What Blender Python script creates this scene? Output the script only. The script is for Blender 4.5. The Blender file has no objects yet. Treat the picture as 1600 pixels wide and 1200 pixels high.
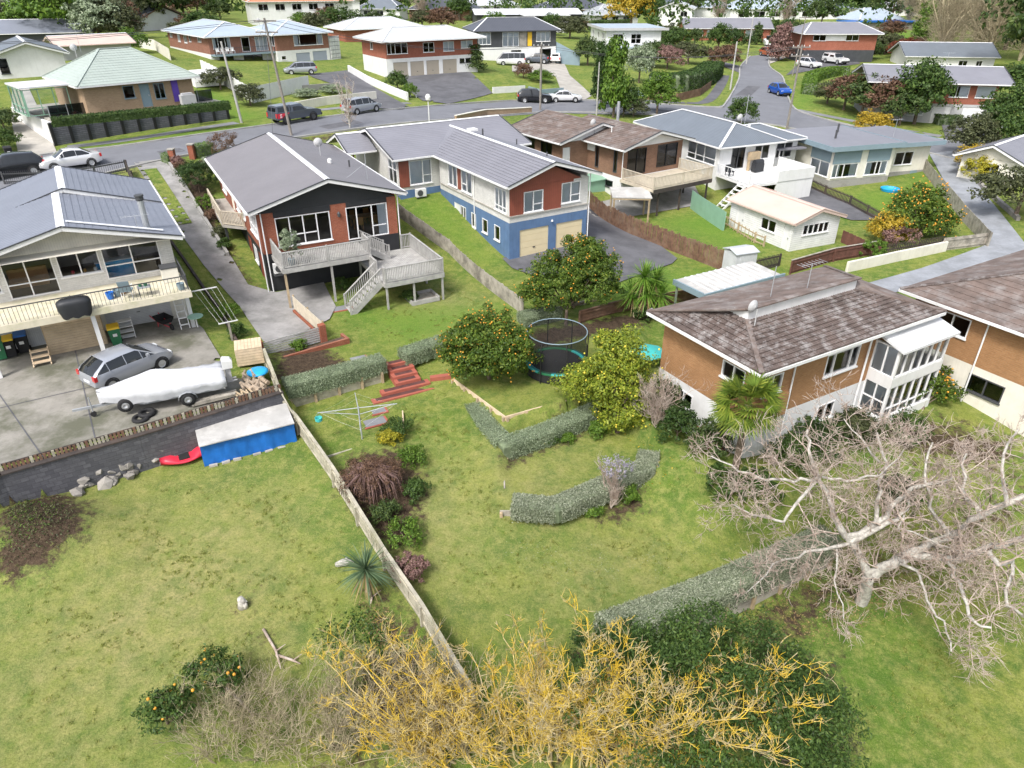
import bpy,bmesh,math,random
import numpy as np
from mathutils import Vector,Matrix
random.seed(7);np.random.seed(7)
S = bpy.context.scene
C = S.collection
R = math.radians
# ------------------------------------------------------------------ camera, sky, sun, exposure
CAM_H = 20.0;FPX = 1110.0;PITCH = R(30)
cam = bpy.data.cameras.new('camera');camo = bpy.data.objects.new('camera',cam);C.objects.link(camo)
camo.location = (0,0,CAM_H);camo.rotation_euler = (R(90) - PITCH,0,0)
cam.sensor_width = 36;cam.lens = FPX / 1600 * 36;cam.clip_start = 0.5;cam.clip_end = 6000
S.camera = camo
SUN_EL = R(52);SUN_AZ = R(-150)      # azimuth from +Y, clockwise
wd = bpy.data.worlds.new('World');S.world = wd;wd.use_nodes = True
nt = wd.node_tree;bg = nt.nodes['Background']
sky = nt.nodes.new('ShaderNodeTexSky');sky.sky_type = 'NISHITA';sky.sun_disc = False
sky.sun_elevation = SUN_EL;sky.sun_rotation = SUN_AZ;sky.dust_density = 4.0;sky.air_density = 1.0;sky.ozone_density = 1.0
hs = nt.nodes.new('ShaderNodeHueSaturation');hs.inputs['Saturation'].default_value = 0.55
nt.links.new(sky.outputs[0],hs.inputs['Color']);nt.links.new(hs.outputs[0],bg.inputs['Color'])
bg.inputs['Strength'].default_value = 0.12
sl = bpy.data.lights.new('sun','SUN');sl.energy = 1.5;sl.angle = R(11);sl.color = (1.0,0.985,0.96)
so = bpy.data.objects.new('sun',sl);C.objects.link(so)
sd = Vector((math.sin(SUN_AZ) * math.cos(SUN_EL),math.cos(SUN_AZ) * math.cos(SUN_EL),math.sin(SUN_EL)))
so.rotation_euler = sd.to_track_quat('Z','Y').to_euler();so.location = (0,-20,60)
S.view_settings.view_transform = 'Standard';S.view_settings.look = 'None'
S.view_settings.gamma = 1;S.view_settings.exposure = 1.14;S.view_settings.use_curve_mapping = False
S.render.engine = 'CYCLES'

# ------------------------------------------------------------------ survey helpers
_c,_s = math.cos(PITCH),math.sin(PITCH)
def W(px,py,z):
    a = (px - 800) / FPX;b = (py - 600) / FPX
    t = (z - CAM_H) / (-_s - _c * b)
    return Vector((a * t,(_c - _s * b) * t,z))

# ------------------------------------------------------------------ materials
MATS = {}
def _new(name):
    m = bpy.data.materials.new(name);m.use_nodes = True
    n = m.node_tree;b = n.nodes['Principled BSDF'];MATS[name] = m
    return m,n,b
def _mix(n,fac,a,b,mode='MIX'):
    x = n.nodes.new('ShaderNodeMix');x.data_type = 'RGBA';x.blend_type = mode
    for k,v in ((0,fac),(6,a),(7,b)):
        if hasattr(v,'is_linked') or hasattr(v,'links'):n.links.new(v,x.inputs[k])
        else:x.inputs[k].default_value = v if k == 0 else (*v,1)
    return x.outputs[2]
def _noise(n,vec,scale,detail=4,rough=0.6,lo=0.35,hi=0.65):
    t = n.nodes.new('ShaderNodeTexNoise');t.inputs['Scale'].default_value = scale
    t.inputs['Detail'].default_value = detail;t.inputs['Roughness'].default_value = rough
    n.links.new(vec,t.inputs['Vector'])
    r = n.nodes.new('ShaderNodeMapRange');r.inputs[1].default_value = lo;r.inputs[2].default_value = hi
    n.links.new(t.outputs['Fac'],r.inputs[0]);return r.outputs[0]
def _coord(n,world=False):
    if world:
        return n.nodes.new('ShaderNodeNewGeometry').outputs['Position']
    return n.nodes.new('ShaderNodeTexCoord').outputs['Object']
def _bump(n,b,h,dist=0.01,st=0.5):
    u = n.nodes.new('ShaderNodeBump');u.inputs['Distance'].default_value = dist;u.inputs['Strength'].default_value = st
    n.links.new(h,u.inputs['Height']);n.links.new(u.outputs[0],b.inputs['Normal'])
def _math(n,op,a,b=None):
    x = n.nodes.new('ShaderNodeMath');x.operation = op
    for k,v in ((0,a),(1,b)):
        if v is None:continue
        if hasattr(v,'links'):n.links.new(v,x.inputs[k])
        else:x.inputs[k].default_value = v
    return x.outputs[0]
def sc(c,k):return tuple(min(1,v * k) for v in c)
def plain(name,col,rough=0.6,var=0.25,scale=1.5,metal=0.0,dirt=None,dirtamt=0.5,dscale=0.7,bump=0.0,bscale=40,world=True,fine=25,streak=0):
    m,n,b = _new(name);v = _coord(n,world)
    c = _mix(n,_noise(n,v,scale,5),sc(col,1 - var),sc(col,1 + var))
    c = _mix(n,_math(n,'MULTIPLY',_noise(n,v,fine,3),min(1,var * 1.2)),c,sc(col,0.75))
    if dirt:c = _mix(n,_math(n,'MULTIPLY',_noise(n,v,dscale,6,0.7,0.48,0.68),dirtamt),c,dirt)
    if streak:
        st = n.nodes.new('ShaderNodeVectorMath');st.operation = 'MULTIPLY';st.inputs[1].default_value = (3.2,3.2,.3);n.links.new(v,st.inputs[0])
        c = _mix(n,_math(n,'MULTIPLY',_noise(n,st.outputs[0],1.5,5,.7,.5,.72),streak),c,sc(col,.62))
    n.links.new(c,b.inputs['Base Color']);b.inputs['Roughness'].default_value = rough;b.inputs['Metallic'].default_value = metal
    if bump:_bump(n,b,_noise(n,v,bscale,4,.6,0,1),bump,0.6)
    return m
def _uz(n):
    v = _coord(n);sp = n.nodes.new('ShaderNodeSeparateXYZ');n.links.new(v,sp.inputs[0])
    u = _math(n,'ADD',sp.outputs[0],sp.outputs[1]);cb = n.nodes.new('ShaderNodeCombineXYZ')
    n.links.new(u,cb.inputs[0]);n.links.new(sp.outputs[2],cb.inputs[1]);return cb.outputs[0],u,sp.outputs[2],v
def brick(name,c1,c2,mortar,bw=0.23,bh=0.086,rough=0.85):
    m,n,b = _new(name);vec,u,z,v = _uz(n)
    t = n.nodes.new('ShaderNodeTexBrick');n.links.new(vec,t.inputs['Vector'])
    t.inputs['Color1'].default_value = (*c1,1);t.inputs['Color2'].default_value = (*c2,1);t.inputs['Mortar'].default_value = (*mortar,1)
    t.inputs['Scale'].default_value = 1;t.inputs['Brick Width'].default_value = bw;t.inputs['Row Height'].default_value = bh
    t.inputs['Mortar Size'].default_value = 0.009;t.inputs['Mortar Smooth'].default_value = 0.2
    c = _mix(n,_math(n,'MULTIPLY',_noise(n,v,0.9,5),0.45),t.outputs['Color'],sc(c1,0.6))
    st = n.nodes.new('ShaderNodeVectorMath');st.operation = 'MULTIPLY';st.inputs[1].default_value = (2.2,2.2,11);n.links.new(v,st.inputs[0])
    c = _mix(n,_math(n,'MULTIPLY',_noise(n,st.outputs[0],1.6,4,.7,.42,.66),0.5),c,sc(c2,0.55))
    n.links.new(c,b.inputs['Base Color']);b.inputs['Roughness'].default_value = rough
    _bump(n,b,t.outputs['Fac'],-0.006,0.6);return m
def boards(name,col,pitch=0.15,vertical=False,dark=0.6,rough=0.5,var=0.1,width=0.12,dirt=None):
    m,n,b = _new(name);vec,u,z,v = _uz(n)
    f = _math(n,'FRACT',_math(n,'DIVIDE',u if vertical else z,pitch))
    g = _math(n,'LESS_THAN',f,width)
    c = _mix(n,_noise(n,v,1.2,5),sc(col,1 - var),sc(col,1 + var))
    if dirt:c = _mix(n,_math(n,'MULTIPLY',_noise(n,v,0.8,6,.7,.5,.7),.6),c,dirt)
    c = _mix(n,_math(n,'MULTIPLY',g,dark),c,sc(col,0.3))
    n.links.new(c,b.inputs['Base Color']);b.inputs['Roughness'].default_value = rough
    _bump(n,b,f if not vertical else g,0.012 if not vertical else -0.012,0.7);return m
def roofmetal(name,col,pitch=0.19,axis=0,rough=0.45,var=0.06):
    m,n,b = _new(name);v = _coord(n);sp = n.nodes.new('ShaderNodeSeparateXYZ');n.links.new(v,sp.inputs[0])
    w = _math(n,'SINE',_math(n,'MULTIPLY',sp.outputs[axis],2 * math.pi / pitch))
    c = _mix(n,_noise(n,v,0.5,6,.65),sc(col,1 - var),sc(col,1 + var))
    c = _mix(n,_math(n,'MULTIPLY',_noise(n,v,3.0,5,.7,.5,.75),.35),c,sc(col,.78))
    n.links.new(c,b.inputs['Base Color']);b.inputs['Roughness'].default_value = rough;b.inputs['Specular IOR Level'].default_value = .35
    _bump(n,b,w,0.012,0.5);return m
def leafmat(name,cols,rough=0.55,trans=0.25,big=0.6):
    m,n,b = _new(name);g = n.nodes.new('ShaderNodeNewGeometry')
    rp = n.nodes.new('ShaderNodeValToRGB');e = rp.color_ramp.elements
    while len(e) < len(cols):e.new(0.5)
    for i,c in enumerate(cols):e[i].position = i / max(1,len(cols) - 1);e[i].color = (*c,1)
    n.links.new(g.outputs['Random Per Island'],rp.inputs[0])
    c = _mix(n,_math(n,'MULTIPLY',_noise(n,g.outputs['Position'],big * 2,3),.45),rp.outputs[0],sc(cols[0],.7))
    n.links.new(c,b.inputs['Base Color']);b.inputs['Roughness'].default_value = rough
    b.inputs['Specular IOR Level'].default_value = .3
    t = n.nodes.new('ShaderNodeBsdfTranslucent');n.links.new(c,t.inputs['Color'])
    x = n.nodes.new('ShaderNodeMixShader');x.inputs[0].default_value = trans
    n.links.new(b.outputs[0],x.inputs[1]);n.links.new(t.outputs[0],x.inputs[2])
    n.links.new(x.outputs[0],n.nodes['Material Output'].inputs['Surface']);return m
def glassmat(name,tint=(.82,.86,.88),gl=0.9):
    m,n,b = _new(name);n.nodes.remove(b)
    tr = n.nodes.new('ShaderNodeBsdfTransparent');tr.inputs[0].default_value = (*tint,1)
    g = n.nodes.new('ShaderNodeBsdfGlossy');g.inputs['Roughness'].default_value = 0.03;g.inputs[0].default_value = (gl,gl,gl,1)
    f = n.nodes.new('ShaderNodeFresnel');f.inputs[0].default_value = 1.6
    x = n.nodes.new('ShaderNodeMixShader');n.links.new(f.outputs[0],x.inputs[0]);n.links.new(tr.outputs[0],x.inputs[1]);n.links.new(g.outputs[0],x.inputs[2])
    n.links.new(x.outputs[0],n.nodes['Material Output'].inputs['Surface']);return m
def bark(name,c1,c2,scale=6,rough=.85):
    m,n,b = _new(name);v = _coord(n,True)
    c = _mix(n,_noise(n,v,scale,4,.7,.42,.58),c1,c2);n.links.new(c,b.inputs['Base Color']);b.inputs['Roughness'].default_value = rough
    _bump(n,b,_noise(n,v,30,3,.6,0,1),.01,.5);return m

def ground_mat():
    m,n,b = _new('ground_lawn');v = _coord(n,True)
    c = _mix(n,_noise(n,v,.2,6,.65,.40,.60),(.088,.165,.020),(.205,.235,.046))
    c = _mix(n,_math(n,'MULTIPLY',_noise(n,v,.75,6,.72,.44,.64),.9),c,(.058,.125,.020))
    c = _mix(n,_math(n,'MULTIPLY',_noise(n,v,2.1,6,.78,.45,.66),.72),c,(.32,.31,.10))
    a = n.nodes.new('ShaderNodeAttribute');a.attribute_name = 'mask'
    sp = n.nodes.new('ShaderNodeSeparateColor');n.links.new(a.outputs['Color'],sp.inputs[0])
    nz = _noise(n,v,1.7,6,.7,.25,.75)
    dry = _math(n,'MULTIPLY',_math(n,'MULTIPLY',sp.outputs[1],nz),.95)
    c = _mix(n,dry,c,(.40,.335,.16))
    c = _mix(n,_math(n,'MULTIPLY',sp.outputs[2],.75),c,(.105,.225,.018))
    c = _mix(n,_math(n,'MULTIPLY',_noise(n,v,11,5,.75,.42,.68),.6),c,(.05,.085,.014))
    c = _mix(n,_math(n,'MULTIPLY',_noise(n,v,28,3,.75,.5,.72),.5),c,(.33,.34,.12))
    soil = _mix(n,_noise(n,v,5,6,.75),(.028,.019,.012),(.095,.066,.043))
    soil = _mix(n,_math(n,'MULTIPLY',_noise(n,v,22,3,.7,.55,.75),.6),soil,(.22,.17,.12))
    k = _math(n,'ADD',sp.outputs[0],_math(n,'MULTIPLY',_math(n,'SUBTRACT',_noise(n,v,2.4,6,.75,.2,.8),.5),.75))
    r = n.nodes.new('ShaderNodeMapRange');r.inputs[1].default_value = .42;r.inputs[2].default_value = .62;n.links.new(k,r.inputs[0])
    sm = _math(n,'MULTIPLY',r.outputs[0],_math(n,'GREATER_THAN',sp.outputs[0],.02))
    c = _mix(n,sm,c,soil)
    n.links.new(c,b.inputs['Base Color']);b.inputs['Roughness'].default_value = .95;b.inputs['Specular IOR Level'].default_value = .15
    _bump(n,b,_noise(n,v,18,5,.75,0,1),.06,.9);return m
ground_mat()
def concrete(name,col,stain,joint=None,amt=.7,s=.35):
    m,n,b = _new(name);v = _coord(n,True)
    c = _mix(n,_noise(n,v,.8,6,.7),sc(col,.82),sc(col,1.12))
    c = _mix(n,_math(n,'MULTIPLY',_noise(n,v,s,7,.72,.44,.62),amt),c,stain)
    c = _mix(n,_math(n,'MULTIPLY',_noise(n,v,9,5,.75,.5,.75),.35),c,sc(col,.55))
    n.links.new(c,b.inputs['Base Color']);b.inputs['Roughness'].default_value = .88
    _bump(n,b,_noise(n,v,40,3,.6,0,1),.006,.5);return m
concrete('drive_concrete',(.30,.29,.28),(.13,.13,.12),amt=.75)
concrete('yard_concrete',(.26,.245,.215),(.085,.088,.055),amt=.9,s=.3)
concrete('pale_concrete',(.40,.375,.335),(.25,.24,.21),amt=.6)
concrete('asphalt',(.165,.17,.188),(.125,.128,.14),amt=.5,s=.2)
concrete('dark_asphalt',(.115,.115,.125),(.06,.06,.066),amt=.7,s=.3)
concrete('gravel',(.27,.285,.31),(.17,.18,.19),amt=.6,s=.5)
concrete('footpath',(.21,.215,.225),(.14,.14,.14),amt=.5)
concrete('kerb',(.34,.335,.32),(.2,.2,.19))
concrete('stone',(.30,.28,.25),(.14,.13,.12),amt=.7,s=1.2)
concrete('old_block',(.33,.32,.30),(.17,.165,.15),amt=.7,s=.8)
E=plain
E('white',(.70,.70,.695),.45,.03,dirt=(.5,.5,.46),dirtamt=.3,streak=.22)
E('white_frame',(.74,.74,.74),.4,.02)
E('cream',(.71,.68,.60),.6,.04,dirt=(.5,.46,.36),dirtamt=.4,streak=.3)
E('black_frame',(.012,.012,.014),.4,.1)
E('black_wall',(.016,.017,.02),.6,.2)
E('charcoal',(.05,.053,.06),.5,.15)
E('blue_wall',(.092,.165,.30),.75,.1,dirt=(.12,.17,.25),dirtamt=.4,streak=.4)
E('grey_wall',(.42,.42,.42),.7,.06)
E('slate_panel',(.20,.27,.31),.6,.05)
E('door_cream',(.66,.56,.36),.5,.03)
E('door_beige',(.36,.32,.26),.5,.03)
E('door_grey',(.30,.33,.40),.5,.03)
E('deck_grey',(.37,.36,.345),.8,.18,3,dirt=(.25,.25,.22),dirtamt=.5,fine=30)
E('deck_tan',(.52,.46,.36),.75,.12,3,dirt=(.34,.29,.22),dirtamt=.4)
E('deck_cream',(.62,.57,.44),.7,.08,dirt=(.36,.36,.18),dirtamt=.55,dscale=1.4)
E('timber',(.42,.32,.20),.8,.2,3,dirt=(.25,.22,.17),dirtamt=.5)
E('timber_light',(.60,.47,.32),.75,.15,3)
E('timber_grey',(.36,.33,.28),.85,.25,2.5,dirt=(.12,.11,.09),dirtamt=.85,dscale=1.1)
E('timber_moss',(.40,.37,.29),.9,.25,2.5,dirt=(.17,.17,.09),dirtamt=.7,dscale=.9)
E('paling_brown',(.16,.088,.055),.85,.35,3,dirt=(.30,.22,.15),dirtamt=.5,dscale=.8)
E('paling_dark',(.05,.04,.036),.85,.25,3,dirt=(.12,.08,.06),dirtamt=.5)
E('paling_red',(.13,.055,.04),.85,.25,3)
E('step_red',(.36,.10,.065),.7,.15,2,dirt=(.16,.06,.045),dirtamt=.55,dscale=2)
E('step_dark',(.09,.035,.03),.8,.3,4)
E('rust_clad',(.235,.066,.042),.6,.06)
E('steel',(.55,.56,.58),.35,.08,metal=.6)
E('galv',(.42,.44,.46),.45,.1,metal=.4)
E('dark_metal',(.06,.062,.066),.5,.1)
E('rubber',(.014,.014,.015),.8,.2)
E('rim',(.50,.51,.52),.3,.05,metal=.6)
E('tarp_blue',(.012,.14,.50),.45,.12,2)
E('tarp_light_blue',(.02,.34,.70),.4,.1)
E('red_plastic',(.62,.03,.06),.4,.12,3)
E('bbq_black',(.022,.024,.028),.55,.15)
E('cover_white',(.50,.51,.53),.8,.07,2.5,dirt=(.38,.39,.41),dirtamt=.4)
E('curtain',(.74,.76,.80),.9,.05)
E('curtain_warm',(.60,.58,.53),.9,.05)
E('interior',(.30,.26,.22),.9,.1)
E('interior_floor',(.16,.12,.09),.8,.1)
E('wood_furniture',(.42,.20,.06),.5,.15)
E('pool_blue',(.05,.40,.75),.15,.1)
E('teal',(.05,.42,.40),.6,.1)
E('green_plastic',(.02,.14,.06),.5,.1)
E('yellow_lid',(.75,.48,.03),.45,.05)
E('blue_lid',(.03,.13,.42),.45,.05)
E('green_clad',(.22,.38,.28),.5,.06)
E('pole_wood',(.21,.19,.17),.85,.2,3)
E('pole_concrete',(.38,.37,.35),.8,.1)
E('log',(.33,.26,.19),.85,.3,6)
E('purple',(.10,.05,.35),.7,.1)
E('orange_fruit',(.60,.28,.025),.45,.15)
E('lemon_fruit',(.62,.50,.05),.45,.12)
E('fallen_leaf',(.55,.40,.10),.8,.3)
E('flat_roof_white',(.62,.63,.64),.5,.06,.4,dirt=(.42,.43,.44),dirtamt=.5)
E('roof_trim',(.70,.71,.73),.5,.04)
E('lichen_sheet',(.40,.39,.37),.7,.12,1,dirt=(.62,.61,.58),dirtamt=.7)
E('rose_sheet',(.55,.42,.36),.6,.06,.6)
E('plywood',(.46,.36,.24),.75,.12,2)
E('mulch',(.09,.06,.04),.95,.4,6,bump=.02)
brick('brick_orange',(.33,.095,.045),(.28,.075,.038),(.30,.17,.12))
brick('brick_tan',(.41,.215,.092),(.35,.175,.072),(.36,.24,.14))
brick('brick_brown',(.20,.105,.065),(.28,.15,.09),(.24,.18,.14))
brick('brick_red',(.34,.10,.055),(.30,.08,.045),(.33,.2,.15))
brick('brick_mix',(.30,.13,.085),(.26,.105,.07),(.3,.2,.16))
brick('brick_beige',(.42,.29,.18),(.36,.24,.145),(.38,.31,.23))
brick('block_white',(.70,.69,.66),(.66,.65,.62),(.56,.55,.52),.30,.1)
brick('block_cream',(.66,.62,.54),(.62,.58,.50),(.5,.47,.4),.40,.2)
brick('block_wall',(.13,.13,.145),(.075,.075,.088),(.045,.045,.052),.40,.2)
brick('stack_stone',(.16,.165,.19),(.10,.105,.125),(.05,.05,.06),.35,.07)
boards('wb_white',(.74,.74,.73),.16)
boards('wb_cream',(.69,.655,.55),.12,True,.25)
boards('vert_black',(.022,.024,.028),.14,True,.5)
boards('vert_rust',(.235,.066,.042),.16,True,.4)
boards('roller',(.56,.57,.58),.09,False,.35,width=.2)
boards('slat_sheet',(.55,.56,.58),.12,True,.4)
boards('corr_clad',(.60,.62,.64),.09,True,.3)
roofmetal('roof_grey_lilac',(.185,.175,.185),.16,1)
roofmetal('roof_blue_grey',(.185,.20,.24),.3,1)
roofmetal('roof_mid_grey',(.20,.20,.225),.3,1)
roofmetal('roof_slate',(.14,.16,.185),.2,0)
roofmetal('roof_green',(.34,.39,.355),.3,0)
roofmetal('roof_pale',(.46,.48,.50),.2,0)
roofmetal('roof_pale_blue',(.34,.40,.46),.2,0)
roofmetal('roof_charcoal',(.075,.08,.095),.3,0)
roofmetal('roof_terracotta',(.46,.19,.10),.3,0)
E('tile_brown',(.10,.074,.064),.85,.35,1.3,dirt=(.40,.385,.375),dirtamt=.62,dscale=2.2,fine=14)
E('tile_aged',(.145,.108,.092),.85,.3,1.3,dirt=(.30,.285,.275),dirtamt=.6,dscale=1.0,fine=14)
glassmat('glass');glassmat('net_glass',(.35,.36,.37),.5);glassmat('fence_glass',(.30,.33,.35),.8)
def netmat(name,col,alpha):
    m,n,b = _new(name);b.inputs['Base Color'].default_value = (*col,1);b.inputs['Alpha'].default_value = alpha;b.inputs['Roughness'].default_value = .8
netmat('net_black',(.012,.012,.014),.55);netmat('wire_mesh',(.4,.4,.4),.3);netmat('wire_dark',(.05,.05,.05),.28)
leafmat('leaf_citrus',[(.035,.075,.010),(.09,.155,.018),(.19,.24,.03)])
leafmat('leaf_lemon',[(.10,.155,.014),(.23,.29,.028),(.42,.44,.05)])
leafmat('leaf_dark',[(.03,.058,.016),(.07,.115,.03),(.14,.185,.05)])
leafmat('leaf_mid',[(.03,.065,.013),(.062,.115,.022),(.12,.185,.038)])
leafmat('leaf_bright',[(.05,.11,.012),(.11,.20,.022),(.19,.29,.04)])
leafmat('leaf_olive',[(.05,.06,.025),(.09,.105,.045),(.15,.16,.07)])
E_core = plain('hedge_core',(.14,.175,.10),.9,.45,3,fine=45)
leafmat('leaf_silver',[(.15,.20,.11),(.25,.31,.19),(.40,.45,.31)],trans=.15)
leafmat('leaf_silver_pale',[(.17,.20,.125),(.28,.315,.21),(.42,.44,.33)],trans=.15)
leafmat('leaf_hedge',[(.02,.05,.01),(.045,.09,.018),(.08,.13,.03)])
leafmat('leaf_yellow',[(.20,.22,.02),(.40,.36,.03),(.55,.45,.04)])
leafmat('leaf_gold',[(.25,.20,.02),(.5,.34,.03),(.6,.42,.05)])
leafmat('leaf_red',[(.12,.02,.015),(.25,.05,.03),(.2,.14,.04)])
leafmat('leaf_brown',[(.10,.055,.035),(.17,.095,.06),(.24,.15,.09)])
leafmat('leaf_palm',[(.08,.14,.018),(.17,.25,.03),(.34,.38,.06)])
leafmat('leaf_cabbage',[(.06,.11,.05),(.12,.19,.09),(.22,.30,.17)])
leafmat('leaf_yucca',[(.06,.15,.016),(.14,.27,.028),(.26,.38,.06)])
leafmat('leaf_dry',[(.20,.14,.06),(.33,.23,.10),(.40,.30,.15)])
leafmat('leaf_pink',[(.18,.10,.09),(.28,.16,.14),(.36,.24,.2)])
leafmat('leaf_lilac',[(.26,.24,.30),(.36,.33,.42),(.42,.40,.46)])
leafmat('leaf_grass',[(.17,.22,.035),(.28,.32,.06),(.46,.44,.16)],trans=.4)
bark('bark_grey',(.30,.28,.25),(.48,.46,.41))
bark('bark_brown',(.09,.065,.045),(.17,.13,.095))
bark('bark_lichen',(.44,.37,.22),(.66,.45,.03),2.0)
bark('bark_twig',(.34,.26,.21),(.50,.42,.36),3)
bark('bark_tan',(.30,.25,.16),(.44,.38,.25),3)
bark('bark_purple',(.16,.095,.085),(.24,.15,.13),3)
def paint(name,col,rough=.25,metal=.3):
    m,n,b = _new(name);b.inputs['Base Color'].default_value = (*col,1);b.inputs['Roughness'].default_value = rough;b.inputs['Metallic'].default_value = metal
    b.inputs['Coat Weight'].default_value = .6;b.inputs['Coat Roughness'].default_value = .08
for nm,c in (('car_silver',(.36,.38,.42)),('car_white',(.78,.78,.79)),('car_black',(.014,.015,.02)),('car_grey',(.09,.105,.13)),('car_blue',(.015,.09,.42)),('car_orange',(.5,.12,.04))):paint(nm,c)
paint('car_glass',(.012,.014,.016),.06,0);paint('lamp_red',(.5,.02,.02),.3,0);paint('lamp_clear',(.7,.72,.74),.2,0)
E = None

# ------------------------------------------------------------------ builders
class MB:
    def __init__(s):s.v = [];s.f = [];s.m = []
    def add(s,vs,fs,mi=0):
        o = len(s.v);s.v += [tuple(v) for v in vs];s.f += [tuple(o + i for i in f) for f in fs];s.m += [mi] * len(fs);return s
    def box(s,x0,x1,y0,y1,z0,z1,mi=0):
        return s.add([(x0,y0,z0),(x1,y0,z0),(x1,y1,z0),(x0,y1,z0),(x0,y0,z1),(x1,y0,z1),(x1,y1,z1),(x0,y1,z1)],
                     [(0,3,2,1),(4,5,6,7),(0,1,5,4),(1,2,6,5),(2,3,7,6),(3,0,4,7)],mi)
    def bar(s,a,b,w,h,mi=0,up=(0,0,1)):
        a = Vector(a);b = Vector(b);d = (b - a).normalized();u = Vector(up)
        if abs(d.dot(u)) > .98:u = Vector((1,0,0))
        x = d.cross(u).normalized() * (w / 2);y = x.cross(d).normalized() * (h / 2)
        vs = [a - x - y,a + x - y,a + x + y,a - x + y,b - x - y,b + x - y,b + x + y,b - x + y]
        return s.add(vs,[(0,1,2,3),(7,6,5,4),(1,0,4,5),(2,1,5,6),(3,2,6,7),(0,3,7,4)],mi)
    def prism(s,poly,z0,z1,mi=0):
        n = len(poly);vs = [(p[0],p[1],z0) for p in poly] + [(p[0],p[1],z1) for p in poly]
        return s.add(vs,[tuple(range(n - 1,-1,-1)),tuple(range(n,2 * n))] + [(i,(i + 1) % n,n + (i + 1) % n,n + i) for i in range(n)],mi)
    def slab(s,pts,th,mi=0):
        n = len(pts);p = [Vector(q) for q in pts];vs = p + [q - Vector((0,0,th)) for q in p]
        return s.add(vs,[tuple(range(n)),tuple(range(2 * n - 1,n - 1,-1))] + [(i,n + i,n + (i + 1) % n,(i + 1) % n) for i in range(n)],mi)
    def tube(s,pts,r,n=6,mi=0,cap=True):
        pts = [Vector(p) for p in pts];k = len(pts);rs = r if isinstance(r,(list,tuple)) else [r] * k
        vs = []
        for i,p in enumerate(pts):
            d = (pts[min(i + 1,k - 1)] - pts[max(i - 1,0)]).normalized()
            a = d.cross(Vector((0,0,1)) if abs(d.z) < .9 else Vector((1,0,0))).normalized();b = d.cross(a)
            for j in range(n):
                t = 2 * math.pi * j / n;vs.append(p + (a * math.cos(t) + b * math.sin(t)) * rs[i])
        fs = [(i * n + j,i * n + (j + 1) % n,(i + 1) * n + (j + 1) % n,(i + 1) * n + j) for i in range(k - 1) for j in range(n)]
        if cap:fs += [tuple(range(n - 1,-1,-1)),tuple(range((k - 1) * n,k * n))]
        return s.add(vs,fs,mi)
    def lathe(s,prof,c=(0,0,0),n=16,mi=0,axis='z',cap=True):
        vs = []
        for (r,z) in prof:
            for j in range(n):
                t = 2 * math.pi * j / n;p = (r * math.cos(t),r * math.sin(t),z)
                if axis == 'y':p = (p[0],p[2],p[1])
                if axis == 'x':p = (p[2],p[0],p[1])
                vs.append((c[0] + p[0],c[1] + p[1],c[2] + p[2]))
        k = len(prof)
        return s.add(vs,[(i * n + j,i * n + (j + 1) % n,(i + 1) * n + (j + 1) % n,(i + 1) * n + j) for i in range(k - 1) for j in range(n)] + ([tuple(range(n - 1,-1,-1)),tuple(range((k - 1) * n,k * n))] if cap else []),mi)
    def build(s,name,mats,parent=None,smooth=False,loc=None,rz=None):
        me = bpy.data.meshes.new(name);me.from_pydata(s.v,[],s.f)
        if isinstance(mats,str):mats = [mats]
        for m in mats:me.materials.append(MATS[m])
        if len(mats) > 1:me.polygons.foreach_set('material_index',s.m)
        if smooth:me.polygons.foreach_set('use_smooth',[True] * len(me.polygons))
        o = bpy.data.objects.new(name,me);C.objects.link(o)
        if parent is not None:o.parent = parent
        if loc is not None:o.location = loc
        if rz is not None:o.rotation_euler = (0,0,rz)
        return o
def npmesh(name,verts,faces,mats,parent=None,smooth=False,mi=None):
    verts = np.asarray(verts,np.float32);faces = np.asarray(faces,np.int32);k = faces.shape[1]
    me = bpy.data.meshes.new(name);me.vertices.add(len(verts));me.vertices.foreach_set('co',verts.ravel())
    me.loops.add(faces.size);me.loops.foreach_set('vertex_index',faces.ravel())
    me.polygons.add(len(faces));me.polygons.foreach_set('loop_start',np.arange(0,faces.size,k,dtype=np.int32))
    try:me.polygons.foreach_set('loop_total',np.full(len(faces),k,np.int32))
    except Exception:pass
    if isinstance(mats,str):mats = [mats]
    for m in mats:me.materials.append(MATS[m])
    if mi is not None:me.polygons.foreach_set('material_index',np.asarray(mi,np.int32))
    if smooth:me.polygons.foreach_set('use_smooth',np.ones(len(faces),bool))
    me.update(calc_edges=True);me.validate()
    o = bpy.data.objects.new(name,me);C.objects.link(o)
    if parent is not None:o.parent = parent
    return o
def tag(o,label,cat,group=None,kind=None):
    o['label'] = label;o['category'] = cat
    if group:o['group'] = group
    if kind:o['kind'] = kind
    return o
def thing(name,label,cat,loc=(0,0,0),rz=0,group=None):
    o = bpy.data.objects.new(name,None);o.empty_display_size = .2;C.objects.link(o);o.location = loc;o.rotation_euler = (0,0,rz)
    return tag(o,label,cat,group)
def share(o,name,parent,loc=(0,0,0),rot=(0,0,0),scale=(1,1,1)):
    c = bpy.data.objects.new(name,o.data if hasattr(o,'data') else o);C.objects.link(c);c.parent = parent;c.location = loc;c.rotation_euler = rot;c.scale = scale;return c
def structure(o):o['kind'] = 'structure';return o
_boxmesh = {}
def boxmesh(mat,taper=0):
    k = (mat,taper)
    if k not in _boxmesh:
        b = MB();b.box(-.5,.5,-.5,.5,0,1)
        if taper:b.v = [(v[0] * (1 if v[2] < .5 else .55),v[1],v[2] - (0)) for v in b.v]
        me = bpy.data.meshes.new('box_piece');me.from_pydata(b.v,[],b.f);me.materials.append(MATS[mat]);_boxmesh[k] = me
    return _boxmesh[k]
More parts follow.
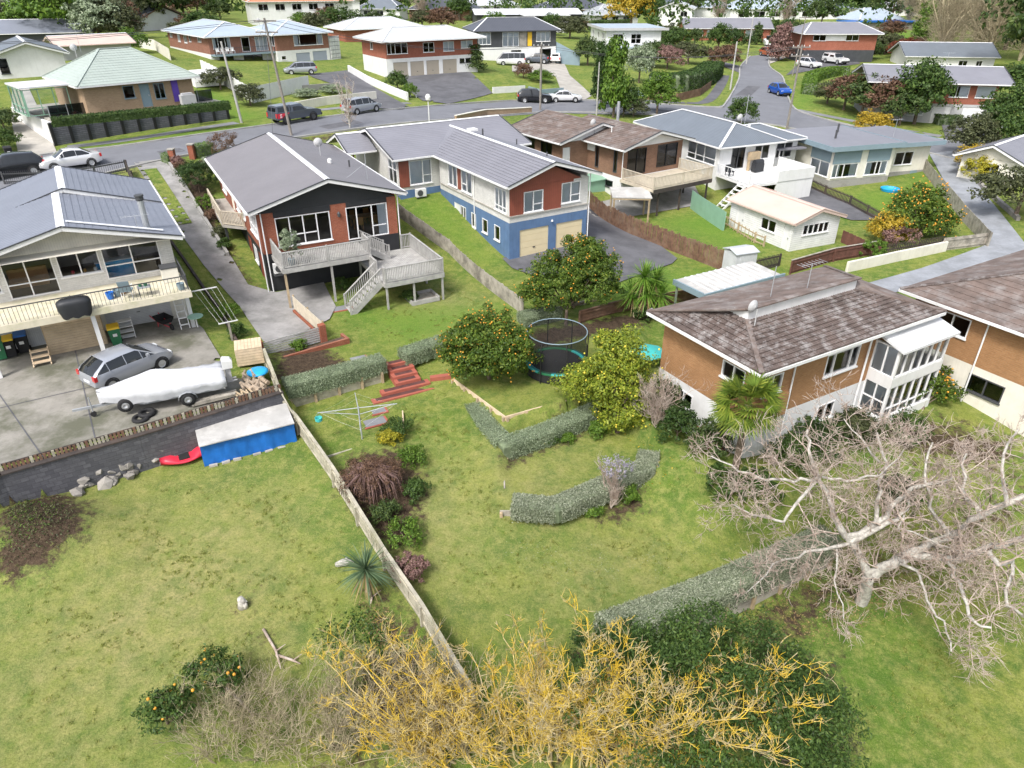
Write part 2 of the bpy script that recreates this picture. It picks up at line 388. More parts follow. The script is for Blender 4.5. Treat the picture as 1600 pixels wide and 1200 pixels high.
def piece(name,mat,parent,loc,size,rz=0,rx=0,ry=0,taper=0):
    o = bpy.data.objects.new(name,boxmesh(mat,taper));C.objects.link(o);o.parent = parent;o.location = loc;o.scale = size;o.rotation_euler = (rx,ry,rz);return o

# ------------------------------------------------------------------ terrain
def tps(ctrl,lam=.02):
    p = np.array([(c[0],c[1]) for c in ctrl],float);z = np.array([c[2] for c in ctrl],float);n = len(p)
    def K(a,b):
        d2 = ((a[:,None,:] - b[None,:,:]) ** 2).sum(2);return .5 * d2 * np.log(d2 + 1e-9)
    A = np.zeros((n + 3,n + 3));A[:n,:n] = K(p,p) + lam * np.eye(n);A[:n,n] = 1;A[:n,n + 1:] = p;A[n,:n] = 1;A[n + 1:,:n] = p.T
    w = np.linalg.solve(A,np.concatenate([z,[0,0,0]]))
    def f(X,Y):
        q = np.stack([X.ravel(),Y.ravel()],1);out = np.zeros(len(q))
        for i in range(0,len(q),20000):
            s_ = q[i:i + 20000];out[i:i + 20000] = K(s_,p) @ w[:n] + w[n] + s_ @ w[n + 1:]
        return out.reshape(X.shape)
    return f
def ctl(lst):return [tuple(W(px,py,z)) for px,py,z in lst]
UP = ctl([(60,275,6.3),(300,238,6.6),(460,195,6.8),(600,182,6.7),(835,160,5.2),(1000,172,4.9),(1100,190,4.7),(1217,145,4.9),(1317,198,4.2),(1450,232,3.5),(1170,100,5.0),
          (430,457,2.4),(390,500,2.5),(300,360,4.3),(245,262,6.3),(797,397,2.4),(916,374,2.4),(700,300,4.6),(650,262,5.2),(950,337,2.0),(880,300,3.4),(1247,391,1.9),(1294,302,2.2),(1433,293,2.4),
          (205,575,3.0),(20,560,3.0),(100,650,2.95),(330,560,2.95),(60,480,3.2),(290,420,3.6),
          (600,500,2.15),(700,470,2.05),(520,560,2.3),(640,545,2.15),(760,500,2.0),(900,440,2.1),(1040,410,2.0),(1150,400,1.9),(1060,350,1.9),(1500,390,1.9),(1400,425,1.7),(1200,480,1.7),(1560,330,2.5),(1560,240,3.6),
          (90,228,6.6),(358,188,6.9),(30,140,9.0),(300,120,8.8),(480,112,7.4),(400,150,7.4),(625,120,6.9),(735,113,6.9),(690,160,6.2),(800,104,6.3),(945,92,5.4),(880,120,5.5),(1050,110,5.2),(1120,80,5.2),(1300,100,5.2),(1500,193,3.8),(1420,150,4.4),(1590,170,4.0),
          (1380,62,5.0),(600,70,8),(1100,30,5),(300,40,9),(1000,12,5),(100,60,9.5),(1500,60,6)]) + [(-400,500,9),(400,500,8),(0,900,9),(-120,60,7),(130,60,4),(-60,30,3.5),(60,30,1.5)]
LO = ctl([(230,755,1.15),(60,800,1.15),(300,900,.55),(100,1000,.4),(450,740,1.05),(400,1100,0.0),(560,700,1.35),(620,650,1.45),(680,640,1.45),(720,790,.85),(900,880,.2),(1020,800,.45),(1100,700,.9),(1060,620,1.3),(1150,600,1.4),(1350,690,1.5),(1500,660,1.5),
          (1300,800,.3),(1200,870,.1),(1350,940,-.4),(1500,1000,-.7),(1000,1150,-.6),(700,1100,-.2),(1590,800,.5),(930,500,1.9),(1000,520,1.7),(1450,1150,-.9)]) + [(6.3,29.5,2.3),(8.4,25.8,1.9),(10.5,24.4,1.75),(13.5,25.8,1.5),(-40,25,1.3),(45,25,.6),(45,5,-1),(-30,5,-.2),(0,2,-1)]
fU = tps(UP);fL = tps(LO)
def pip(X,Y,poly):
    inside = np.zeros(X.shape,bool);n = len(poly);j = n - 1
    for i in range(n):
        xi,yi = poly[i][0],poly[i][1];xj,yj = poly[j][0],poly[j][1]
        cond = ((yi > Y) != (yj > Y)) & (X < (xj - xi) * (Y - yi) / (yj - yi + 1e-12) + xi);inside ^= cond;j = i
    return inside
# retaining line between the upper sections and the lower lawns (world xy)
RET = [W(-140,792,3.0),W(0,737,3.0),W(215,678,2.95),W(440,612,2.9),W(452,612,2.3),W(597,576,2.25),W(602,569,2.25),W(640,556,2.2),W(700,541,2.1),W(830,497,2.0),W(925,470,2.05),W(1010,455,2.0),W(1100,470,1.8),W(1230,480,1.6),W(1420,560,1.6),W(1700,610,1.6)]
UPPER = [(p.x,p.y) for p in RET] + [(400,40),(3000,40),(3000,4000),(-3000,4000),(-3000,10)]
TRAMP = [W(700,541,1.9),W(708,592,1.9),W(790,652,1.9),W(905,622,1.85),W(1010,590,1.85),W(1010,500,1.9),W(925,473,1.9),W(830,497,1.9)]
MID = [W(786,712,.75),W(788,770,.75),W(815,803,.72),W(868,806,.72),W(1030,738,.75),W(1000,690,.8),W(915,650,.9),W(800,690,.8)]
DROP = [W(935,1000,.1),W(1075,960,.1),W(1290,862,.1),W(1400,800,.2),W(1720,860,.2),(60,2,0),(-2,2,0),W(930,1100,0)]
def axis(lo,hi,f0,f1,step,mid,far):
    a = list(np.arange(f0,f1 + 1e-6,step));x = f1;st = step
    while x < far:
        st = min(st * 1.12,60) if x > mid else 1.0
        x += st;a.append(x)
    x = f0;st = step
    while x > lo:
        st = min(st * 1.12,60) if x < -mid or lo > -100 else 1.0
        x -= st;a.insert(0,x)
    return np.array(a)
GX = axis(-2500,2500,-34.05,36.15,.3,90,2500);GY = axis(-6,3500,5.1,64.2,.3,170,3500)
XX,YY = np.meshgrid(GX,GY)
def rawheight(X,Y):
    u = fU(X,np.minimum(Y,700));l = fL(np.clip(X,-60,60),np.clip(Y,-5,60));u = np.clip(u,-1,12)
    z = np.where(pip(X,Y,UPPER),u,l)
    mc = W(50,838,1.3);q = np.hypot((X - mc.x) / 3.8,(Y - mc.y) / 2.3);z = z + 1.15 * np.exp(-q ** 2 * 1.6) * (X < -14)
    z = np.where(pip(X,Y,DROP),z - .55,z)
    z = np.where(pip(X,Y,TRAMP),1.9,z);z = np.where(pip(X,Y,MID),.95,z)
    return z
ZZ = rawheight(XX,YY)
def hz(x,y):
    i = min(max(int(np.searchsorted(GX,x)) - 1,0),len(GX) - 2);j = min(max(int(np.searchsorted(GY,y)) - 1,0),len(GY) - 2)
    a = (x - GX[i]) / (GX[i + 1] - GX[i]);b = (y - GY[j]) / (GY[j + 1] - GY[j])
    return float((ZZ[j,i] * (1 - a) + ZZ[j,i + 1] * a) * (1 - b) + (ZZ[j + 1,i] * (1 - a) + ZZ[j + 1,i + 1] * a) * b)
def G(px,py):
    a = (px - 800) / FPX;b = (py - 600) / FPX;d = Vector((a,_c - _s * b,-_s - _c * b));o = Vector((0,0,CAM_H));t = 8.0;pt = t
    while t < 1500:
        p = o + d * t
        if p.z <= hz(p.x,p.y):
            lo,hi = pt,t
            for _ in range(14):
                m = (lo + hi) / 2;q = o + d * m
                if q.z <= hz(q.x,q.y):hi = m
                else:lo = m
            q = o + d * hi;return Vector((q.x,q.y,hz(q.x,q.y)))
        pt = t;t += .3 if t < 120 else 2
    return o + d * 1500
def onG(x,y,dz=0):return Vector((x,y,hz(x,y) + dz))
# masks: R soil/leaf litter, G dry grass, B lush grass
MK = np.zeros(XX.shape + (4,));MK[...,3] = 1
def soft(ch,pts,val=1.0,rad=1.2):
    P_ = [G(*p) for p in pts] if len(pts[0]) == 2 else pts
    ins = pip(XX,YY,P_).astype(float)
    n = len(P_);d = np.full(XX.shape,1e9)
    for i in range(n):
        a = P_[i];b_ = P_[(i + 1) % n];ex,ey = b_[0] - a[0],b_[1] - a[1];L2 = ex * ex + ey * ey + 1e-9
        t = np.clip(((XX - a[0]) * ex + (YY - a[1]) * ey) / L2,0,1);d = np.minimum(d,np.hypot(XX - a[0] - t * ex,YY - a[1] - t * ey))
    v = np.where(ins > 0,np.minimum(1,.5 + d / rad * .5),np.maximum(0,.5 - d / rad * .5)) * val
    MK[...,ch] = np.maximum(MK[...,ch],v)
soil = [[(0,765),(90,765),(140,790),(135,835),(80,880),(0,915)],[(545,715),(640,700),(660,760),(655,830),(620,860),(570,820),(530,760)],
        [(575,880),(610,890),(720,1060),(740,1200),(480,1200),(520,1080),(560,1000)],[(1100,960),(1290,880),(1420,830),(1600,760),(1600,830),(1420,900),(1330,960),(1250,1020),(1180,1030)],
        [(1050,600),(1110,610),(1150,650),(1230,690),(1400,720),(1500,740),(1600,760),(1600,680),(1180,600),(1030,560)],[(430,545),(500,540),(560,575),(450,600),(430,590)],
        [(790,700),(900,655),(925,672),(820,715),(790,725)],[(930,800),(1000,770),(1010,790),(940,820)],[(820,520),(1000,490),(1010,510),(840,545)],[(370,930),(392,930),(395,955),(368,958)],
        [(410,985),(470,1045),(460,1060),(405,1000)],[(330,1050),(400,1080),(380,1120),(310,1100)],[(900,1010),(1320,1010),(1320,1200),(740,1200)],[(460,215),(540,205),(560,215),(480,225)],
        [(280,258),(325,280),(335,330),(375,420),(400,445),(360,430),(300,320)]]
for i,p in enumerate(soil):soft(0,p,1.0 if i in (0,1,5,6,7,8,14) else .8,1.4 if i in (0,1,5,6,7,8,14) else 2.6)
for p in [[(150,780),(450,780),(420,1000),(100,1150),(0,1000),(120,900)],[(660,450),(720,460),(745,500),(680,510)],[(790,730),(870,730),(860,790),(800,790)],[(640,740),(760,800),(700,900),(640,850)],[(900,870),(1010,880),(980,930),(880,910)],[(540,205),(650,195),(700,200),(560,220)],[(170,265),(210,262),(215,278),(160,280)],[(0,1000),(150,1000),(150,1180),(0,1180)]]:
    soft(1,p,1.0,3.5)
for p in [[(1020,345),(1100,335),(1200,385),(1150,395)],[(950,440),(1110,420),(1220,420),(1050,470),(930,480)],[(640,320),(690,310),(780,410),(750,410)],[(540,490),(700,480),(800,480),(640,550)],[(300,120),(370,160),(420,185),(340,190)],[(1330,300),(1420,290),(1440,270),(1480,310),(1370,350)],[(100,230),(400,192),(402,199),(100,238)],[(1225,175),(1260,130),(1270,165),(1250,175)],[(1350,50),(1430,48),(1430,68),(1350,70)]]:
    soft(2,p,.9,1.5)
def build_ground():
    ny,nx = XX.shape;v = np.stack([XX,YY,ZZ],2).reshape(-1,3)
    idx = np.arange(ny * nx).reshape(ny,nx);f = np.stack([idx[:-1,:-1],idx[:-1,1:],idx[1:,1:],idx[1:,:-1]],2).reshape(-1,4)
    o = npmesh('ground',v,f,'ground_lawn',smooth=True);structure(o)
    at = o.data.color_attributes.new('mask','FLOAT_COLOR','POINT');at.data.foreach_set('color',MK.reshape(-1,4).astype(np.float32).ravel())
build_ground()
def clip_rect(poly,x0,x1,y0,y1):
    def cl(ps,ax,lim,keep):
        out = []
        for i in range(len(ps)):
            a,b = ps[i - 1],ps[i];ia,ib = keep(a[ax]),keep(b[ax])
            if ia != ib:
                t = (lim - a[ax]) / (b[ax] - a[ax]);out.append((a[0] + t * (b[0] - a[0]),a[1] + t * (b[1] - a[1])))
            if ib:out.append(b)
        return out
    for ax,lim,k in ((0,x0,lambda v:v >= x0),(0,x1,lambda v:v <= x1),(1,y0,lambda v:v >= y0),(1,y1,lambda v:v <= y1)):
        poly = cl(poly,ax,lim,k)
        if not poly:return []
    return poly
def smooth_poly(ps,k=4,closed=True):
    n = len(ps);out = []
    for i in range(n if closed else n - 1):
        p0,p1,p2,p3 = (Vector((*ps[(i + o) % n][:2],0)) if closed else Vector((*ps[min(max(i + o,0),n - 1)][:2],0)) for o in (-1,0,1,2))
        for j in range(k):
            t = j / k;out.append(.5 * ((2 * p1) + (p2 - p0) * t + (2 * p0 - 5 * p1 + 4 * p2 - p3) * t * t + (3 * p1 - p0 - 3 * p2 + p3) * t ** 3))
    if not closed:out.append(Vector((*ps[-1][:2],0)))
    return out
def drape(name,poly,mat,dz=.03,kind=True,parent=None):
    poly = [(p[0],p[1]) for p in poly];xs = [p[0] for p in poly];ys = [p[1] for p in poly]
    i0 = max(int(np.searchsorted(GX,min(xs))) - 1,0);i1 = min(int(np.searchsorted(GX,max(xs))) + 1,len(GX) - 1)
    j0 = max(int(np.searchsorted(GY,min(ys))) - 1,0);j1 = min(int(np.searchsorted(GY,max(ys))) + 1,len(GY) - 1)
    sx,sy = XX[j0:j1 + 1,i0:i1 + 1],YY[j0:j1 + 1,i0:i1 + 1];ins = pip(sx,sy,poly);m = MB();vid = {}
    edge = set()
    n = len(poly)
    for i in range(n):
        a,b = poly[i - 1],poly[i];L = math.hypot(b[0] - a[0],b[1] - a[1]);k = int(L / .1) + 2
        for q in range(k + 1):
            x = a[0] + (b[0] - a[0]) * q / k;y = a[1] + (b[1] - a[1]) * q / k
            edge.add((int(np.searchsorted(GX,x)) - 1 - i0,int(np.searchsorted(GY,y)) - 1 - j0))
    def V(x,y):
        k = (round(x,4),round(y,4))
        if k not in vid:vid[k] = len(m.v);m.v.append((x,y,hz(x,y) + dz))
        return vid[k]
    for j in range(j1 - j0):
        for i in range(i1 - i0):
            x0,x1,y0,y1 = GX[i0 + i],GX[i0 + i + 1],GY[j0 + j],GY[j0 + j + 1]
            if (i,j) in edge:
                c = clip_rect(poly,x0,x1,y0,y1);ids = []
                for p in c:
                    k = V(*p)
                    if k not in ids:ids.append(k)
                if len(ids) > 2:m.f.append(tuple(ids))
            elif ins[j,i] and ins[j + 1,i + 1]:
                m.f.append((V(x0,y0),V(x1,y0),V(x1,y1),V(x0,y1)))
    m.m = [0] * len(m.f);o = m.build(name,mat,parent,smooth=True)
    bm = bmesh.new();bm.from_mesh(o.data);bmesh.ops.recalc_face_normals(bm,faces=bm.faces)
    if sum(f.normal.z for f in bm.faces) < 0:bmesh.ops.reverse_faces(bm,faces=bm.faces)
    bm.to_mesh(o.data);bm.free()
    if kind:structure(o)
    return o
def GP(*pts):return [G(*p) for p in pts]
# ------------------------------------------------------------------ roads, drives, paths
FARK = [(0,254),(90,240),(212,226),(400,199),(500,185),(625,171),(692,165),(800,158),(917,157),(985,160),(1060,165),(1118,168),(1133,163),(1154,125),(1157,104),(1172,88)]
SIDE = [(1202,84),(1202,104),(1222,120),(1228,142),(1237,165),(1255,177),(1317,194),(1400,210),(1477,219),(1540,226)]
NEAR = [(1540,262),(1452,240),(1380,221),(1262,206),(1200,195),(1090,186),(1000,179),(860,176),(712,187),(590,198),(482,213),(330,237),(250,252),(150,276),(60,298),(0,312)]
farK = GP(*FARK);sideK = GP(*SIDE);nearK = GP(*NEAR)
ext0 = farK[0] + (farK[0] - farK[1]).normalized() * 30;ext1 = nearK[-1] + (nearK[-1] - nearK[-2]).normalized() * 30
drape('road',farK + sideK + nearK + [ext1,ext0],'asphalt',.035)
def kerb(name,pts,inner=True):
    m = MB();ps = smooth_poly(pts,4,False)
    for a,b in zip(ps[:-1],ps[1:]):
        A = onG(a.x,a.y,.07);B = onG(b.x,b.y,.07);m.bar(A,B,.22,.17)
    return structure(m.build(name,'kerb'))
kerb('kerb',[ext0] + farK);kerb('kerb',sideK);kerb('kerb',nearK + [ext1])
# footpaths along the far verge
def path(name,pts,w,mat,dz=.03):
    ps = smooth_poly(GP(*pts) if len(pts[0]) == 2 else pts,4,False);l = [];r = []
    for i,p in enumerate(ps):
        d = (ps[min(i + 1,len(ps) - 1)] - ps[max(i - 1,0)]).normalized();n = Vector((-d.y,d.x,0)) * w / 2;l.append(p + n);r.append(p - n)
    return drape(name,l + r[::-1],mat,dz)
path('footpath',[(105,230),(212,217),(370,192)],1.3,'footpath')
path('footpath',[(500,172),(560,166),(640,161)],1.2,'footpath')
path('footpath',[(1000,157),(1070,161),(1105,158),(1125,135),(1133,118)],1.5,'dark_asphalt')
path('footpath',[(1245,172),(1300,183),(1400,202),(1470,213)],1.4,'footpath')
D_ = lambda n,m,*p:drape(n,GP(*p),m,.075)
D_('driveway','pale_concrete',(20,132),(42,132),(58,165),(90,240),(30,248),(18,190))
D_('driveway','dark_asphalt',(480,116),(545,110),(570,128),(640,168),(628,172),(575,170),(545,140),(490,122))
D_('driveway','dark_asphalt',(620,121),(735,113),(770,146),(700,163),(660,158),(640,143))
D_('driveway','pale_concrete',(800,102),(880,96),(890,118),(925,150),(915,156),(880,155),(868,120),(800,112))
D_('driveway','dark_asphalt',(1108,92),(1155,103),(1157,115),(1120,100))
D_('driveway','dark_asphalt',(1470,192),(1560,186),(1560,215),(1545,226),(1477,218))
D_('driveway','dark_asphalt',(1250,98),(1330,90),(1345,100),(1260,112),(1228,118))
D_('driveway','pale_concrete',(1190,60),(1200,58),(1230,90),(1203,100))
D_('driveway','drive_concrete',(210,255),(250,250),(268,262),(312,330),(360,400),(388,446),(432,458),(505,440),(525,480),(515,500),(430,540),(412,535),(375,480),(335,435),(318,415),(285,370),(250,320))
D_('driveway','dark_asphalt',(800,398),(916,374),(905,330),(935,318),(975,345),(1058,405),(1050,413),(960,445),(860,440),(800,420),(785,405))
D_('driveway','gravel',(1452,242),(1490,236),(1510,262),(1560,330),(1600,380),(1600,420),(1480,440),(1380,462),(1350,445),(1440,420),(1545,382),(1520,340),(1470,275))
D_('driveway','dark_asphalt',(1250,290),(1290,302),(1385,345),(1330,345),(1245,318))
D_('patio','drive_concrete',(905,320),(1000,300),(1085,290),(1100,320),(1000,337),(930,340))
D_('yard_slab','yard_concrete',(-20,480),(120,480),(255,455),(318,515),(345,560),(360,590),(428,606),(432,612),(215,672),(0,728),(-60,745))
def strip(a,b,w,mat,name):
    A = G(*a);B = G(*b);d = (B - A);d.z = 0;d.normalize();n = Vector((-d.y,d.x,0)) * w / 2
    return drape(name,[A + n,B + n,B - n,A - n],mat,.12)
for a,b in (((118,548),(150,690)),((0,640),(240,585)),((-20,590),(70,720))):
    A = G(*a);B = G(*b);d = (B - A);d.z = 0;d.normalize();n = Vector((-d.y,d.x,0)) * .025;drape('slab_joint',[A + n,B + n,B - n,A - n],'dark_asphalt',.09)
strip((235,266),(290,352),.95,'ground_lawn','grass_strip')

for i,(a,b,w_) in enumerate((((505,200),(560,190),1.6),((740,172),(775,170),1.3),((1010,170),(1060,176),1.2),((250,240),(285,234),1.4),((1160,150),(1178,135),2.0),((1330,205),(1380,212),1.0))):
    A = G(*a);B = G(*b);d = B - A;d.z = 0;d.normalize();n = Vector((-d.y,d.x,0)) * w_ / 2;drape('road_patch',[A + n,B + n * .9,B - n,A - n * 1.1],'dark_asphalt',.045)

# ------------------------------------------------------------------ houses
class House:
    def __init__(s,name,label,o,rz,zb,cat='house',group=None):
        s.rz = R(rz);s.o = Vector((o[0],o[1],zb));s.root = thing(name,label,cat,s.o,s.rz,group);s.zb = zb
    def wpt(s,u,v,z=0):
        c,k = math.cos(s.rz),math.sin(s.rz);return Vector((s.o.x + u * c - v * k,s.o.y + u * k + v * c,s.zb + z))
    def wall(s,p0,p1,z0,z1,mat,ops=(),th=.16,inset=0,frame='white_frame',sill=True,name='wall'):
        d = Vector((p1[0] - p0[0],p1[1] - p0[1]));L = d.length;rz = math.atan2(d.y,d.x);m = MB()
        xs = sorted({inset,L - inset,*[a for o in ops for a in o[:2]]});zs = sorted({z0,z1,*[a for o in ops for a in o[2:4]]})
        for i in range(len(xs) - 1):
            j = 0
            while j < len(zs) - 1:
                cx = (xs[i] + xs[i + 1]) / 2;hole = lambda q:any(o[0] < cx < o[1] and o[2] < (zs[q] + zs[q + 1]) / 2 < o[3] for o in ops)
                if hole(j):j += 1;continue
                k = j
                while k + 1 < len(zs) - 1 and not hole(k + 1):k += 1
                m.box(xs[i],xs[i + 1],0,th,zs[j],zs[k + 1]);j = k + 1
        w = m.build(name,mat,s.root,loc=(p0[0],p0[1],0),rz=rz)
        for o in ops:s.opening(p0,rz,o,frame,sill)
        return w
    def opening(s,p0,rz,o,frame,sill):
        x0,x1,z0,z1,kind = o[:5];nv = o[5] if len(o) > 5 else [];nh = o[6] if len(o) > 6 else [];cur = o[7] if len(o) > 7 else ''
        fr = o[8] if len(o) > 8 else frame
        w,h = x1 - x0,z1 - z0;loc = (p0[0] + math.cos(rz) * x0,p0[1] + math.sin(rz) * x0,z0);m = MB()
        if kind == 'g':   # garage door of ribbed panels
            for i in range(5):m.box(.01,w - .01,.06 + .004 * (i % 2),.11,h * i / 5 + .012,h * (i + 1) / 5 - .012)
            m.box(.01,w - .01,.08,.1,.0,h)
            g = m.build('garage_door',fr,s.root,loc=loc,rz=rz);b = MB();b.box(w / 2 - .09,w / 2 + .09,.02,.06,h * .36,h * .39);b.build('handle','dark_metal',g);return
        if kind == 'd':   # solid door
            m.box(.02,w - .02,.05,.1,0,h - .02);m.box(.0,.05,-.02,.12,0,h);m.box(w - .05,w,-.02,.12,0,h)
            g = m.build('door',fr,s.root,loc=loc,rz=rz);b = MB();b.box(w - .2,w - .12,.0,.05,h * .45,h * .52);b.build('handle','steel',g);return
        t = .055;m.box(0,w,-.03,.1,0,t);m.box(0,w,-.03,.1,h - t,h);m.box(0,t,-.028,.1,t,h - t);m.box(w - t,w,-.028,.1,t,h - t)
        for f in nv:m.box(w * f - .03,w * f + .03,-.024,.09,t,h - t)
        for f in nh:
            if isinstance(f,tuple):m.box(w * f[1],w * f[2],-.02,.085,h * f[0] - .025,h * f[0] + .025)
            else:m.box(t,w - t,-.02,.085,h * f - .025,h * f + .025)
        if sill and kind == 'w':m.box(-.05,w + .05,-.09,-.031,-.05,.02)
        g = m.build('window',fr,s.root,loc=loc,rz=rz)
        p = MB();p.add([(t,.045,t),(w - t,.045,t),(w - t,.045,h - t),(t,.045,h - t)],[(0,1,2,3)]);p.build('pane','glass',g)
        spans = {'':[],'L':[(0,.22)],'R':[(.78,1)],'B':[(0,.16),(.84,1)],'F':[(0,1)],'H':[(0,.45)],'J':[(.5,1)],'N':[(0,.3),(.72,1)]}[cur]
        for a,b in spans:
            c = MB();n = max(4,int((b - a) * w / .07));vs = []
            for i in range(n + 1):
                x = t + (w - 2 * t) * (a + (b - a) * i / n);y = .105 + (.028 if i % 2 else -.028) + random.uniform(-.012,.012);vs += [(x,y,.06),(x,y,h - .04)]
            c.add(vs,[(2 * i,2 * i + 2,2 * i + 3,2 * i + 1) for i in range(n)]);c.build('curtain','curtain',g,smooth=True)
    def ring(s,u0,u1,v0,v1,z0,z1,mats,F=(),Rr=(),B=(),L=(),th=.16,frame='white_frame'):
        if isinstance(mats,str):mats = [mats] * 4
        s.wall((u0,v0),(u1,v0),z0,z1,mats[0],F,th,0,frame);s.wall((u1,v0),(u1,v1),z0,z1,mats[1],Rr,th,th,frame)
        s.wall((u1,v1),(u0,v1),z0,z1,mats[2],B,th,0,frame);s.wall((u0,v1),(u0,v0),z0,z1,mats[3],L,th,th,frame)
    def floor(s,u0,u1,v0,v1,z,th=.2,mat='interior_floor',name='floor'):
        m = MB();m.box(u0 + .17,u1 - .17,v0 + .17,v1 - .17,z - th,z);m.build(name,mat,s.root)
    def lining(s,u0,u1,v0,v1,z0,z1):
        m = MB();m.box(u0,u1,v0,v0 + .05,z0,z1);m.build('interior_wall','interior',s.root)
    def tri(s,p0,p1,apex_s,z0,z1,mat,th=.16,name='gable_wall',lift=0):
        d = Vector((p1[0] - p0[0],p1[1] - p0[1]));L = d.length;rz = math.atan2(d.y,d.x);m = MB()
        vs = [(0,0,z0 - lift),(L,0,z0 - lift),(L,0,z0),(apex_s,0,z1),(0,0,z0)];vs += [(x,th,z) for x,y,z in vs]
        m.add(vs,[(0,1,2,3,4),(9,8,7,6,5),(0,5,6,1),(1,6,7,2),(2,7,8,3),(3,8,9,4),(4,9,5,0)])
        return m.build(name,mat,s.root,loc=(p0[0],p0[1],0),rz=rz)
    def plane(s,a,b,c,d,mat,n=0,lift=.03,th=.1,name='roof'):
        a,b,c,d = map(Vector,(a,b,c,d));N = (b - a).cross(d - a).normalized();m = MB();dn = Vector((0,0,-th))
        if n:
            for i in range(n):
                t0,t1 = i / n,(i + 1) / n;L0,L1,R0,R1 = a.lerp(d,t0),a.lerp(d,t1),b.lerp(c,t0),b.lerp(c,t1)
                m.add([L0 + N * lift,R0 + N * lift,R1 + N * .004,L1 + N * .004,L0,R0],[(0,1,2,3),(4,5,1,0)])
        else:m.add([a,b,c,d],[(0,1,2,3)])
        k = [a + dn,b + dn,c + dn,d + dn];m.add([a,b,c,d] + k,[(7,6,5,4),(0,4,5,1),(1,5,6,2),(3,7,4,0),(2,6,7,3)])
        return m.build(name,mat,s.root)
    def gable(s,u0,u1,v0,v1,ze,zr,axis,mat,n=0,um=None,trim='roof_trim',ridge='roof_trim',lift=.03,barge=True,edge='white',zel=None,zer=None,dark='charcoal',fb=True):
        T = (lambda x,y,z:(x,y,z)) if axis == 'v' else (lambda x,y,z:(y,x,z))
        if axis == 'u':u0,u1,v0,v1 = v0,v1,u0,u1
        um = (u0 + u1) / 2 if um is None else um;zl = ze if zel is None else zel;zr_ = ze if zer is None else zer
        flip = axis == 'u'
        def pl(a,b,c,d):
            return s.plane(*( (b,a,d,c) if flip else (a,b,c,d)),mat,n,lift)
        r = pl(T(u0,v1,zl),T(u0,v0,zl),T(um,v0,zr),T(um,v1,zr));pl(T(u1,v0,zr_),T(u1,v1,zr_),T(um,v1,zr),T(um,v0,zr))
        m = MB()
        for sg,du in ((-1,0),(1,0)):
            e = u0 if sg < 0 else u1;z = zl if sg < 0 else zr_;k = (zr - z) / (um - e);x = um + sg * .19
            m.add([T(um,v0 - .02,zr + .05),T(um,v1 + .02,zr + .05),T(x,v1 + .02,zr + .045 + k * (x - um)),T(x,v0 - .02,zr + .045 + k * (x - um))],[(0,1,2,3)])
        m.build('ridge_cap',ridge,r)
        if barge:
            for vv,o in ((v0,-.03),(v1,.03)):
                if vv == v1 and not fb:continue
                b = MB();b.bar(T(u0,vv + o,zl - .10),T(um,vv + o,zr - .10),.05,.2);b.bar(T(um,vv + o,zr - .10),T(u1,vv + o,zr_ - .10),.05,.2);b.build('barge_board',edge,r)
                b = MB();b.bar(T(u0,vv + o * 1.6,zl + .035),T(um,vv + o * 1.6,zr + .035),.09,.05);b.bar(T(um,vv + o * 1.6,zr + .035),T(u1,vv + o * 1.6,zr_ + .035),.09,.05);b.build('barge_flashing',dark,r)
        for e,z,o in ((u0,zl,-.06),(u1,zr_,.06)):
            b = MB();b.bar(T(e + o,v0,z - .07),T(e + o,v1,z - .07),.12,.11);b.build('gutter',edge,r)
        return r
    def hip(s,u0,u1,v0,v1,ze,zr,mat,n=0,hip=None,axis='u',edge='white',cap='roof_trim',lift=.03):
        if axis == 'u':
            h = hip or (v1 - v0) / 2;vm = (v0 + v1) / 2;A,B = (u0 + h,vm,zr),(u1 - h,vm,zr)
            q = [((u0,v0,ze),(u1,v0,ze),B,A),((u1,v0,ze),(u1,v1,ze),B,B),((u1,v1,ze),(u0,v1,ze),A,B),((u0,v1,ze),(u0,v0,ze),A,A)]
            caps = [((u0,v0,ze),A),((u1,v0,ze),B),((u1,v1,ze),B),((u0,v1,ze),A),(A,B)]
        else:
            h = hip or (u1 - u0) / 2;um = (u0 + u1) / 2;A,B = (um,v0 + h,zr),(um,v1 - h,zr)
            q = [((u0,v0,ze),(u1,v0,ze),A,A),((u1,v0,ze),(u1,v1,ze),B,A),((u1,v1,ze),(u0,v1,ze),B,B),((u0,v1,ze),(u0,v0,ze),A,B)]
            caps = [((u0,v0,ze),A),((u1,v0,ze),A),((u1,v1,ze),B),((u0,v1,ze),B),(A,B)]
        r = None
        for a in q:r = s.plane(*a,mat,n,lift)
        m = MB()
        for a,b in caps:
            if (Vector(a) - Vector(b)).length > .05:m.bar(Vector(a) + Vector((0,0,.04)),Vector(b) + Vector((0,0,.04)),.24,.05)
        m.build('ridge_cap',cap,r)
        g = MB()
        for a,b in (((u0,v0),(u1,v0)),((u1,v0),(u1,v1)),((u1,v1),(u0,v1)),((u0,v1),(u0,v0))):g.bar((*a,ze - .08),(*b,ze - .08),.12,.13)
        g.build('gutter',edge,r);return r
    def part(s,name,mat,f,smooth=False):
        m = MB();f(m);return m.build(name,mat,s.root,smooth)
    def pipe(s,u,v,z0,z1,mat='white_frame',r=.04):return s.part('downpipe',mat,lambda m:m.tube([(u,v,z0),(u,v,z1)],r,6))
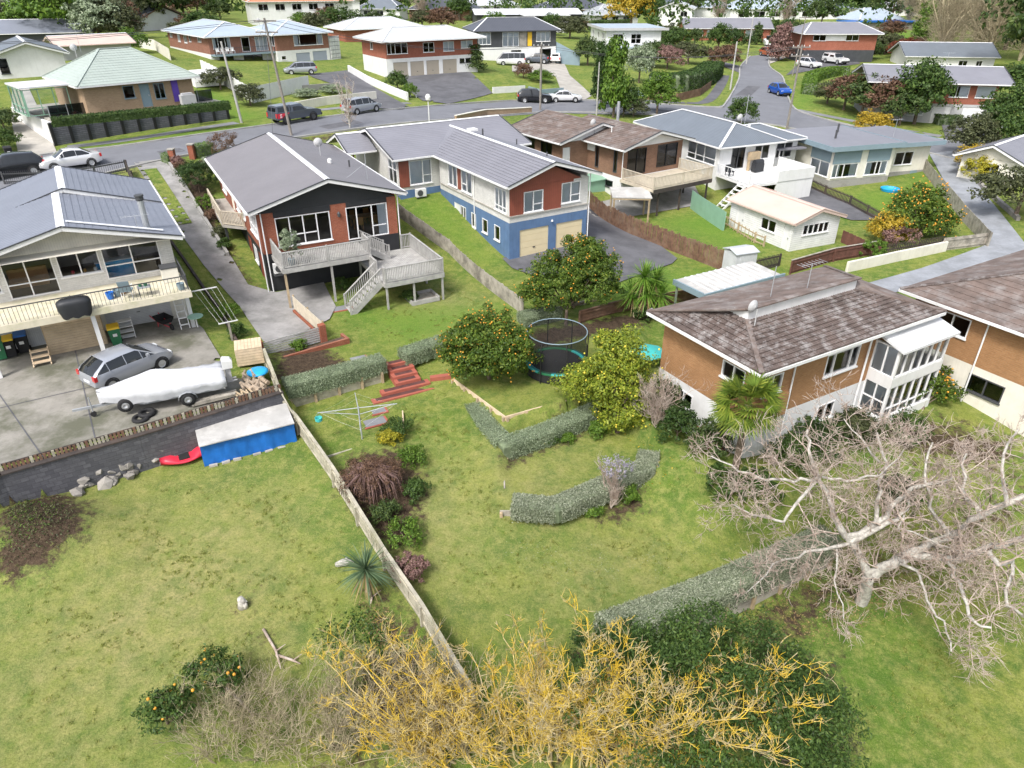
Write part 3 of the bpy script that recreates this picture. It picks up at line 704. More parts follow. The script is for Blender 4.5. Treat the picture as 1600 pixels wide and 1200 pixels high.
def railing(root,pts,h,mat,sp=.12,bw=.04,bt=.025,top=.11,post=.09,rail=True,bottom=True,bmat=None):
    for a,b in zip(pts[:-1],pts[1:]):
        a,b = Vector(a),Vector(b);d = b - a;L = math.hypot(d.x,d.y);rz = math.atan2(d.y,d.x);n = max(1,int(L / sp))
        for i in range(1,n):
            p = a + d * (i / n);piece('baluster',bmat or mat,root,(p.x,p.y,p.z + .05),(bw,bt,h - .06),rz)
        m = MB();m.bar(a + Vector((0,0,h)),b + Vector((0,0,h)),top,.045)
        if bottom:m.bar(a + Vector((0,0,.1)),b + Vector((0,0,.1)),.05,.07)
        m.build('handrail',mat,root)
    for p in pts:piece('rail_post',mat,root,(p[0],p[1],p[2] - .05),(post,post,h + .12))
def dish(H,u,v,z,r=.33,s=1):
    m = MB();m.tube([(u,v,z - .1),(u,v,z + .75)],.025,5);m.lathe([(.01,.0),(r * .6,.06),(r,.16)],(u,v + .1,z + .8),14,axis='y');return m.build('satellite_dish','grey_wall',H.root)
def aerial(H,u,v,z,h=2.2,L=1.6):
    m = MB();m.tube([(u,v,z - .1),(u,v,z + h)],.02,5);m.tube([(u - L / 2,v,z + h),(u + L / 2,v,z + h - .05)],.012,4)
    for i in range(7):x = u - L / 2 + L * i / 6;m.tube([(x,v - .25,z + h),(x,v + .25,z + h)],.008,4)
    return m.build('aerial','galv',H.root)
# ---- main house: charcoal gable, orange brick, decks
H = House('house','two-storey orange brick and black house with grey gable roof and weathered timber decks',(-15.73,41.59),28.5,2.4)
MAIN = H
fl = 2.5
H.wall((.6,.35),(9.4,.35),-.6,fl,'black_wall')
H.wall((9.4,.35),(9.4,16),-.6,fl,'black_wall',inset=.16)
H.wall((.6,16),(.6,.35),-.6,fl,'black_wall',[(4.2 + 6,5.2 + 6,.3,2.2,'d',[],[],'','rust_clad'),(13.6,14.9,.15,2.1,'d',[],[],'','rust_clad'),(11.9,13,1.0,2.1,'w',[.5])],inset=.16)
H.wall((9.4,16),(.6,16),-.6,fl,'black_wall')
H.wall((.6,.35),(9.4,.35),fl,5.02,'brick_orange',[(.95,4.35,fl + .32,fl + 2.16,'w',[.25,.5,.75],[(.36,.27,.73)],''),(5.4,8.15,fl + .08,fl + 2.2,'s',[.25,.62],[(.33,.62,.95)],'R')])
H.wall((9.4,.35),(9.4,16),fl,5.3,'brick_orange',[(3,4.4,3.4,4.6,'w',[.5]),(8,9.8,3.4,4.6,'w',[.5],[],'B')],inset=.16)
H.wall((9.4,16),(.6,16),fl,5.02,'brick_orange',[(2,4,3.2,4.5,'w',[.5])])
H.wall((.6,16),(.6,.35),fl,5.3,'brick_orange',[(1.5,3.3,3.3,4.6,'w',[.5],[],'B'),(5.4,6.3,2.7,4.7,'d',[],[],'','cream'),(7.4,8.8,3.3,4.6,'w',[.5],[],'F'),(9.6,10.6,3.3,4.6,'w',[.5]),(12.3,14.6,3.2,4.6,'w',[.33,.66],[.35],'')],inset=.16)
H.tri((.6,.33),(9.4,.33),4.4,5.03,6.55,'vert_black');H.tri((9.4,16),(.6,16),4.4,5.03,6.55,'vert_black')
H.part('cladding_panel','vert_black',lambda m:m.box(1.5,5.02,.30,.345,fl + 2.19,5.03))
H.part('cladding_panel','vert_black',lambda m:m.box(6.05,8.75,.30,.345,fl + 2.23,5.03))
H.part('base_panel','black_wall',lambda m:m.box(6.02,9.42,.31,.345,-.5,fl + .05))
H.floor(.6,9.4,.35,16,fl);H.floor(.6,9.4,.35,16,5.02,.05,'interior','ceiling');H.lining(.76,9.24,7.5,0,fl,4.9)
H.gable(0,10,-.12,16.5,5.3,6.72,'v','roof_grey_lilac',um=5.0)
H.part('soffit','white',lambda m:(m.box(.05,.6,.0,16.4,5.12,5.17),m.box(9.4,9.95,.0,16.4,5.12,5.17)))
H.pipe(.45,.25,-.2,5.15);H.pipe(.75,.22,-.2,5.1);H.pipe(9.5,.28,-.2,5.1)
H.part('wall_lamp','dark_metal',lambda m:m.lathe([(.03,0),(.09,.05),(.11,.25),(.02,.36)],(5.52,.25,4.2),8))
dish(H,7.1,9.4,6.2);H.part('roof_vent','white',lambda m:m.lathe([(.16,0),(.16,.25),(.05,.33)],(7.0,6.6,6.15),12))
H.part('vent_pipe','dark_metal',lambda m:m.tube([(8.3,6.4,5.7),(8.3,6.4,6.25)],.06,8));H.part('aerial_mast','galv',lambda m:(m.tube([(8.2,2.2,5.7),(8.2,2.2,7.5)],.02,5),m.tube([(6.6,1.6,6.2),(8.2,2.2,6.9)],.012,4)))
# indoor furniture glimpsed through the panes
def diningtable(H,u,v,z,mat='wood_furniture'):
    t = thing('dining_table','wooden dining table seen through the sliding door of the orange brick house','table',H.wpt(u,v,z),H.rz)
    m = MB();m.box(-.9,.9,-.5,.5,.7,.75);m.build('tabletop',mat,t)
    for x in (-.8,.8):
        for y in (-.4,.4):piece('leg',mat,t,(x,y,0),(.07,.07,.7))
    for i,(x,y,r) in enumerate(((-.5,-.75,0),(.5,-.75,0),(-.5,.75,3.14),(.5,.75,3.14))):
        c = thing('dining_chair','wooden dining chair inside the orange brick house, ' + ('near side of the table, left','near side of the table, right','far side of the table, left','far side of the table, right')[i],'chair',H.wpt(u + x,v + y,z),H.rz + r,'dining chairs inside the orange brick house')
        m = MB();m.box(-.2,.2,-.2,.2,.42,.46);m.build('seat',mat,c);m = MB();m.box(-.2,.2,-.22,-.18,.46,.95);m.build('backrest',mat,c)
        for a in (-.17,.17):
            for b in (-.17,.17):piece('leg',mat,c,(a,b,0),(.04,.04,.42))
diningtable(H,7.9,3.0,fl)
# decks of the main house
def deckfloor(root,u0,u1,v0,v1,z,mat,along='u',bw=.14):
    m = MB();a = v0 if along == 'u' else u0;b = v1 if along == 'u' else u1
    while a < b - .02:
        e = min(a + bw - .012,b)
        if along == 'u':m.box(u0,u1,a,e,z - .035,z)
        else:m.box(a,e,v0,v1,z - .035,z)
        a += bw
    m.build('deck_boards',mat,root)['kind'] = 'stuff'
    j = MB();j.box(u0,u1,v0 - .04,v0 - .003,z - .26,z + .02);j.box(u0,u1,v1 + .003,v1 + .04,z - .24,z - .02);j.box(u0 - .04,u0 - .002,v0,v1,z - .25,z + .015);j.box(u1 + .002,u1 + .04,v0,v1,z - .25,z + .015)
    x = u0 + .5
    while x < u1:j.box(x,x + .05,v0 + .01,v1 - .01,z - .2,z - .04);x += .6
    j.build('deck_frame',mat,root)
dk = thing('deck','weathered grey timber deck on posts across the orange brick house','deck',H.wpt(0,0,0),H.rz)
deckfloor(dk,1.05,6.5,-2.6,.3,fl - .08,'deck_grey');z = fl - .08
railing(dk,[(1.1,.2,z),(1.1,-2.55,z),(3.8,-2.55,z),(6.45,-2.55,z)],1.0,'deck_grey',.105,.05,.025)
railing(dk,[(6.45,-2.55,z),(6.45,-1.35,z)],1.0,'deck_grey',.105,.05,.025)
for u,v in ((1.15,-2.5),(3.95,-2.5),(6.4,-2.5),(6.4,-.2)):piece('post','deck_grey' if u > 2 else 'timber',dk,(u,v,-.9),(.12,.12,z + .85))
ld = thing('deck','lower square weathered timber deck with railing standing on tall posts over the lawn','deck',H.wpt(0,0,0),H.rz);z2 = 1.45
deckfloor(ld,6.35,10.2,-5.3,.25,z2,'deck_grey','v')
railing(ld,[(6.4,-3.75,z2),(6.4,-2.7,z2)],.95,'deck_grey',.105,.05);railing(ld,[(6.4,-4.95,z2),(6.4,-5.25,z2),(10.15,-5.25,z2),(10.15,.2,z2),(9.5,.2,z2)],.95,'deck_grey',.105,.05)
for u,v in ((6.45,-5.2),(8.2,-5.2),(10.1,-5.2),(10.1,-2.5),(10.1,.1),(6.45,-2.6),(8.2,-1.5)):piece('post','deck_grey',ld,(u,v,-1.1),(.11,.11,z2 + 1.05))
def stairs(root,a,b,w,n,mat,h=.9,rails=(1,1),sp=.13):
    a,b = Vector(a),Vector(b);d = b - a;fl_ = Vector((d.x,d.y,0));L = fl_.length;f = fl_ / L;s_ = Vector((-f.y,f.x,0));rz = math.atan2(f.y,f.x)
    for i in range(n):
        p = a + d * ((i + .5) / n);piece('tread',mat,root,(p.x,p.y,p.z - .04),(L / n + .04,w,.04),rz)
    m = MB()
    for k in (-1,1):m.bar(a + s_ * k * w / 2 - Vector((0,0,.1)),b + s_ * k * w / 2 - Vector((0,0,.1)),.05,.26)
    m.build('stringer',mat,root)
    for k,on in zip((-1,1),rails):
        if not on:continue
        A,B = a + s_ * k * w / 2,b + s_ * k * w / 2;q = max(2,int(L / sp))
        for i in range(1,q):p = A + (B - A) * (i / q);piece('baluster',mat,root,(p.x,p.y,p.z),(.05,.025,h),rz)
        m = MB();m.bar(A + Vector((0,0,h)),B + Vector((0,0,h)),.1,.05);m.bar(A + Vector((0,0,.12)),B + Vector((0,0,.12)),.05,.07);m.build('handrail',mat,root)
        piece('rail_post',mat,root,(B.x,B.y,B.z - .3),(.1,.1,h + .35),rz)
st = thing('stairs','weathered timber stairs with slatted railings going from the lower deck down to the lawn','stairs',H.wpt(0,0,0),H.rz)
stairs(st,(6.3,-4.35,z2),(4.2,-4.35,-.25),1.15,8,'deck_grey')
st = thing('stairs','short timber stairs joining the upper deck to the lower square deck','stairs',H.wpt(0,0,0),H.rz)
stairs(st,(6.55,-.75,z),(8.1,-.75,z2 + .02),1.1,5,'deck_grey')
bl = thing('balcony','concrete entry balcony with pale slatted railing on the driveway side of the orange brick house','balcony',H.wpt(0,0,0),H.rz)
m = MB();m.prism([(.59,5.9),(.59,14.2),(-.65,14.2),(-.75,7.3)],fl + .02,fl + .2);m.build('slab','pale_concrete',bl)
railing(bl,[(.5,6.0,fl + .2),(-.7,7.3,fl + .2),(-.62,13.6,fl + .2)],.95,'deck_tan',.12,.06)
for v in (7.5,10.5):piece('post','charcoal',bl,(-.55,v,-.4),(.16,.16,fl + .43))
m = MB();m.box(-.55,.55,8.6,8.8,-.5,1.6);m.build('foundation_wall','old_block',bl)
def heatpump(loc,rz,label,s=1):
    t = thing('heat_pump',label,'heat pump',loc,rz);m = MB();m.box(-.42 * s,.42 * s,-.16,.16,.06,.66 * s);m.build('case','white',t)
    m = MB();m.lathe([(.24,0),(.24,.02),(.05,.03)],(-.1,-.185,.36),16,axis='y');m.build('fan_grille','dark_metal',t);m = MB();m.box(-.4,-.32,-.15,.15,0,.06);m.box(.32,.4,-.15,.15,0,.06);m.build('feet','dark_metal',t)
heatpump(H.wpt(1.35,-.05,1.3),H.rz,'white heat pump unit under the upper timber deck beside the downpipes');
m = MB();m.box(.9,1.8,-.25,.32,1.2,1.29);m.build('bracket','dark_metal',H.root)
# ---- blue and white house
H = House('house','blue and white block house with two cream garage doors and rust panelled gable',(-.18,48.25),31,2.4);BLUE = H
b0 = 2.6
H.wall((0,0),(6.66,0),-.5,b0,'blue_wall',[(.85,3.3,-.3,1.95,'g',[],[],'','door_cream'),(3.95,6.3,-.3,1.95,'g',[],[],'','door_cream')])
H.wall((6.66,0),(6.66,11),-.5,b0,'blue_wall',inset=.16);H.wall((0,11),(0,0),-.5,b0,'blue_wall',[(2.6,3.5,.1,2.1,'d',[],[],'','white'),(3.6,4.5,1.1,2.1,'w',[.5]),(5.4,6.1,.9,2.0,'w'),(7.1,7.9,.95,2.0,'w'),(8.9,9.7,.9,2.0,'w')],inset=.16)
H.wall((0,0),(6.66,0),b0,5.02,'block_white',[(1.15,2.75,b0 + .55,b0 + 2.0,'w',[.5],[(.35,.5,1)],'F'),(4.3,5.95,b0 + .75,b0 + 2.2,'w',[.5],[(.35,.5,1)],'F')])
H.wall((6.66,0),(6.66,11),b0,5.3,'block_white',[(2,3.5,3.5,4.6,'w',[.5])],inset=.16)
H.wall((0,11),(0,0),b0,5.3,'block_white',[(1.7,3.2,b0 + .7,b0 + 2.3,'w',[.5],[],'F'),(3.9,5.6,b0 + .7,b0 + 2.3,'w',[.5],[(.35,0,.5)],'F'),(9.0,10.6,b0 + .55,b0 + 2.15,'w',[.33,.66],[.22],'F')],inset=.16)
H.part('clad_panel','vert_rust',lambda m:(m.box(.0,1.12,-.05,-.004,b0 + .5,5.0),m.box(2.78,4.27,-.05,-.004,b0 + .5,5.0),m.box(1.12,2.78,-.05,-.004,b0 + 2.03,5.0),m.box(4.27,5.3,-.05,-.004,b0 + 2.23,5.0)))
H.tri((0,-.05),(5.98,-.05),3.33,5.01,6.2,'vert_rust',.2);H.tri((5.99,0),(6.66,0),.02,5.01,5.2,'block_white')
H.part('clad_panel','vert_rust',lambda m:m.box(-.05,-.004,7.15,7.65,b0 + .7,b0 + 2.3))
H.part('sill_band','pale_concrete',lambda m:(m.box(-.06,6.7,-.09,-.003,b0 + .42,b0 + .5),m.box(-.07,-.003,0,10.7,b0 + .42,b0 + .5)))
H.floor(0,6.66,0,11,b0);H.floor(0,6.66,0,11,5.02,.05,'interior','ceiling');H.lining(.2,6.5,4.5,0,b0,5)
# wing across the back
H.ring(-3.3,7.9,11.2,21,1.2,2.75,'blue_wall')
H.wall((-3.3,11.2),(7.9,11.2),2.75,5.02,'block_white',[(.85,2.75,3.1,4.95,'w',[.6],[(.35,.6,1)],'F')]);H.wall((7.9,11.2),(7.9,21),2.75,5.3,'block_white',inset=.16);H.wall((7.9,21),(-3.3,21),2.75,5.3,'block_white')
H.wall((-3.3,21),(-3.3,11.2),2.75,5.02,'block_white',[(7.6,9.3,3.1,4.95,'w',[.5],[.6],'F')],inset=.16);H.tri((-3.3,21),(-3.3,11.2),4.9,5.0,6.4,'block_white')
H.part('clad_panel','vert_rust',lambda m:m.box(-3.34,-2.5,11.14,11.19,3.0,5.0))
H.floor(-3.3,7.9,11.2,21,2.75)
H.gable(-.5,7.3,-.62,15.5,5.3,6.5,'v','roof_mid_grey',n=0,um=3.3,ridge='roof_trim',fb=False)
H.gable(-3.9,8.5,10.7,21.6,5.31,6.75,'u','roof_mid_grey',n=0)
for k in range(13):   # pressed tile courses down the near slope
    f = k / 13;u_ = -.5 + 3.8 * f;zc = 5.3 + 1.2 * f + .02
    H.part('roof_batten_line','roof_mid_grey',lambda m:m.bar((u_,-.6,zc),(u_,10.75 + 3.3 * f,zc),.05,.03))
H.part('roof_skylight','white',lambda m:m.box(3.6,4.3,12.2,12.9,6.45,6.6));H.part('vent_pipe','dark_metal',lambda m:m.tube([(4.5,11.8,6.1),(4.5,11.8,6.65)],.07,8))
H.part('vent_pipe','dark_metal',lambda m:m.tube([(6.6,9.9,5.5),(6.6,9.9,5.95)],.05,8));H.part('vent_pipe','dark_metal',lambda m:m.tube([(5.6,3.9,5.7),(5.6,3.9,6.1)],.05,8))
H.pipe(-.07,5.0,-.2,5.2);H.pipe(6.75,-.05,-.3,5.2)
H.part('flood_lamp','white',lambda m:m.lathe([(.02,0),(.09,.04),(.06,.14)],(3.5,-.12,2.2),8))
for u,v in ((-5.2,16.2),(-5.2,18.5)):H.part('porch_post','rust_clad',lambda m:m.box(u,u + .12,v,v + .12,1.5,5.4))
H.gable(-6.0,-3.6,15.0,20.2,5.25,6.3,'u','roof_mid_grey',edge='white')
hp_ = H.wpt(-1.8,10.75,0);hp_.z = max(hz(hp_.x,hp_.y),3.9) + .1;heatpump(hp_,H.rz,'white heat pump unit on the grass bank against the blue house')
# ---- house at the left with a long deck
H = House('house','cream block house with blue-grey tile roof and long wire-railed deck over a garage',(-16.83,34.41),31,3.05);LEFT = H
f0 = 2.6
ops = [(.2,1.9,f0 + .5,f0 + 1.95,'w',[.5],[.35]),(2.15,4.35,f0 + .05,f0 + 2.05,'s',[.45],[.36]),(4.55,6.45,f0 + .75,f0 + 2.1,'w',[.5],[]),(6.6,9.35,f0 + .25,f0 + 2.2,'s',[.5],[.36])]
H.wall((-10,3.4),(-.0,3.4),f0,4.75,'block_white',[(a,b,c,d,*e) for a,b,c,d,*e in ops])
H.wall((0,3.4),(0,15.2),-.5,4.9,'block_white',[(4,5.5,3.4,4.5,'w',[.5])],inset=.16);H.wall((0,15.2),(-10,15.2),-.5,4.75,'block_white');H.wall((-10,15.2),(-10,3.4),-.5,4.9,'block_white',inset=.16)
H.wall((-10,3.4),(0,3.4),-.5,f0,'cream',[(5.9,9.2,-.1,2.15,'g',[],[],'','galv')])
H.part('roller_door','roller',lambda m:m.box(-4.12,-.75,3.42,3.5,-.15,2.2))
H.part('store_wall','corr_clad',lambda m:m.box(-9.8,-5.8,3.2,3.28,-.1,2.1))
H.tri((-10,3.38),(0,3.38),5.2,4.76,6.0,'wb_cream');H.tri((0,15.2),(-10,15.2),5,4.76,6.0,'wb_cream')
H.floor(-10,0,3.4,15.2,f0);H.floor(-10,0,3.4,15.2,4.75,.05,'interior','ceiling');H.lining(-9.8,-.2,7.5,0,f0,4.7)
H.gable(-9.9,.55,2.2,9.6,4.9,6.25,'v','roof_blue_grey',n=16,um=-4.75,fb=False);H.gable(-9.2,.55,9.55,15.8,4.93,6.42,'v','roof_blue_grey',n=16,um=-4.35)
H.part('roof_flashing','roof_trim',lambda m:m.bar((-4.5,3.15,6.27),(-.25,2.75,5.22),.2,.03,up=(0.2,0,1)))
H.part('soffit','cream',lambda m:m.box(-9.8,.45,2.3,3.35,4.8,4.83))
def flue(m):m.tube([(-.95,3.3,5.3),(-.95,3.3,6.75)],.16,12)
H.part('flue','galv',flue);H.part('flue_cowl','dark_metal',lambda m:m.lathe([(.17,0),(.2,.05),(.2,.2),(.23,.22),(.23,.3)],(-.95,3.3,6.75),12));aerial(H,-1.4,3.0,5.4,.7,1.3)
dk = thing('deck','cream timber deck with thin wire balusters along the cream block house','deck',H.wpt(0,0,0),H.rz)
deckfloor(dk,-10.5,.1,.12,3.38,f0 - .02,'deck_cream')
m = MB();m.box(-10.5,.14,.02,.075,f0 - .3,f0 + .04);m.build('fascia_board','deck_cream',dk)
railing(dk,[(-10.4,.14,f0),(-5.2,.14,f0),(.05,.14,f0),(.05,3.3,f0)],.85,'dark_metal',.17,.018,.018,.05,.03,bottom=False)
for u,v in ((-9.1,.3),(-4.55,.3),(.0,1.9)):piece('post','white',dk,(u,v,-.4),(.2,.2,f0 + .1))

# ---- tan brick house at the right: tiled roof laid tile by tile
H = House('house','tan brick house with aged brown tile roof and white two-storey sunroom',(9.71,24.13),30,1.5);RIGHT = H
ze = 5.0
H.ring(.7,11.3,.65,6.4,-1.2,2.1,'white',F=[(4.4,5.6,.7,1.6,'w',[.5])],L=[(1.2,2.4,.9,1.7,'w',[.5])])
H.ring(.7,11.3,.65,6.4,2.1,4.96,'brick_tan',F=[(.35,1.5,3.3,4.2,'w',[.5]),(4.2,6.4,3.15,4.25,'w',[.25,.75])],L=[(3.8,5.1,3.5,4.3,'w',[.5])])
H.floor(.7,11.3,.65,6.4,2.2);H.floor(.7,11.3,.65,6.4,4.95,.05,'interior','ceiling')
H.part('brick_return','brick_tan',lambda m:m.box(.5,2.6,.45,.648,2.1,3.2))
tm = MB()   # one interlocking tile, curved across
tn = 8
for i in range(tn + 1):
    x = .30 * i / tn;zz = .022 * abs(math.sin(2 * math.pi * i / tn)) + .06
    tm.v += [(x,0,zz),(x,.26,zz - .055)]
tm.f = [(2 * i,2 * i + 2,2 * i + 3,2 * i + 1) for i in range(tn)];o_ = len(tm.v)
tm.v += [(.30 * i / tn,0,-.005) for i in range(tn + 1)];tm.f += [(o_ + i,o_ + i + 1,2 * i + 2,2 * i) for i in range(tn)]
tile_me = bpy.data.meshes.new('roof_tile');tile_me.from_pydata(tm.v,[],tm.f);tile_me.materials.append(MATS['tile_brown'])
def tiled(H,a,b,c,d,maxn):
    a,b,c,d = map(Vector,(a,b,c,d));r = H.plane(a,b,c,d,'tile_brown',0,name='roof')
    X = (b - a).normalized();N = X.cross(d - a).normalized();Y = N.cross(X);hgt = (d - a).dot(Y);n = int(hgt / .215);rest = MB();k = 0
    rot = Matrix((X,Y,N)).transposed();eul = rot.to_euler()
    for j in range(n):
        t = j / n;L,Rr = a.lerp(d,t),b.lerp(c,t);w = (Rr - L).length;q = int(w / .30)
        for i in range(q):
            p = L + X * (i * w / q)
            p = p + N * random.uniform(0,.008)
            if k < maxn:
                o = bpy.data.objects.new('roof_tile',tile_me);C.objects.link(o);o.parent = r;o.location = p;o.rotation_euler = eul;k += 1
            else:rest.add([p + rot @ Vector(v) for v in tm.v],tm.f)
    if rest.f:rest.build('roof_tiles','tile_brown',r)['kind'] = 'stuff'
    return r
vb,zb1,zb2 = 2.6,ze + .86,ze + 1.4
r = tiled(H,(0,0,ze),(11.9,0,ze),(8.6,vb,zb1),(1.7,vb,zb1),200)
tiled(H,(0,6.9,ze),(0,0,ze),(1.7,vb,zb1),(1.7,3.6,zb1 + .02),100)
H.plane((11.9,0,ze),(11.9,6.7,ze),(8.6,vb,zb2),(8.6,vb,zb1),'tile_aged',13)
H.plane((11.9,6.7,ze),(0,6.9,ze),(1.7,vb,zb2),(8.6,vb,zb2),'tile_aged',13)
m = MB();m.add([(1.7,vb - .02,zb1 - .1),(8.6,vb - .02,zb1 - .1),(8.6,vb - .02,zb2),(1.7,vb - .02,zb2),(1.7,3.6,zb1),(1.7,3.6,zb2 - .3)],[(0,1,2,3),(4,0,3,5)]);m.build('clerestory_band','white',r)
m = MB();m.bar((1.55,vb - .05,zb2 + .03),(8.7,vb - .05,zb2 + .03),.25,.06);m.bar((0,0,ze + .06),(1.7,vb,zb1 + .05),.2,.06);m.bar((11.9,0,ze + .06),(8.6,vb,zb1 + .06),.2,.06);m.bar((8.6,vb,zb2 + .03),(11.9,6.7,ze + .05),.2,.06);m.bar((1.7,vb,zb2),(0,6.9,ze + .05),.2,.06);m.build('ridge_cap','tile_aged',r)
m = MB()
for a,b in (((0,0),(11.9,0)),((0,0),(0,6.9)),((0,6.9),(11.9,6.7)),((11.9,0),(11.9,6.7))):m.bar((*a,ze - .09),(*b,ze - .09),.12,.13)
m.build('gutter','white',r)
H.part('soffit','white',lambda m:(m.box(.05,11.8,.05,.64,ze - .16,ze - .12),m.box(.05,.69,.64,6.8,ze - .16,ze - .12)))
dish(H,1.75,2.2,zb1 - .1,.28);aerial(H,6.0,3.2,zb2 - .2,1.2,1.4);H.part('aerial_mast','galv',lambda m:m.tube([(3.9,3.4,6.2),(3.9,3.4,7.6)],.02,5))
H.pipe(2.75,.55,-.8,4.8);H.pipe(7.6,.52,-.8,4.8,r=.05)
# sunroom
for (a,b,zz0,zz1,nv) in (((8.2,-.55),(11.9,-.55),2.75,4.2,5),((8.2,-.55),(11.9,-.55),.6,2.25,5)):
    w = 3.7;H.opening(a,0,(0,w,zz0,zz1,'s',[(i + 1) / (nv + 1) for i in range(nv)],[.28] if zz0 < 1 else [],''),'white_frame',False)
    H.opening((8.2,.65),-math.pi / 2,(0,1.2,zz0,zz1,'s',[.5],[.5] if zz0 < 1 else [],'F' if zz0 > 1 else ''),'white_frame',False)
    H.opening((11.9,-.55),math.pi / 2,(0,1.2,zz0,zz1,'s',[.5],[],''),'white_frame',False)
H.part('sunroom_band','white',lambda m:m.box(8.16,11.94,-.6,.64,2.25,2.74));H.part('sunroom_base','white',lambda m:m.box(8.16,11.94,-.6,.64,-1.0,.6))
for x in (8.18,11.8):H.part('sunroom_post','white',lambda m:m.box(x,x + .12,-.58,-.46,.6,4.2))
H.part('sunroom_roof','flat_roof_white',lambda m:m.slab([(8.0,-.85,4.25),(12.1,-.85,4.25),(12.1,.75,4.7),(8.0,.75,4.7)],.12))
t = thing('table','white table standing behind the upper glass of the sunroom','table',H.wpt(9.9,.1,2.74),H.rz);m = MB();m.box(-.7,.7,-.3,.3,.68,.72);m.build('tabletop','white',t)
for x in (-.6,.6):piece('leg','white',t,(x,0,0),(.05,.4,.68))
# ---- neighbour beyond it
H = House('house','tan brick house with brown hip tile roof cut by the frame edge beyond the sunroom',(24.3,25.6),30.5,1.4)
H.ring(.6,12,.6,8.6,-1,2.2,'cream',L=[(3.6,5.3,.9,1.8,'w',[.5])],F=[(1,3,.8,1.9,'w',[.5])],frame='dark_metal');H.ring(.6,12,.6,8.6,2.2,4.75,'brick_tan',L=[(1.2,2.9,3.3,4.3,'w',[.5])],F=[(2,4,3.2,4.3,'w',[.5])])
H.floor(.6,12,.6,8.6,2.2);H.hip(0,12.6,0,9.2,4.8,6.5,'tile_aged',13,axis='u',cap='tile_brown');H.pipe(.5,4.9,-.2,4.6)
# ---- brown brick house with a timber deck
H = House('house','brown brick house with lichened brown tile roof and white gable above a corner deck',(9.52,62.24),34,2.0);BR = H
ze = 5.0
H.ring(.7,7.9,.8,9.5,-.5,2.4,'white',L=[(6.6,7.6,1.3,1.9,'w',[],[],'','dark_metal')])
H.wall((.7,.8),(7.9,.8),2.4,4.9,'brick_brown',[(.55,2.75,2.55,4.75,'s',[.5],[],'','black_frame'),(4.1,6.6,2.8,4.75,'s',[.45],[],'','black_frame')],frame='black_frame',sill=False)
H.wall((7.9,.8),(7.9,9.5),2.4,4.95,'brick_brown',inset=.16);H.wall((7.9,9.5),(.7,9.5),2.4,4.95,'brick_brown');H.wall((.7,9.5),(.7,.8),2.4,4.95,'brick_brown',[(.6,1.4,4.1,4.8,'w',[],[],'','dark_metal'),(1.7,2.5,4.1,4.8,'w',[],[],'','dark_metal'),(5.0,5.5,2.7,4.8,'s',[],[],'','dark_metal'),(7.5,8.0,2.7,4.8,'s',[],[],'','dark_metal')],inset=.16)
H.part('wall_panel','white',lambda m:m.box(.63,.69,4.6,7.0,4.05,4.9))
H.floor(.7,7.9,.8,9.5,2.4);H.lining(.9,7.7,6,0,2.4,4.9);H.tri((.7,.78),(7.9,.78),3.6,4.91,5.85,'white')
H.gable(0,8.6,0,10,ze,6.15,'v','tile_aged',14,ridge='tile_aged',fb=False)
H.ring(-2.3,5.2,5.6,13,.8,4.95,'brick_brown',F=[(.1,.9,2.5,4.5,'d',[],[],'','white')],L=[(1.2,3.2,3.4,4.6,'w',[.5],[],'','black_frame'),(4.2,5.9,3.5,4.6,'w',[.5],[],'','black_frame')]);H.gable(-2.95,5.9,5.1,13.8,ze + .05,6.3,'v','tile_aged',14,ridge='tile_aged',um=1.9);H.tri((-2.3,5.58),(5.2,5.58),4.1,4.96,6.1,'white');H.tri((5.2,13),(-2.3,13),3.4,4.96,6.1,'white')
dish(H,1.3,5.5,5.5);H.part('vent_pipe','white',lambda m:m.tube([(2.2,4.2,5.5),(2.2,4.2,6.1)],.05,6));H.part('flue','galv',lambda m:m.tube([(6.8,8.6,5.3),(6.8,8.6,7.3)],.14,8));H.pipe(.6,.7,-.3,4.9)
dk = thing('deck','tan timber corner deck with slanted balusters over a carport behind the brown paling fence','deck',H.wpt(0,0),H.rz);zd = 2.35
deckfloor(dk,.5,7.6,-3.4,.75,zd,'deck_tan');railing(dk,[(.6,.6,zd),(.55,-3.35,zd),(4.0,-3.35,zd),(7.55,-3.35,zd),(7.55,.6,zd)],.95,'deck_tan',.16,.07)
m = MB();m.box(.5,7.6,-3.46,-3.44,zd - .4,zd - .05);m.build('fascia_board','paling_dark',dk)
for u,v in ((1.4,-3.2),(4.0,-3.2),(7.3,-3.2),(7.3,-.5)):piece('post','paling_dark',dk,(u,v,-.3),(.12,.12,zd + .1))
t = thing('lean_to','white-roofed timber lean-to shelter beside the brown paling fence','shelter',H.wpt(0,0),H.rz)
m = MB();m.slab([(-2.9,-2.2,1.95),(-.3,-4.2,1.95),(.9,-2.3,2.25),(-1.7,-.4,2.25)],.08);m.build('roof','lichen_sheet',t)
for u,v in ((-2.7,-2.2),(-.4,-4.0),(.7,-2.3),(-1.6,-.6)):piece('post','timber',t,(u,v,-.3),(.11,.11,2.2))
m = MB();m.bar((-2.8,-2.2,1.8),(-.35,-4.05,1.8),.08,.14);m.bar((-.35,-4.05,1.8),(.8,-2.3,1.95),.08,.14);m.build('beam','timber',t)
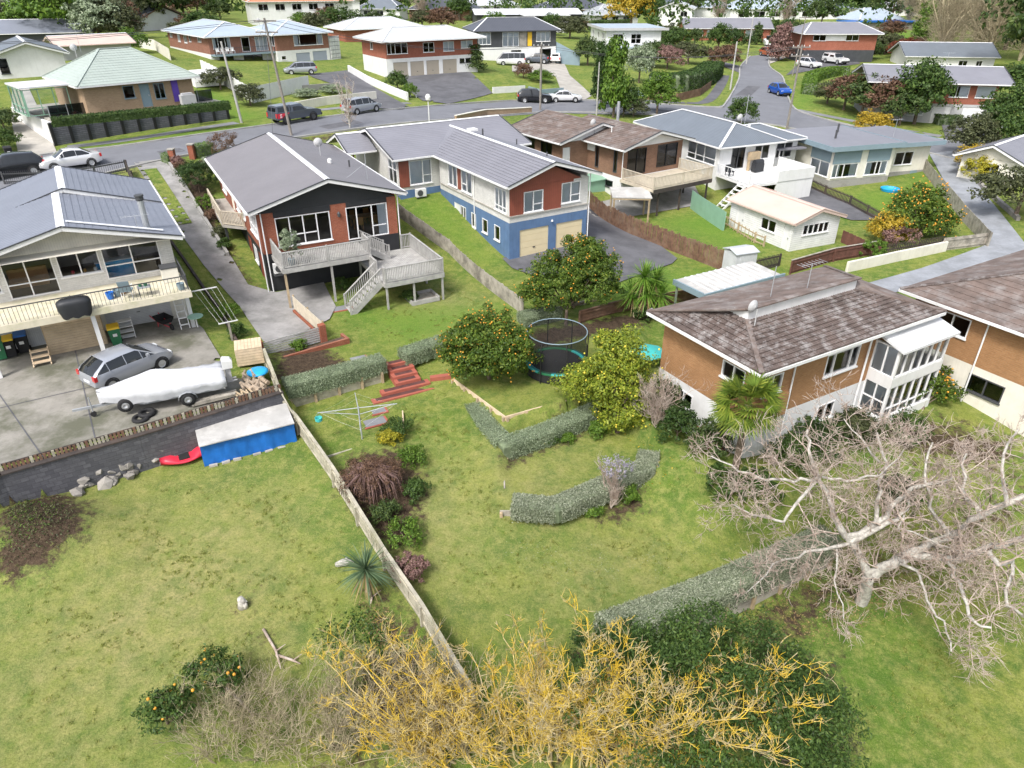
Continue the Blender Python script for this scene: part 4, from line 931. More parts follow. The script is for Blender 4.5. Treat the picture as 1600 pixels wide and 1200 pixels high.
# ---- grey-roofed white house with white deck
H = House('house','white house with blue-grey hip roof and white balcony between two paling fences',(18.77,66.19),24,2.2)
H.ring(.6,7.2,.6,13.8,-.5,4.15,'white',F=[(1.4,2.9,2.0,4.0,'s',[.5],[],'','dark_metal'),(4,5.8,2.6,3.9,'w',[.5])],L=[(8.4,12.7,2.3,4.0,'w',[.3,.6],[.3],'F'),(2,4,2.6,3.9,'w',[.5],[],'F')]);H.floor(.6,7.2,.6,13.8,1.75)
H.hip(0,7.8,0,14.4,4.2,5.6,'roof_slate',0,3.0,axis='v');H.hip(3.5,10.8,.5,7.5,4.15,5.1,'roof_slate',0,3.0);H.ring(7.2,10.2,1,7,-.5,4.1,'white',F=[(.4,2.4,2.4,3.8,'w',[.5])])
dish(H,4.6,3.0,5.2);H.part('aerial_mast','galv',lambda m:m.tube([(5.2,3.2,5),(5.2,3.2,8.0)],.03,5))
dk = thing('deck','white-painted balcony deck with panel rails in front of the blue-grey hip roof','deck',H.wpt(0,0),H.rz)
m = MB();m.box(.3,7.6,-4.2,.55,1.55,1.75);m.box(3.4,7.6,-4.2,-4.05,-.8,1.55);m.box(7.45,7.6,-4.05,.55,-.8,1.55);m.build('platform','white',dk)
m = MB();m.box(3.4,7.62,-4.26,-4.18,1.76,2.7);m.box(7.55,7.62,-4.17,.4,1.76,2.7);m.build('solid_rail','white',dk);railing(dk,[(.35,.4,1.75),(.35,-4.1,1.75),(3.4,-4.1,1.75)],.95,'white',.5,.04)
m = MB();m.box(-1.9,.3,-3.6,-3.5,.0,.1);m.bar((.3,-3.8,1.6),(-2.2,-3.8,-.5),.06,.2);m.bar((.3,-2.9,1.6),(-2.2,-2.9,-.5),.06,.2)
for i in range(7):f = i / 7;m.box(.2 - 2.4 * f - .25,.2 - 2.4 * f,-3.78,-2.92,1.5 - 2.0 * f,1.54 - 2.0 * f)
m.build('steps','white',dk)
t = thing('barbecue','black barbecue grill with timber box on the white balcony deck','barbecue',H.wpt(4.3,-.5,1.75),H.rz);m = MB();m.box(-.5,.5,-.3,.3,.1,.8);m.build('cabinet','bbq_black',t);m = MB();m.lathe([(.3,-.45),(.32,0),(.3,.45)],(0,0,.85),12,axis='x');m.build('hood','bbq_black',t)
m = MB();m.box(-.6,.6,.5,.9,1.0,1.7);m.box(-.55,-.45,.55,.85,0,1);m.box(.45,.55,.55,.85,0,1);m.build('timber_box','timber',t)
t = thing('outdoor_chair','black outdoor chair by the sliding door on the white balcony deck','chair',H.wpt(1.0,-.6,1.75),H.rz);m = MB();m.box(-.3,.3,-.3,.3,.35,.45);m.build('seat','bbq_black',t);m = MB();m.box(-.3,.3,.25,.32,.45,.95);m.build('backrest','bbq_black',t)
for a in (-.25,.25):
    for b in (-.25,.25):piece('leg','bbq_black',t,(a,b,0),(.05,.05,.35))
# ---- flat-roofed cream house
H = House('house','cream block house with flat grey roof and slate-blue panels by the gravel drive',(29.46,67.23),17,2.3)
def sl(m):m.box(-.0,8.6,-.1,9,3.5,3.85)
H.ring(.7,7.6,.5,8.5,-.6,.75,'old_block');H.ring(.7,7.6,.5,8.5,.75,3.5,'cream',F=[(.15,3.0,.95,2.2,'w',[.2,.45],[],'N'),(3.9,6.4,.95,2.2,'w',[.5,.7],[],'N')],L=[(5.0,7.7,.95,2.3,'w',[.5],[],'F'),(.8,1.6,1.3,2.6,'w',[.5])])
H.part('wall_panel','slate_panel',lambda m:(m.box(.72,3.8,.43,.49,2.25,3.49),m.box(4.6,7.2,.43,.49,2.25,3.49),m.box(.63,.69,.8,3.6,2.35,3.49)))
H.floor(.7,7.6,.5,8.5,.8);H.part('roof','roof_mid_grey',lambda m:m.box(.02,8.18,-.08,8.98,3.62,3.9));H.part('fascia_board','slate_panel',lambda m:(m.box(0,8.2,-.14,-.082,3.5,3.95),m.box(-.06,.018,-.1,9,3.5,3.95),m.box(8.182,8.25,-.1,9,3.5,3.95)))
H.part('roof','roof_mid_grey',lambda m:m.box(-3.2,-.1,3.5,7.5,3.1,3.25));H.part('porch_post','grey_wall',lambda m:(m.box(-3,-2.9,3.6,3.7,0,3.1),m.box(-3,-2.9,7.2,7.3,0,3.1)))
H.ring(7.6,13,1.6,8.5,-.6,3.3,'cream',F=[(1.3,3.5,1.35,2.6,'w',[.5],[],'')],L=[(5.6,6.5,1.2,2.6,'w',[])]);H.part('roof','roof_mid_grey',lambda m:m.box(7.4,13.9,.9,9.2,3.3,3.55));H.part('fascia_board','slate_panel',lambda m:(m.box(7.3,13.96,.82,.898,3.2,3.6),m.box(13.902,13.97,.9,9.2,3.2,3.6)))
H.part('base_panel','old_block',lambda m:m.box(7.7,12.98,1.54,1.598,-.6,.7));H.part('door','slate_panel',lambda m:m.box(11.2,12.0,1.5,1.54,-.5,.72))
for u,v in ((3.0,3.5),(5.4,6.2)):H.part('flue','dark_metal',lambda m:m.tube([(u,v,3.8),(u,v,4.7)],.1,8))
aerial(H,10.4,4.0,3.5,1.7,1.2)
t = thing('paddling_pool','round blue paddling pool on the grass against the flat-roofed cream house','pool',G(1390,298));m = MB();m.lathe([(.75,0),(.85,.25),(.8,.25),(.72,.06),(.05,.05)],(0,0,0),18);m.build('shell','tarp_light_blue',t)
# ---- white garage
H = House('garage','white weatherboard garage with faded pink roof and row of five windows',(20.71,50.87),25,1.9,'garage')
H.ring(.25,4.9,.3,7.2,-.4,2.2,'wb_white',F=[(1.0,3.6,1.1,1.9,'w',[.2,.4,.6,.8])],L=[(.8,1.7,.0,1.95,'d',[],[],'','white'),(3.6,5.2,.9,1.8,'w',[.5]),(6.0,6.7,.0,1.9,'d',[],[],'','white')]);H.tri((.25,.28),(4.9,.28),2.33,2.21,2.95,'wb_white');H.gable(0,5.15,0,7.4,2.25,3.05,'v','rose_sheet',ridge='rose_sheet',edge='rose_sheet',dark='rose_sheet')
# ---- low outbuildings
t = thing('garden_shed','small pale steel garden shed at the end of the brown paling fence','shed',W(1152,428,1.9),R(20));m = MB();m.box(-.85,.85,-.7,.7,0,1.75);m.build('wall','slat_sheet',t);m = MB();m.slab([(-.95,-.8,1.76),(.95,-.8,1.76),(.95,.0,1.95),(-.95,0,1.95)],.05);m.slab([(-.95,0,1.95),(.95,0,1.95),(.95,.8,1.76),(-.95,.8,1.76)],.05);m.build('roof','roof_pale',t);m = MB();m.box(-.5,.5,-.73,-.702,.05,1.65);m.build('door','slat_sheet',t)
o_ = W(1100,462,3.6);o_.z = 1.7;t = thing('carport','low carport with ribbed white sheet roof tucked behind the tan brick house','carport',o_,R(30))
m = MB();m.slab([(0,0,1.9),(6.6,0,1.9),(6.6,2.6,2.0),(0,2.6,2.0)],.08)
m.build('roof','lichen_sheet',t)
for i in range(11):piece('roof_rib','flat_roof_white',t,(.8 + i * .5,1.3,1.955),(.14,2.5,.05),rx=.0384)
m = MB();m.box(-.1,6.7,-.12,-.01,1.7,2.02);m.box(-.12,-.01,0,2.6,1.7,2.06);m.build('fascia_board','slate_panel',t)
for x,y in ((.1,.1),(6.4,.1),(.1,2.4),(6.4,2.4)):piece('post','galv',t,(x,y,-.3),(.1,.1,2.15))
t = thing('green_shed','low pale green sheet-roofed lean-to beside the brown brick house','shed',W(938,300,2.6),R(34));m = MB();m.box(-1.9,1.9,-.6,.6,0,1.35);m.build('wall','green_clad',t);m = MB();m.slab([(-2,-.75,1.36),(2,-.75,1.36),(2,.75,1.65),(-2,.75,1.65)],.06);m.build('roof','green_clad',t)
# ------------------------------------------------------------------ houses across the road and beyond
def far_house(label,o,rz,zb,L,D,h1,h2,low,up,F=(),Fl=(),Ls=(),roof='hip',rm='roof_pale',rh=1.6,n=0,edge='white',over=.6,name='house',**k):
    H = House(name,label,o,rz,zb)
    if h1:H.ring(0,L,0,D,-1,h1,low,F=Fl)
    H.ring(0,L,0,D,h1 if h1 else -1,h1 + h2,up,F=F,L=Ls);H.floor(0,L,0,D,h1 + .02);t = h1 + h2 + .05
    if roof == 'hip':H.hip(-over,L + over,-over,D + over,t,t + rh,rm,n,edge=edge,**k)
    elif roof == 'flat':
        H.part('roof',rm,lambda m:m.box(-over,L + over,-over,D + over,t,t + .22));H.part('fascia_board',edge,lambda m:(m.box(-over - .05,L + over + .05,-over - .06,-over - .003,t - .1,t + .3),m.box(-over - .06,-over - .003,-over,D + over,t - .1,t + .3)))
    elif roof == 'u':H.gable(-over,L + over,-over,D + over,t,t + rh,'u',rm,n,edge=edge);H.tri((0,D),(0,0),D / 2,t - .06,t + rh * .86,up);H.tri((L,0),(L,D),D / 2,t - .06,t + rh * .86,up)
    else:H.gable(-over,L + over,-over,D + over,t,t + rh,'v',rm,n,edge=edge);H.tri((0,-.01),(L,-.01),L / 2,t - .06,t + rh * .86,up)
    return H
w2 = lambda a,b,z0,z1,c='',nv=(.5,):(a,b,z0,z1,'w',list(nv),[],c)
# green-roofed brick house on its retaining wall
H = far_house('beige brick bungalow with pale green hip roof above a dark panelled retaining wall',(-38.9,69.0),44,8.9,10,9.4,0,2.3,'brick_beige','brick_beige',F=[(3.4,4.4,.9,2.0,'w',[],[],'','slate_panel'),(4.9,5.8,0,2.05,'d',[],[],'','slate_panel'),(6.2,7.2,.6,2.0,'w',[.5],[],'','slate_panel')],rm='roof_green',rh=2.5,n=14,axis='u',hip=4.2,cap='roof_green')
m = MB();m.box(-4.6,-.05,1.5,6.5,2.3,2.42);m.build('porch_roof','flat_roof_white',H.root)
H.opening((-4.4,1.7),0,(0,3.6,0,2.2,'s',[.33,.66],[.3],'','green_clad'),'green_clad',False);H.opening((-4.5,6.3),-math.pi / 2,(0,4.5,0,2.2,'s',[.33,.66],[.3],'','green_clad'),'green_clad',False)
dish(H,2.0,6.4,4.2);aerial(H,2.6,6.8,4.6,2.4,1.2);H.part('wall_plaque','purple',lambda m:m.box(7.9,8.5,-.1,-.03,.2,2.6))
t = thing('barbecue','grey covered barbecue on the terrace of the green-roofed bungalow','barbecue',H.wpt(8.6,-1.6,0),H.rz);m = MB();m.prism([(-.7,-.35),(.7,-.35),(.65,.35),(-.65,.35)],0,.95);m.box(-.5,.5,-.2,.2,.95,1.1);m.build('cover','grey_wall',t)
A = W(88,228,6.6);B = W(358,188,6.8);d = (B - A);L = math.hypot(d.x,d.y);rz = math.atan2(d.y,d.x)
t = thing('retaining_wall','dark stacked-stone retaining wall of eleven panels between black posts below the clipped hedge','wall',(A.x,A.y,6.2),rz)
for i in range(11):
    x = L * i / 11;piece('panel','stack_stone',t,(x + L / 22,.12,0),(L / 11 - .05,.18,2.3));piece('post','black_frame',t,(x,.05,0),(.24,.3,2.35))
piece('post','black_frame',t,(L,.05,0),(.24,.3,2.35));m = MB();m.box(0,.2,.2,12,0,2.4);m.box(L - .2,L,.2,9,0,2.2);m.build('side_wall','white',t)
m = MB();m.box(.3,L - .3,.3,11,2.2,2.5);m.build('terrace','pale_concrete',t)
t = thing('glass_balustrade','tinted glass balustrade round the terrace of the green-roofed bungalow','balustrade',(A.x,A.y,8.7),rz)
for i in range(10):
    x = .6 + (L - 1.2) * i / 10;piece('glass_panel','fence_glass',t,(x + (L - 1.2) / 20,1.5,.0),((L - 1.2) / 10 - .06,.03,1.05));piece('post','galv',t,(x,1.5,0),(.05,.05,1.1))
# white gable house far left
H = far_house('white house with dark gable roof at the far left behind the pale driveway',W(2,128,9.2),35,9.0,7,10,0,2.9,'white','white',roof='v',rm='roof_slate',rh=1.3,F=[(.3,1.2,1,2.6,'w',[],[],'','charcoal')])
t = thing('patio_umbrella','folded purple patio umbrella by the white wall of the dark gabled house','umbrella',W(39,118,9.2));m = MB();m.tube([(0,0,0),(0,0,2.3)],.025,6);m.build('pole','white',t);m = MB();m.lathe([(.25,.5),(.22,.9),(.16,1.4),(.04,2.2)],(0,0,0),9);m.build('canopy','purple',t)
far_house('garage with faded pink ribbed roof between the dark gable and the green roof',W(100,100,9.4),40,9.2,9,7,0,2.4,'grey_wall','grey_wall',roof='u',rm='rose_sheet',rh=1.0,edge='rose_sheet')
far_house('long low house with plain blue-grey roof at the left frame edge',W(-10,72,10),22,9.4,14,8,0,2.3,'charcoal','charcoal',roof='u',rm='roof_blue_grey',rh=1.8)
far_house('tall house with steep pale blue roof cut by the left frame edge',W(-18,58,10),30,9.6,7,9,2.4,2.2,'white','white',roof='v',rm='roof_pale_blue',rh=2.4)
q_ = G(5,30);far_house('distant house with orange tile roof among trees at the upper left',q_,10,q_.z,26,12,0,2.6,'cream','cream',rm='roof_terracotta',rh=3)
far_house('small white gable-end house with brown roof among the trees',W(225,48,9.3),60,9.0,11,14,0,2.6,'white','white',roof='v',rm='roof_slate',rh=2.4,edge='brick_brown')
# brick house with the pool
H = House('house','two-storey brown brick house with pale blue hip roof behind a pool fence',W(334,110,7.2),40,7.2)
H.ring(0,9.5,0,19,-.5,2.2,'white',F=[(1.2,3.4,.2,1.9,'s',[.5],[],'','charcoal'),(5,8,.2,1.9,'s',[.5],[],'','charcoal')],L=[(9,10,.6,1.5,'w',[],[],'','charcoal')]);H.ring(0,9.5,0,19,2.2,4.6,'brick_mix',F=[(.6,3.3,2.9,4.5,'w',[.3,.7],[],'B'),(5,6.3,2.3,4.3,'s',[],[],''),(7.2,9.2,2.3,4.3,'s',[.33,.66],[],'F')],L=[(1.2,2.4,3.7,4.4,'w',[.5]),(5,6.2,3.2,4.4,'w',[.5],[],'F'),(8,9.4,3.2,4.4,'w',[.5]),(10.5,11.4,3.5,4.4,'w'),(14.5,16,3.7,4.4,'w',[.5])])
H.hip(-.7,10.2,-.7,19.7,4.65,6.3,'roof_pale_blue',axis='v');H.floor(0,9.5,0,19,2.2)
H.ring(9.5,18.5,-2.4,9,-.5,2.3,'white',F=[(3.1,5.5,-.4,1.85,'g',[],[],'','door_grey'),(6.0,8.5,-.4,1.95,'g',[],[],'','door_grey'),(.6,1.4,1,1.6,'w',[])]);H.ring(9.5,18.5,-2.4,9,2.3,4.6,'brick_mix',F=[(3,8,2.9,4.5,'w',[.2,.8],[],'B')],L=[(9,11,3,4.4,'w',[.5])]);H.hip(8.8,19.2,-3.1,9.7,4.66,6.3,'roof_pale_blue',axis='v');dish(H,9.6,3,5.6)
H.part('balcony_slab','slate_panel',lambda m:m.box(-.0,9.48,-1.9,-.02,2.0,2.2));railing(H.root,[(.1,-1.85,2.2),(9.4,-1.85,2.2)],.9,'charcoal',.3,.03)
for i in range(4):
    t = thing('plastic_chair',['white plastic chair nearest the corner on the brick house balcony','white plastic chair second from the corner on the brick house balcony','white plastic chair third from the corner on the brick house balcony','white plastic chair farthest from the corner on the brick house balcony'][i],'chair',H.wpt(.9 + i * .75,-.9,2.2),H.rz,'white plastic chairs on the balcony');m = MB();m.box(-.25,.25,-.25,.25,.4,.45);m.build('seat','white',t);m = MB();m.box(-.25,.25,.22,.27,.45,.9);m.build('backrest','white',t)
    for a in (-.22,.22):
        for b in (-.22,.22):piece('leg','white',t,(a,b,0),(.05,.05,.4))
t = thing('swimming_pool','blue above-ground swimming pool with white surround in front of the brick house','pool',H.wpt(5.2,-7,0),H.rz);m = MB();m.box(-5,4,-2,2,-.8,.45);m.build('surround','white',t);m = MB();m.box(-3.6,2.8,-1.4,1.4,.3,.47);m.build('water','pool_blue',t)
t = thing('breeze_block_screen','white breeze-block screen wall beside the grey garage doors','wall',H.wpt(18.6,-2.4,0),H.rz + .3)
for i in range(4):
    for j in range(6):piece('screen_block','white',t,(.35 + i * .55,0,.2 + j * .6),(.46,.2,.5))
m = MB();m.box(0,2.4,.06,.14,0,4.0);m.build('backing','grey_wall',t)
# red brick and white house with four garages
H = House('house','red brick over white house with four beige garage doors and pale roof',W(606,122,6.9),32,6.9)
H.ring(0,15,0,9,-.5,2.5,'white',F=[(1.0,3.3,-.2,2.0,'g',[],[],'','door_beige'),(3.7,5.9,-.2,2.0,'g',[],[],'','door_beige'),(6.3,8.4,-.2,2.0,'g',[],[],'','door_beige'),(9.0,11.4,-.2,2.0,'g',[],[],'','door_beige'),(11.9,12.7,1.4,2.0,'w',[],[],'','black_frame'),(12.9,13.7,1.4,2.0,'w',[],[],'','black_frame')])
H.ring(0,15,0,9,2.5,4.8,'brick_red',F=[(.2,3.4,3.1,4.5,'w',[.2,.4,.7],[],''),(5.9,7.7,3.1,4.4,'w',[.5]),(9.2,11,3.1,4.4,'w',[.5],[],'F'),(12.2,14.2,3.4,4.4,'w',[.5],[],'F')],L=[(3.4,4.3,3.4,4.4,'w')]);H.hip(-1,16,-1.2,9.8,4.85,6.3,'roof_pale',hip=4,cap='white');H.floor(0,15,0,9,2.5)
far_house('single-storey red brick house with lichened white roof behind the four-garage house',W(540,66,8.3),32,8.0,17,10,0,2.5,'brick_red','brick_red',rm='roof_pale',rh=1.8,axis='u')
# dark modern house
H = House('house','charcoal and white house with dark hip roof and yellow front door',W(746,97,6.4),14,6.2)
H.ring(0,14.5,0,9,-.5,2.5,'white',F=[(6.2,8.0,-.2,2.0,'s',[.5],[],'','charcoal'),(11.5,13.6,-.2,2.1,'s',[],[],'','charcoal')]);H.ring(0,14.5,0,9,2.5,5.1,'charcoal',F=[(.3,2.5,3.0,4.9,'w',[.3,.65],[],'F'),(4.6,7.6,2.6,4.9,'s',[.33,.66],[.7],'F'),(9.2,10.0,2.6,4.9,'d',[],[],'','yellow_lid'),(10.8,13.4,3.3,4.9,'w',[.33,.66],[],'F')])
H.part('stone_panel','stone',lambda m:m.box(7.7,9.0,-.06,-.003,2.5,5.0));H.hip(-.7,15.2,-.7,9.7,5.15,7.0,'roof_charcoal',hip=3.6,edge='charcoal');H.floor(0,14.5,0,9,2.5)
H.part('garage_wing','slate_panel',lambda m:m.add([(14.6,0,3.2),(18.5,-2,1.2),(18.5,-2,-.6),(14.6,0,-.6),(14.6,2,3.2),(18.5,2,1.2),(18.5,2,-.6),(14.6,2,-.6)],[(0,3,2,1),(4,5,6,7),(0,1,5,4),(1,2,6,5)]))
H = far_house('dark house with broad white flat roofs behind the charcoal house',W(745,42,7),8,6.8,30,14,0,3.2,'charcoal','charcoal',roof='u',rm='flat_roof_white',rh=1.2,edge='charcoal');H.part('roof','flat_roof_white',lambda m:m.box(12,25,-9,1,3.25,3.45));H.part('wall','grey_wall',lambda m:m.box(19,24.5,-8.5,0,-1,3.24))
# white flat-roofed house
H = House('house','white two-storey house with flat grey roof behind the tall conifers',W(945,92,5.4),6,5.2)
H.ring(0,11,0,15,-.5,5.3,'white',F=[(1.4,3.4,2.9,4.6,'w',[.5],[.5],'','white_frame'),(5,7,2.9,4.6,'w',[.5],[.5]),(4,9,.2,1.9,'s',[.5])],L=[(2.2,3.6,3.4,4.6,'w',[.5]),(7.5,8.6,3.4,4.6,'w'),(11.5,13,3.6,4.7,'w',[.5])]);H.floor(0,11,0,15,2.6);H.part('roof','roof_pale_blue',lambda m:m.box(-.6,12.2,-.8,15.6,5.32,5.6));H.part('porch_roof','roof_pale_blue',lambda m:m.box(.2,9.5,-2.6,-.02,2.2,2.45));H.part('fascia_board','grey_wall',lambda m:(m.box(-.66,12.26,-.87,-.803,5.25,5.7),m.box(-.68,-.603,-.8,15.6,5.25,5.7)))
H.part('porch_post','white',lambda m:[m.box(x,x + .2,-2.5,-2.3,-.5,2.2) for x in (.5,4,9)])
# more houses up the side street
H = far_house('white two-storey weatherboard house with pale gable roof behind the yellow tree',W(1027,44,5.5),-15,5.2,10,14,2.8,2.8,'wb_white','wb_white',F=[w2(3,5,3.5,5),w2(6.5,8.6,3.5,5)],Fl=[w2(4,5.2,.8,2),w2(7,8.2,.8,2)],roof='v',rm='roof_pale',rh=2)
far_house('low red brick bungalow with grey gable roof and white windows on the side street',W(1070,62,5.2),0,5.0,22,9,0,2.8,'brick_red','brick_red',F=[w2(1.5,4.5,.8,2.4,'F'),w2(5.5,7,.8,2.4,'F'),(8.5,9.5,0,2.3,'d',[],[],'','teal'),w2(11,14,.9,2.4,'F'),w2(15.5,19,.9,2.4,'F')],roof='u',rm='roof_mid_grey',rh=2.2)
far_house('long school block with pale blue roof in the distance',W(1140,30,5.2),0,5,48,16,0,3.6,'white','white',F=[w2(3 + 6 * i,7 + 6 * i,1,2.8) for i in range(7)],rm='roof_pale_blue',rh=4)
far_house('pale school classroom with light blue roof left of the long school block',W(1085,26,5.2),0,5,14,14,0,3.4,'white','white',rm='roof_pale_blue',rh=3.4)
H = House('house','orange-red brick house over a dark garage with grey hip roof by the playing field',W(1252,98,5.2),0,5.0)
H.ring(0,13.5,0,9,-.5,2.4,'charcoal');H.ring(0,13.5,0,9,2.4,5.2,'brick_red',F=[(1.4,3.8,4.0,5.0,'w',[.5]),(7.6,10,4.0,5.0,'w',[.5])]);H.part('wall_panel','white',lambda m:m.box(3.8,7.6,-.06,-.003,4.0,5.1));H.hip(-.8,14.3,-.8,9.8,5.25,6.9,'roof_mid_grey',hip=3)
far_house('white gable house with blue-grey roof partly hidden behind the long brick house',W(1412,112,4.4),-8,4.2,15,9,0,2.8,'white','white',F=[w2(9,10.5,.8,2.2),w2(12,13,.8,2.2)],roof='u',rm='roof_slate',rh=2)
H = House('house','long red brick and grey block house with two white garage doors beside the shrubbery',(44.6,94.3),-12,3.9)
H.ring(0,14,0,8,-.5,2.3,'grey_wall',F=[(4.6,6.4,.9,2.0,'w',[.5],[],'F'),(7.4,9.5,-.3,2.0,'g',[],[],'','white'),(10.8,13.1,-.3,2.0,'g',[],[],'','white')]);H.ring(0,14,0,8,2.3,4.7,'brick_red',F=[(.6,2.7,3.2,4.5,'w',[.4],[],'J'),(4.1,7.0,2.9,4.5,'w',[],[],'F'),(8.8,10.9,3.1,4.4,'w',[.35],[],'J'),(11.7,13.7,3.1,4.4,'w',[],[],'F')]);H.floor(0,14,0,8,2.3)
H.gable(-.9,15.3,-1,9,4.75,6.2,'u','roof_mid_grey');H.tri((0,8),(0,0),4,4.7,5.8,'white');H.tri((14,0),(14,8),4,4.7,5.8,'white');aerial(H,8.6,3.5,6.1,1.6,1.3)
t = House('garden_cottage','small stone cottage with grey roof at the right frame edge above the gravel drive',W(1584,290,3.0),40,2.7,'cottage');H = t;H.ring(0,7,0,5,-.5,2.3,'cream',L=[(2,3.4,.9,1.9,'w',[.5])]);H.gable(-.6,7.6,-.6,5.6,2.3,3.6,'u','roof_mid_grey');H.tri((0,5),(0,0),2.5,2.25,3.3,'cream')
# skyline of roofs
for i,(px,py,w_,d_,rm,lb) in enumerate(((395,22,26,14,'roof_terracotta','large white house with orange terracotta hip roof beyond the brick house'),(470,14,18,12,'roof_terracotta','second terracotta-roofed house partly behind bare trees at the top'),(640,12,22,12,'roof_charcoal','dark-roofed house among trees at the top centre'),(845,12,30,14,'roof_charcoal','dark brown roofed house above the white flat roofs'),(930,22,16,12,'roof_pale','pale-roofed house left of the yellow flowering tree'),(1340,30,16,10,'roof_pale_blue','pale house with blue-grey roof beside the school playground'),(1372,8,26,14,'roof_pale','distant white-roofed house on the skyline right of the school'),(700,5,30,14,'roof_pale','distant pale-roofed building at the top edge left of centre'),(1020,2,36,14,'roof_slate','distant blue-grey roofed building behind the gable house'),(560,12,14,9,'roof_slate','small dark carport-roofed house among the trees behind the red brick houses'))):
    q_ = G(px,py + 17);far_house(lb,q_,random.uniform(-10,25),q_.z,w_,d_,2.4 if i < 2 else 0,2.8,'white','white' if i not in (2,3) else 'brick_brown',F=[w2(2 + 4.2 * q,4.4 + 4.2 * q,3.2 if i < 2 else .9,4.7 if i < 2 else 2.3) for q in range(int(w_ / 5))],rm=rm,rh=3)
t = far_house('school pavilion with blue roof and stacked crates by the playing field',W(1322,48,5.1),2,5,26,6,0,2.4,'stone','stone',roof='flat',rm='tarp_blue',edge='tarp_blue')

# ------------------------------------------------------------------ fences and garden walls
def top_at(px,py,h):
    # ground point whose top (h above ground) shows at this pixel
    z = 2.0
    p = G(px,py)
    z = p.z
    for _ in range(12):
        q = W(px,py,z + h);z = .5 * z + .5 * hz(q.x,q.y)
    return Vector((q.x,q.y,hz(q.x,q.y)))
def fence(label,pts,h,mat,w=.15,gap=.012,jit=.0,rails=True,post=2.4,side=1,pmat=None,name='paling_fence',taper=0,th=.025,cap=None,tops=True,lift=0,lean=.0,cat='fence'):
    P_ = [top_at(px,py,h) for px,py in pts] if len(pts[0]) == 2 else [onG(p[0],p[1]) for p in pts]
    t = thing(name,label,cat,P_[0],0);o = P_[0];n = 0;rest = MB();pmat = pmat or mat
    for a,b in zip(P_[:-1],P_[1:]):
        d = b - a;L = math.hypot(d.x,d.y);rz = math.atan2(d.y,d.x);k = max(1,round(L / (w + gap)));ww = L / k - gap;nv = Vector((-d.y / L,d.x / L,0)) * side
        for i in range(k):
            p = a + d * ((i + .5) / k);g = hz(p.x,p.y);hh = h * (1 + random.uniform(-jit,jit)) + lift;l = (p.x - o.x,p.y - o.y,g - o.z - .05)
            if n < 300:piece('paling',mat,t,l,(ww,th,hh + .05),rz + random.uniform(-.02,.02),rx=random.uniform(-lean,lean),ry=random.uniform(-lean,lean) * .5,taper=taper)
            else:
                c,s_ = math.cos(rz),math.sin(rz);bx = [(-ww / 2,-th / 2),(ww / 2,-th / 2),(ww / 2,th / 2),(-ww / 2,th / 2)];rest.prism([(l[0] + x * c - y * s_,l[1] + x * s_ + y * c) for x,y in bx],l[2],l[2] + hh)
            n += 1
        q = max(1,int(L / post))
        for i in range(q + 1):
            p = a + d * (i / q) + nv * .075;piece('post',pmat,t,(p.x - o.x,p.y - o.y,hz(p.x,p.y) - o.z - .1),(.1,.1,h * .96 + .1),rz)
        if rails:
            for f in ((.2,.8) if h > .6 else (.6,)):
                m = MB()
                for i in range(q):
                    A = a + d * (i / q) + nv * .04;B = a + d * ((i + 1) / q) + nv * .04
                    m.bar((A.x - o.x,A.y - o.y,hz(A.x,A.y) - o.z + h * f),(B.x - o.x,B.y - o.y,hz(B.x,B.y) - o.z + h * f),.04,.09)
                m.build('rail',pmat,t)
        if cap:
            m = MB()
            for i in range(q * 3):
                A = a + d * (i / q / 3);B = a + d * ((i + 1) / q / 3);m.bar((A.x - o.x,A.y - o.y,hz(A.x,A.y) - o.z + h + .02 + lift),(B.x - o.x,B.y - o.y,hz(B.x,B.y) - o.z + h + .02 + lift),.13,.035)
            m.build('capping_rail',cap,t)
    if rest.f:rest.build('palings',mat,t)['kind'] = 'stuff'
    return t
fence('long weathered paling fence running diagonally between the two lower lawns',[(412,545),(432,600),(463,650),(520,730),(600,858),(660,945),(742,1084)],1.0,'timber_moss',.15,.006,.03,side=-1,cap='timber_moss',lean=.03)
fence('mouldy grey board fence between the orange brick house and the blue house',[(622,318),(700,373),(815,465)],1.05,'timber_grey',.15,.02,.03,side=1)
fence('tall brown paling fence between the asphalt drive and the brown brick house',[(920,297),(985,338),(1050,362),(1138,394)],1.45,'paling_brown',.13,.03,.07,side=1,lean=.02)
fence('short dark paling fence right of the pale steel garden shed',[(1177,406),(1222,396)],.95,'paling_dark',.1,.04,.04,taper=1)
fence('pale green corrugated steel fence beside the carport of the brown brick house',[(1082,297),(1133,330)],1.6,'green_clad',.3,.004,0,name='steel_fence')
fence('black picket fence in front of the flat-roofed cream house',[(1255,273),(1330,305),(1386,335)],.9,'paling_dark',.1,.07,.03,taper=1)
fence('brown and grey paling fence along the gravel drive',[(1447,248),(1476,282),(1510,322),(1549,362)],1.2,'timber_grey',.16,.01,.02,side=1)
fence('grey paling fence end panel facing the camera at the drive corner',[(1476,372),(1549,363)],1.0,'timber_grey',.16,.01,.02,side=-1)
fence('reddish paling fence with grey rails behind the low carport',[(1237,407),(1305,388),(1372,377)],1.0,'paling_red',.13,.01,.02,side=-1,cap='timber_grey')
fence('dark picket fence on top of the cream block wall by the drive',[(1385,388),(1440,380),(1476,374)],.75,'paling_dark',.12,.05,.03,taper=1,lift=.3)
fence('red-brown paling fence beside the white weatherboard garage',[(1318,360),(1375,385)],.95,'paling_red',.14,.01,.03)
fence('grey wire and batten fence between the garage and the small lawn',[(1130,333),(1180,362),(1195,368)],.9,'timber',.08,.5,.0,name='batten_fence')
fence('low brown board fence behind the trampoline and the yucca',[(905,487),(990,466),(1092,450)],.75,'paling_brown',.9,.01,.02,side=-1,cap='paling_brown')
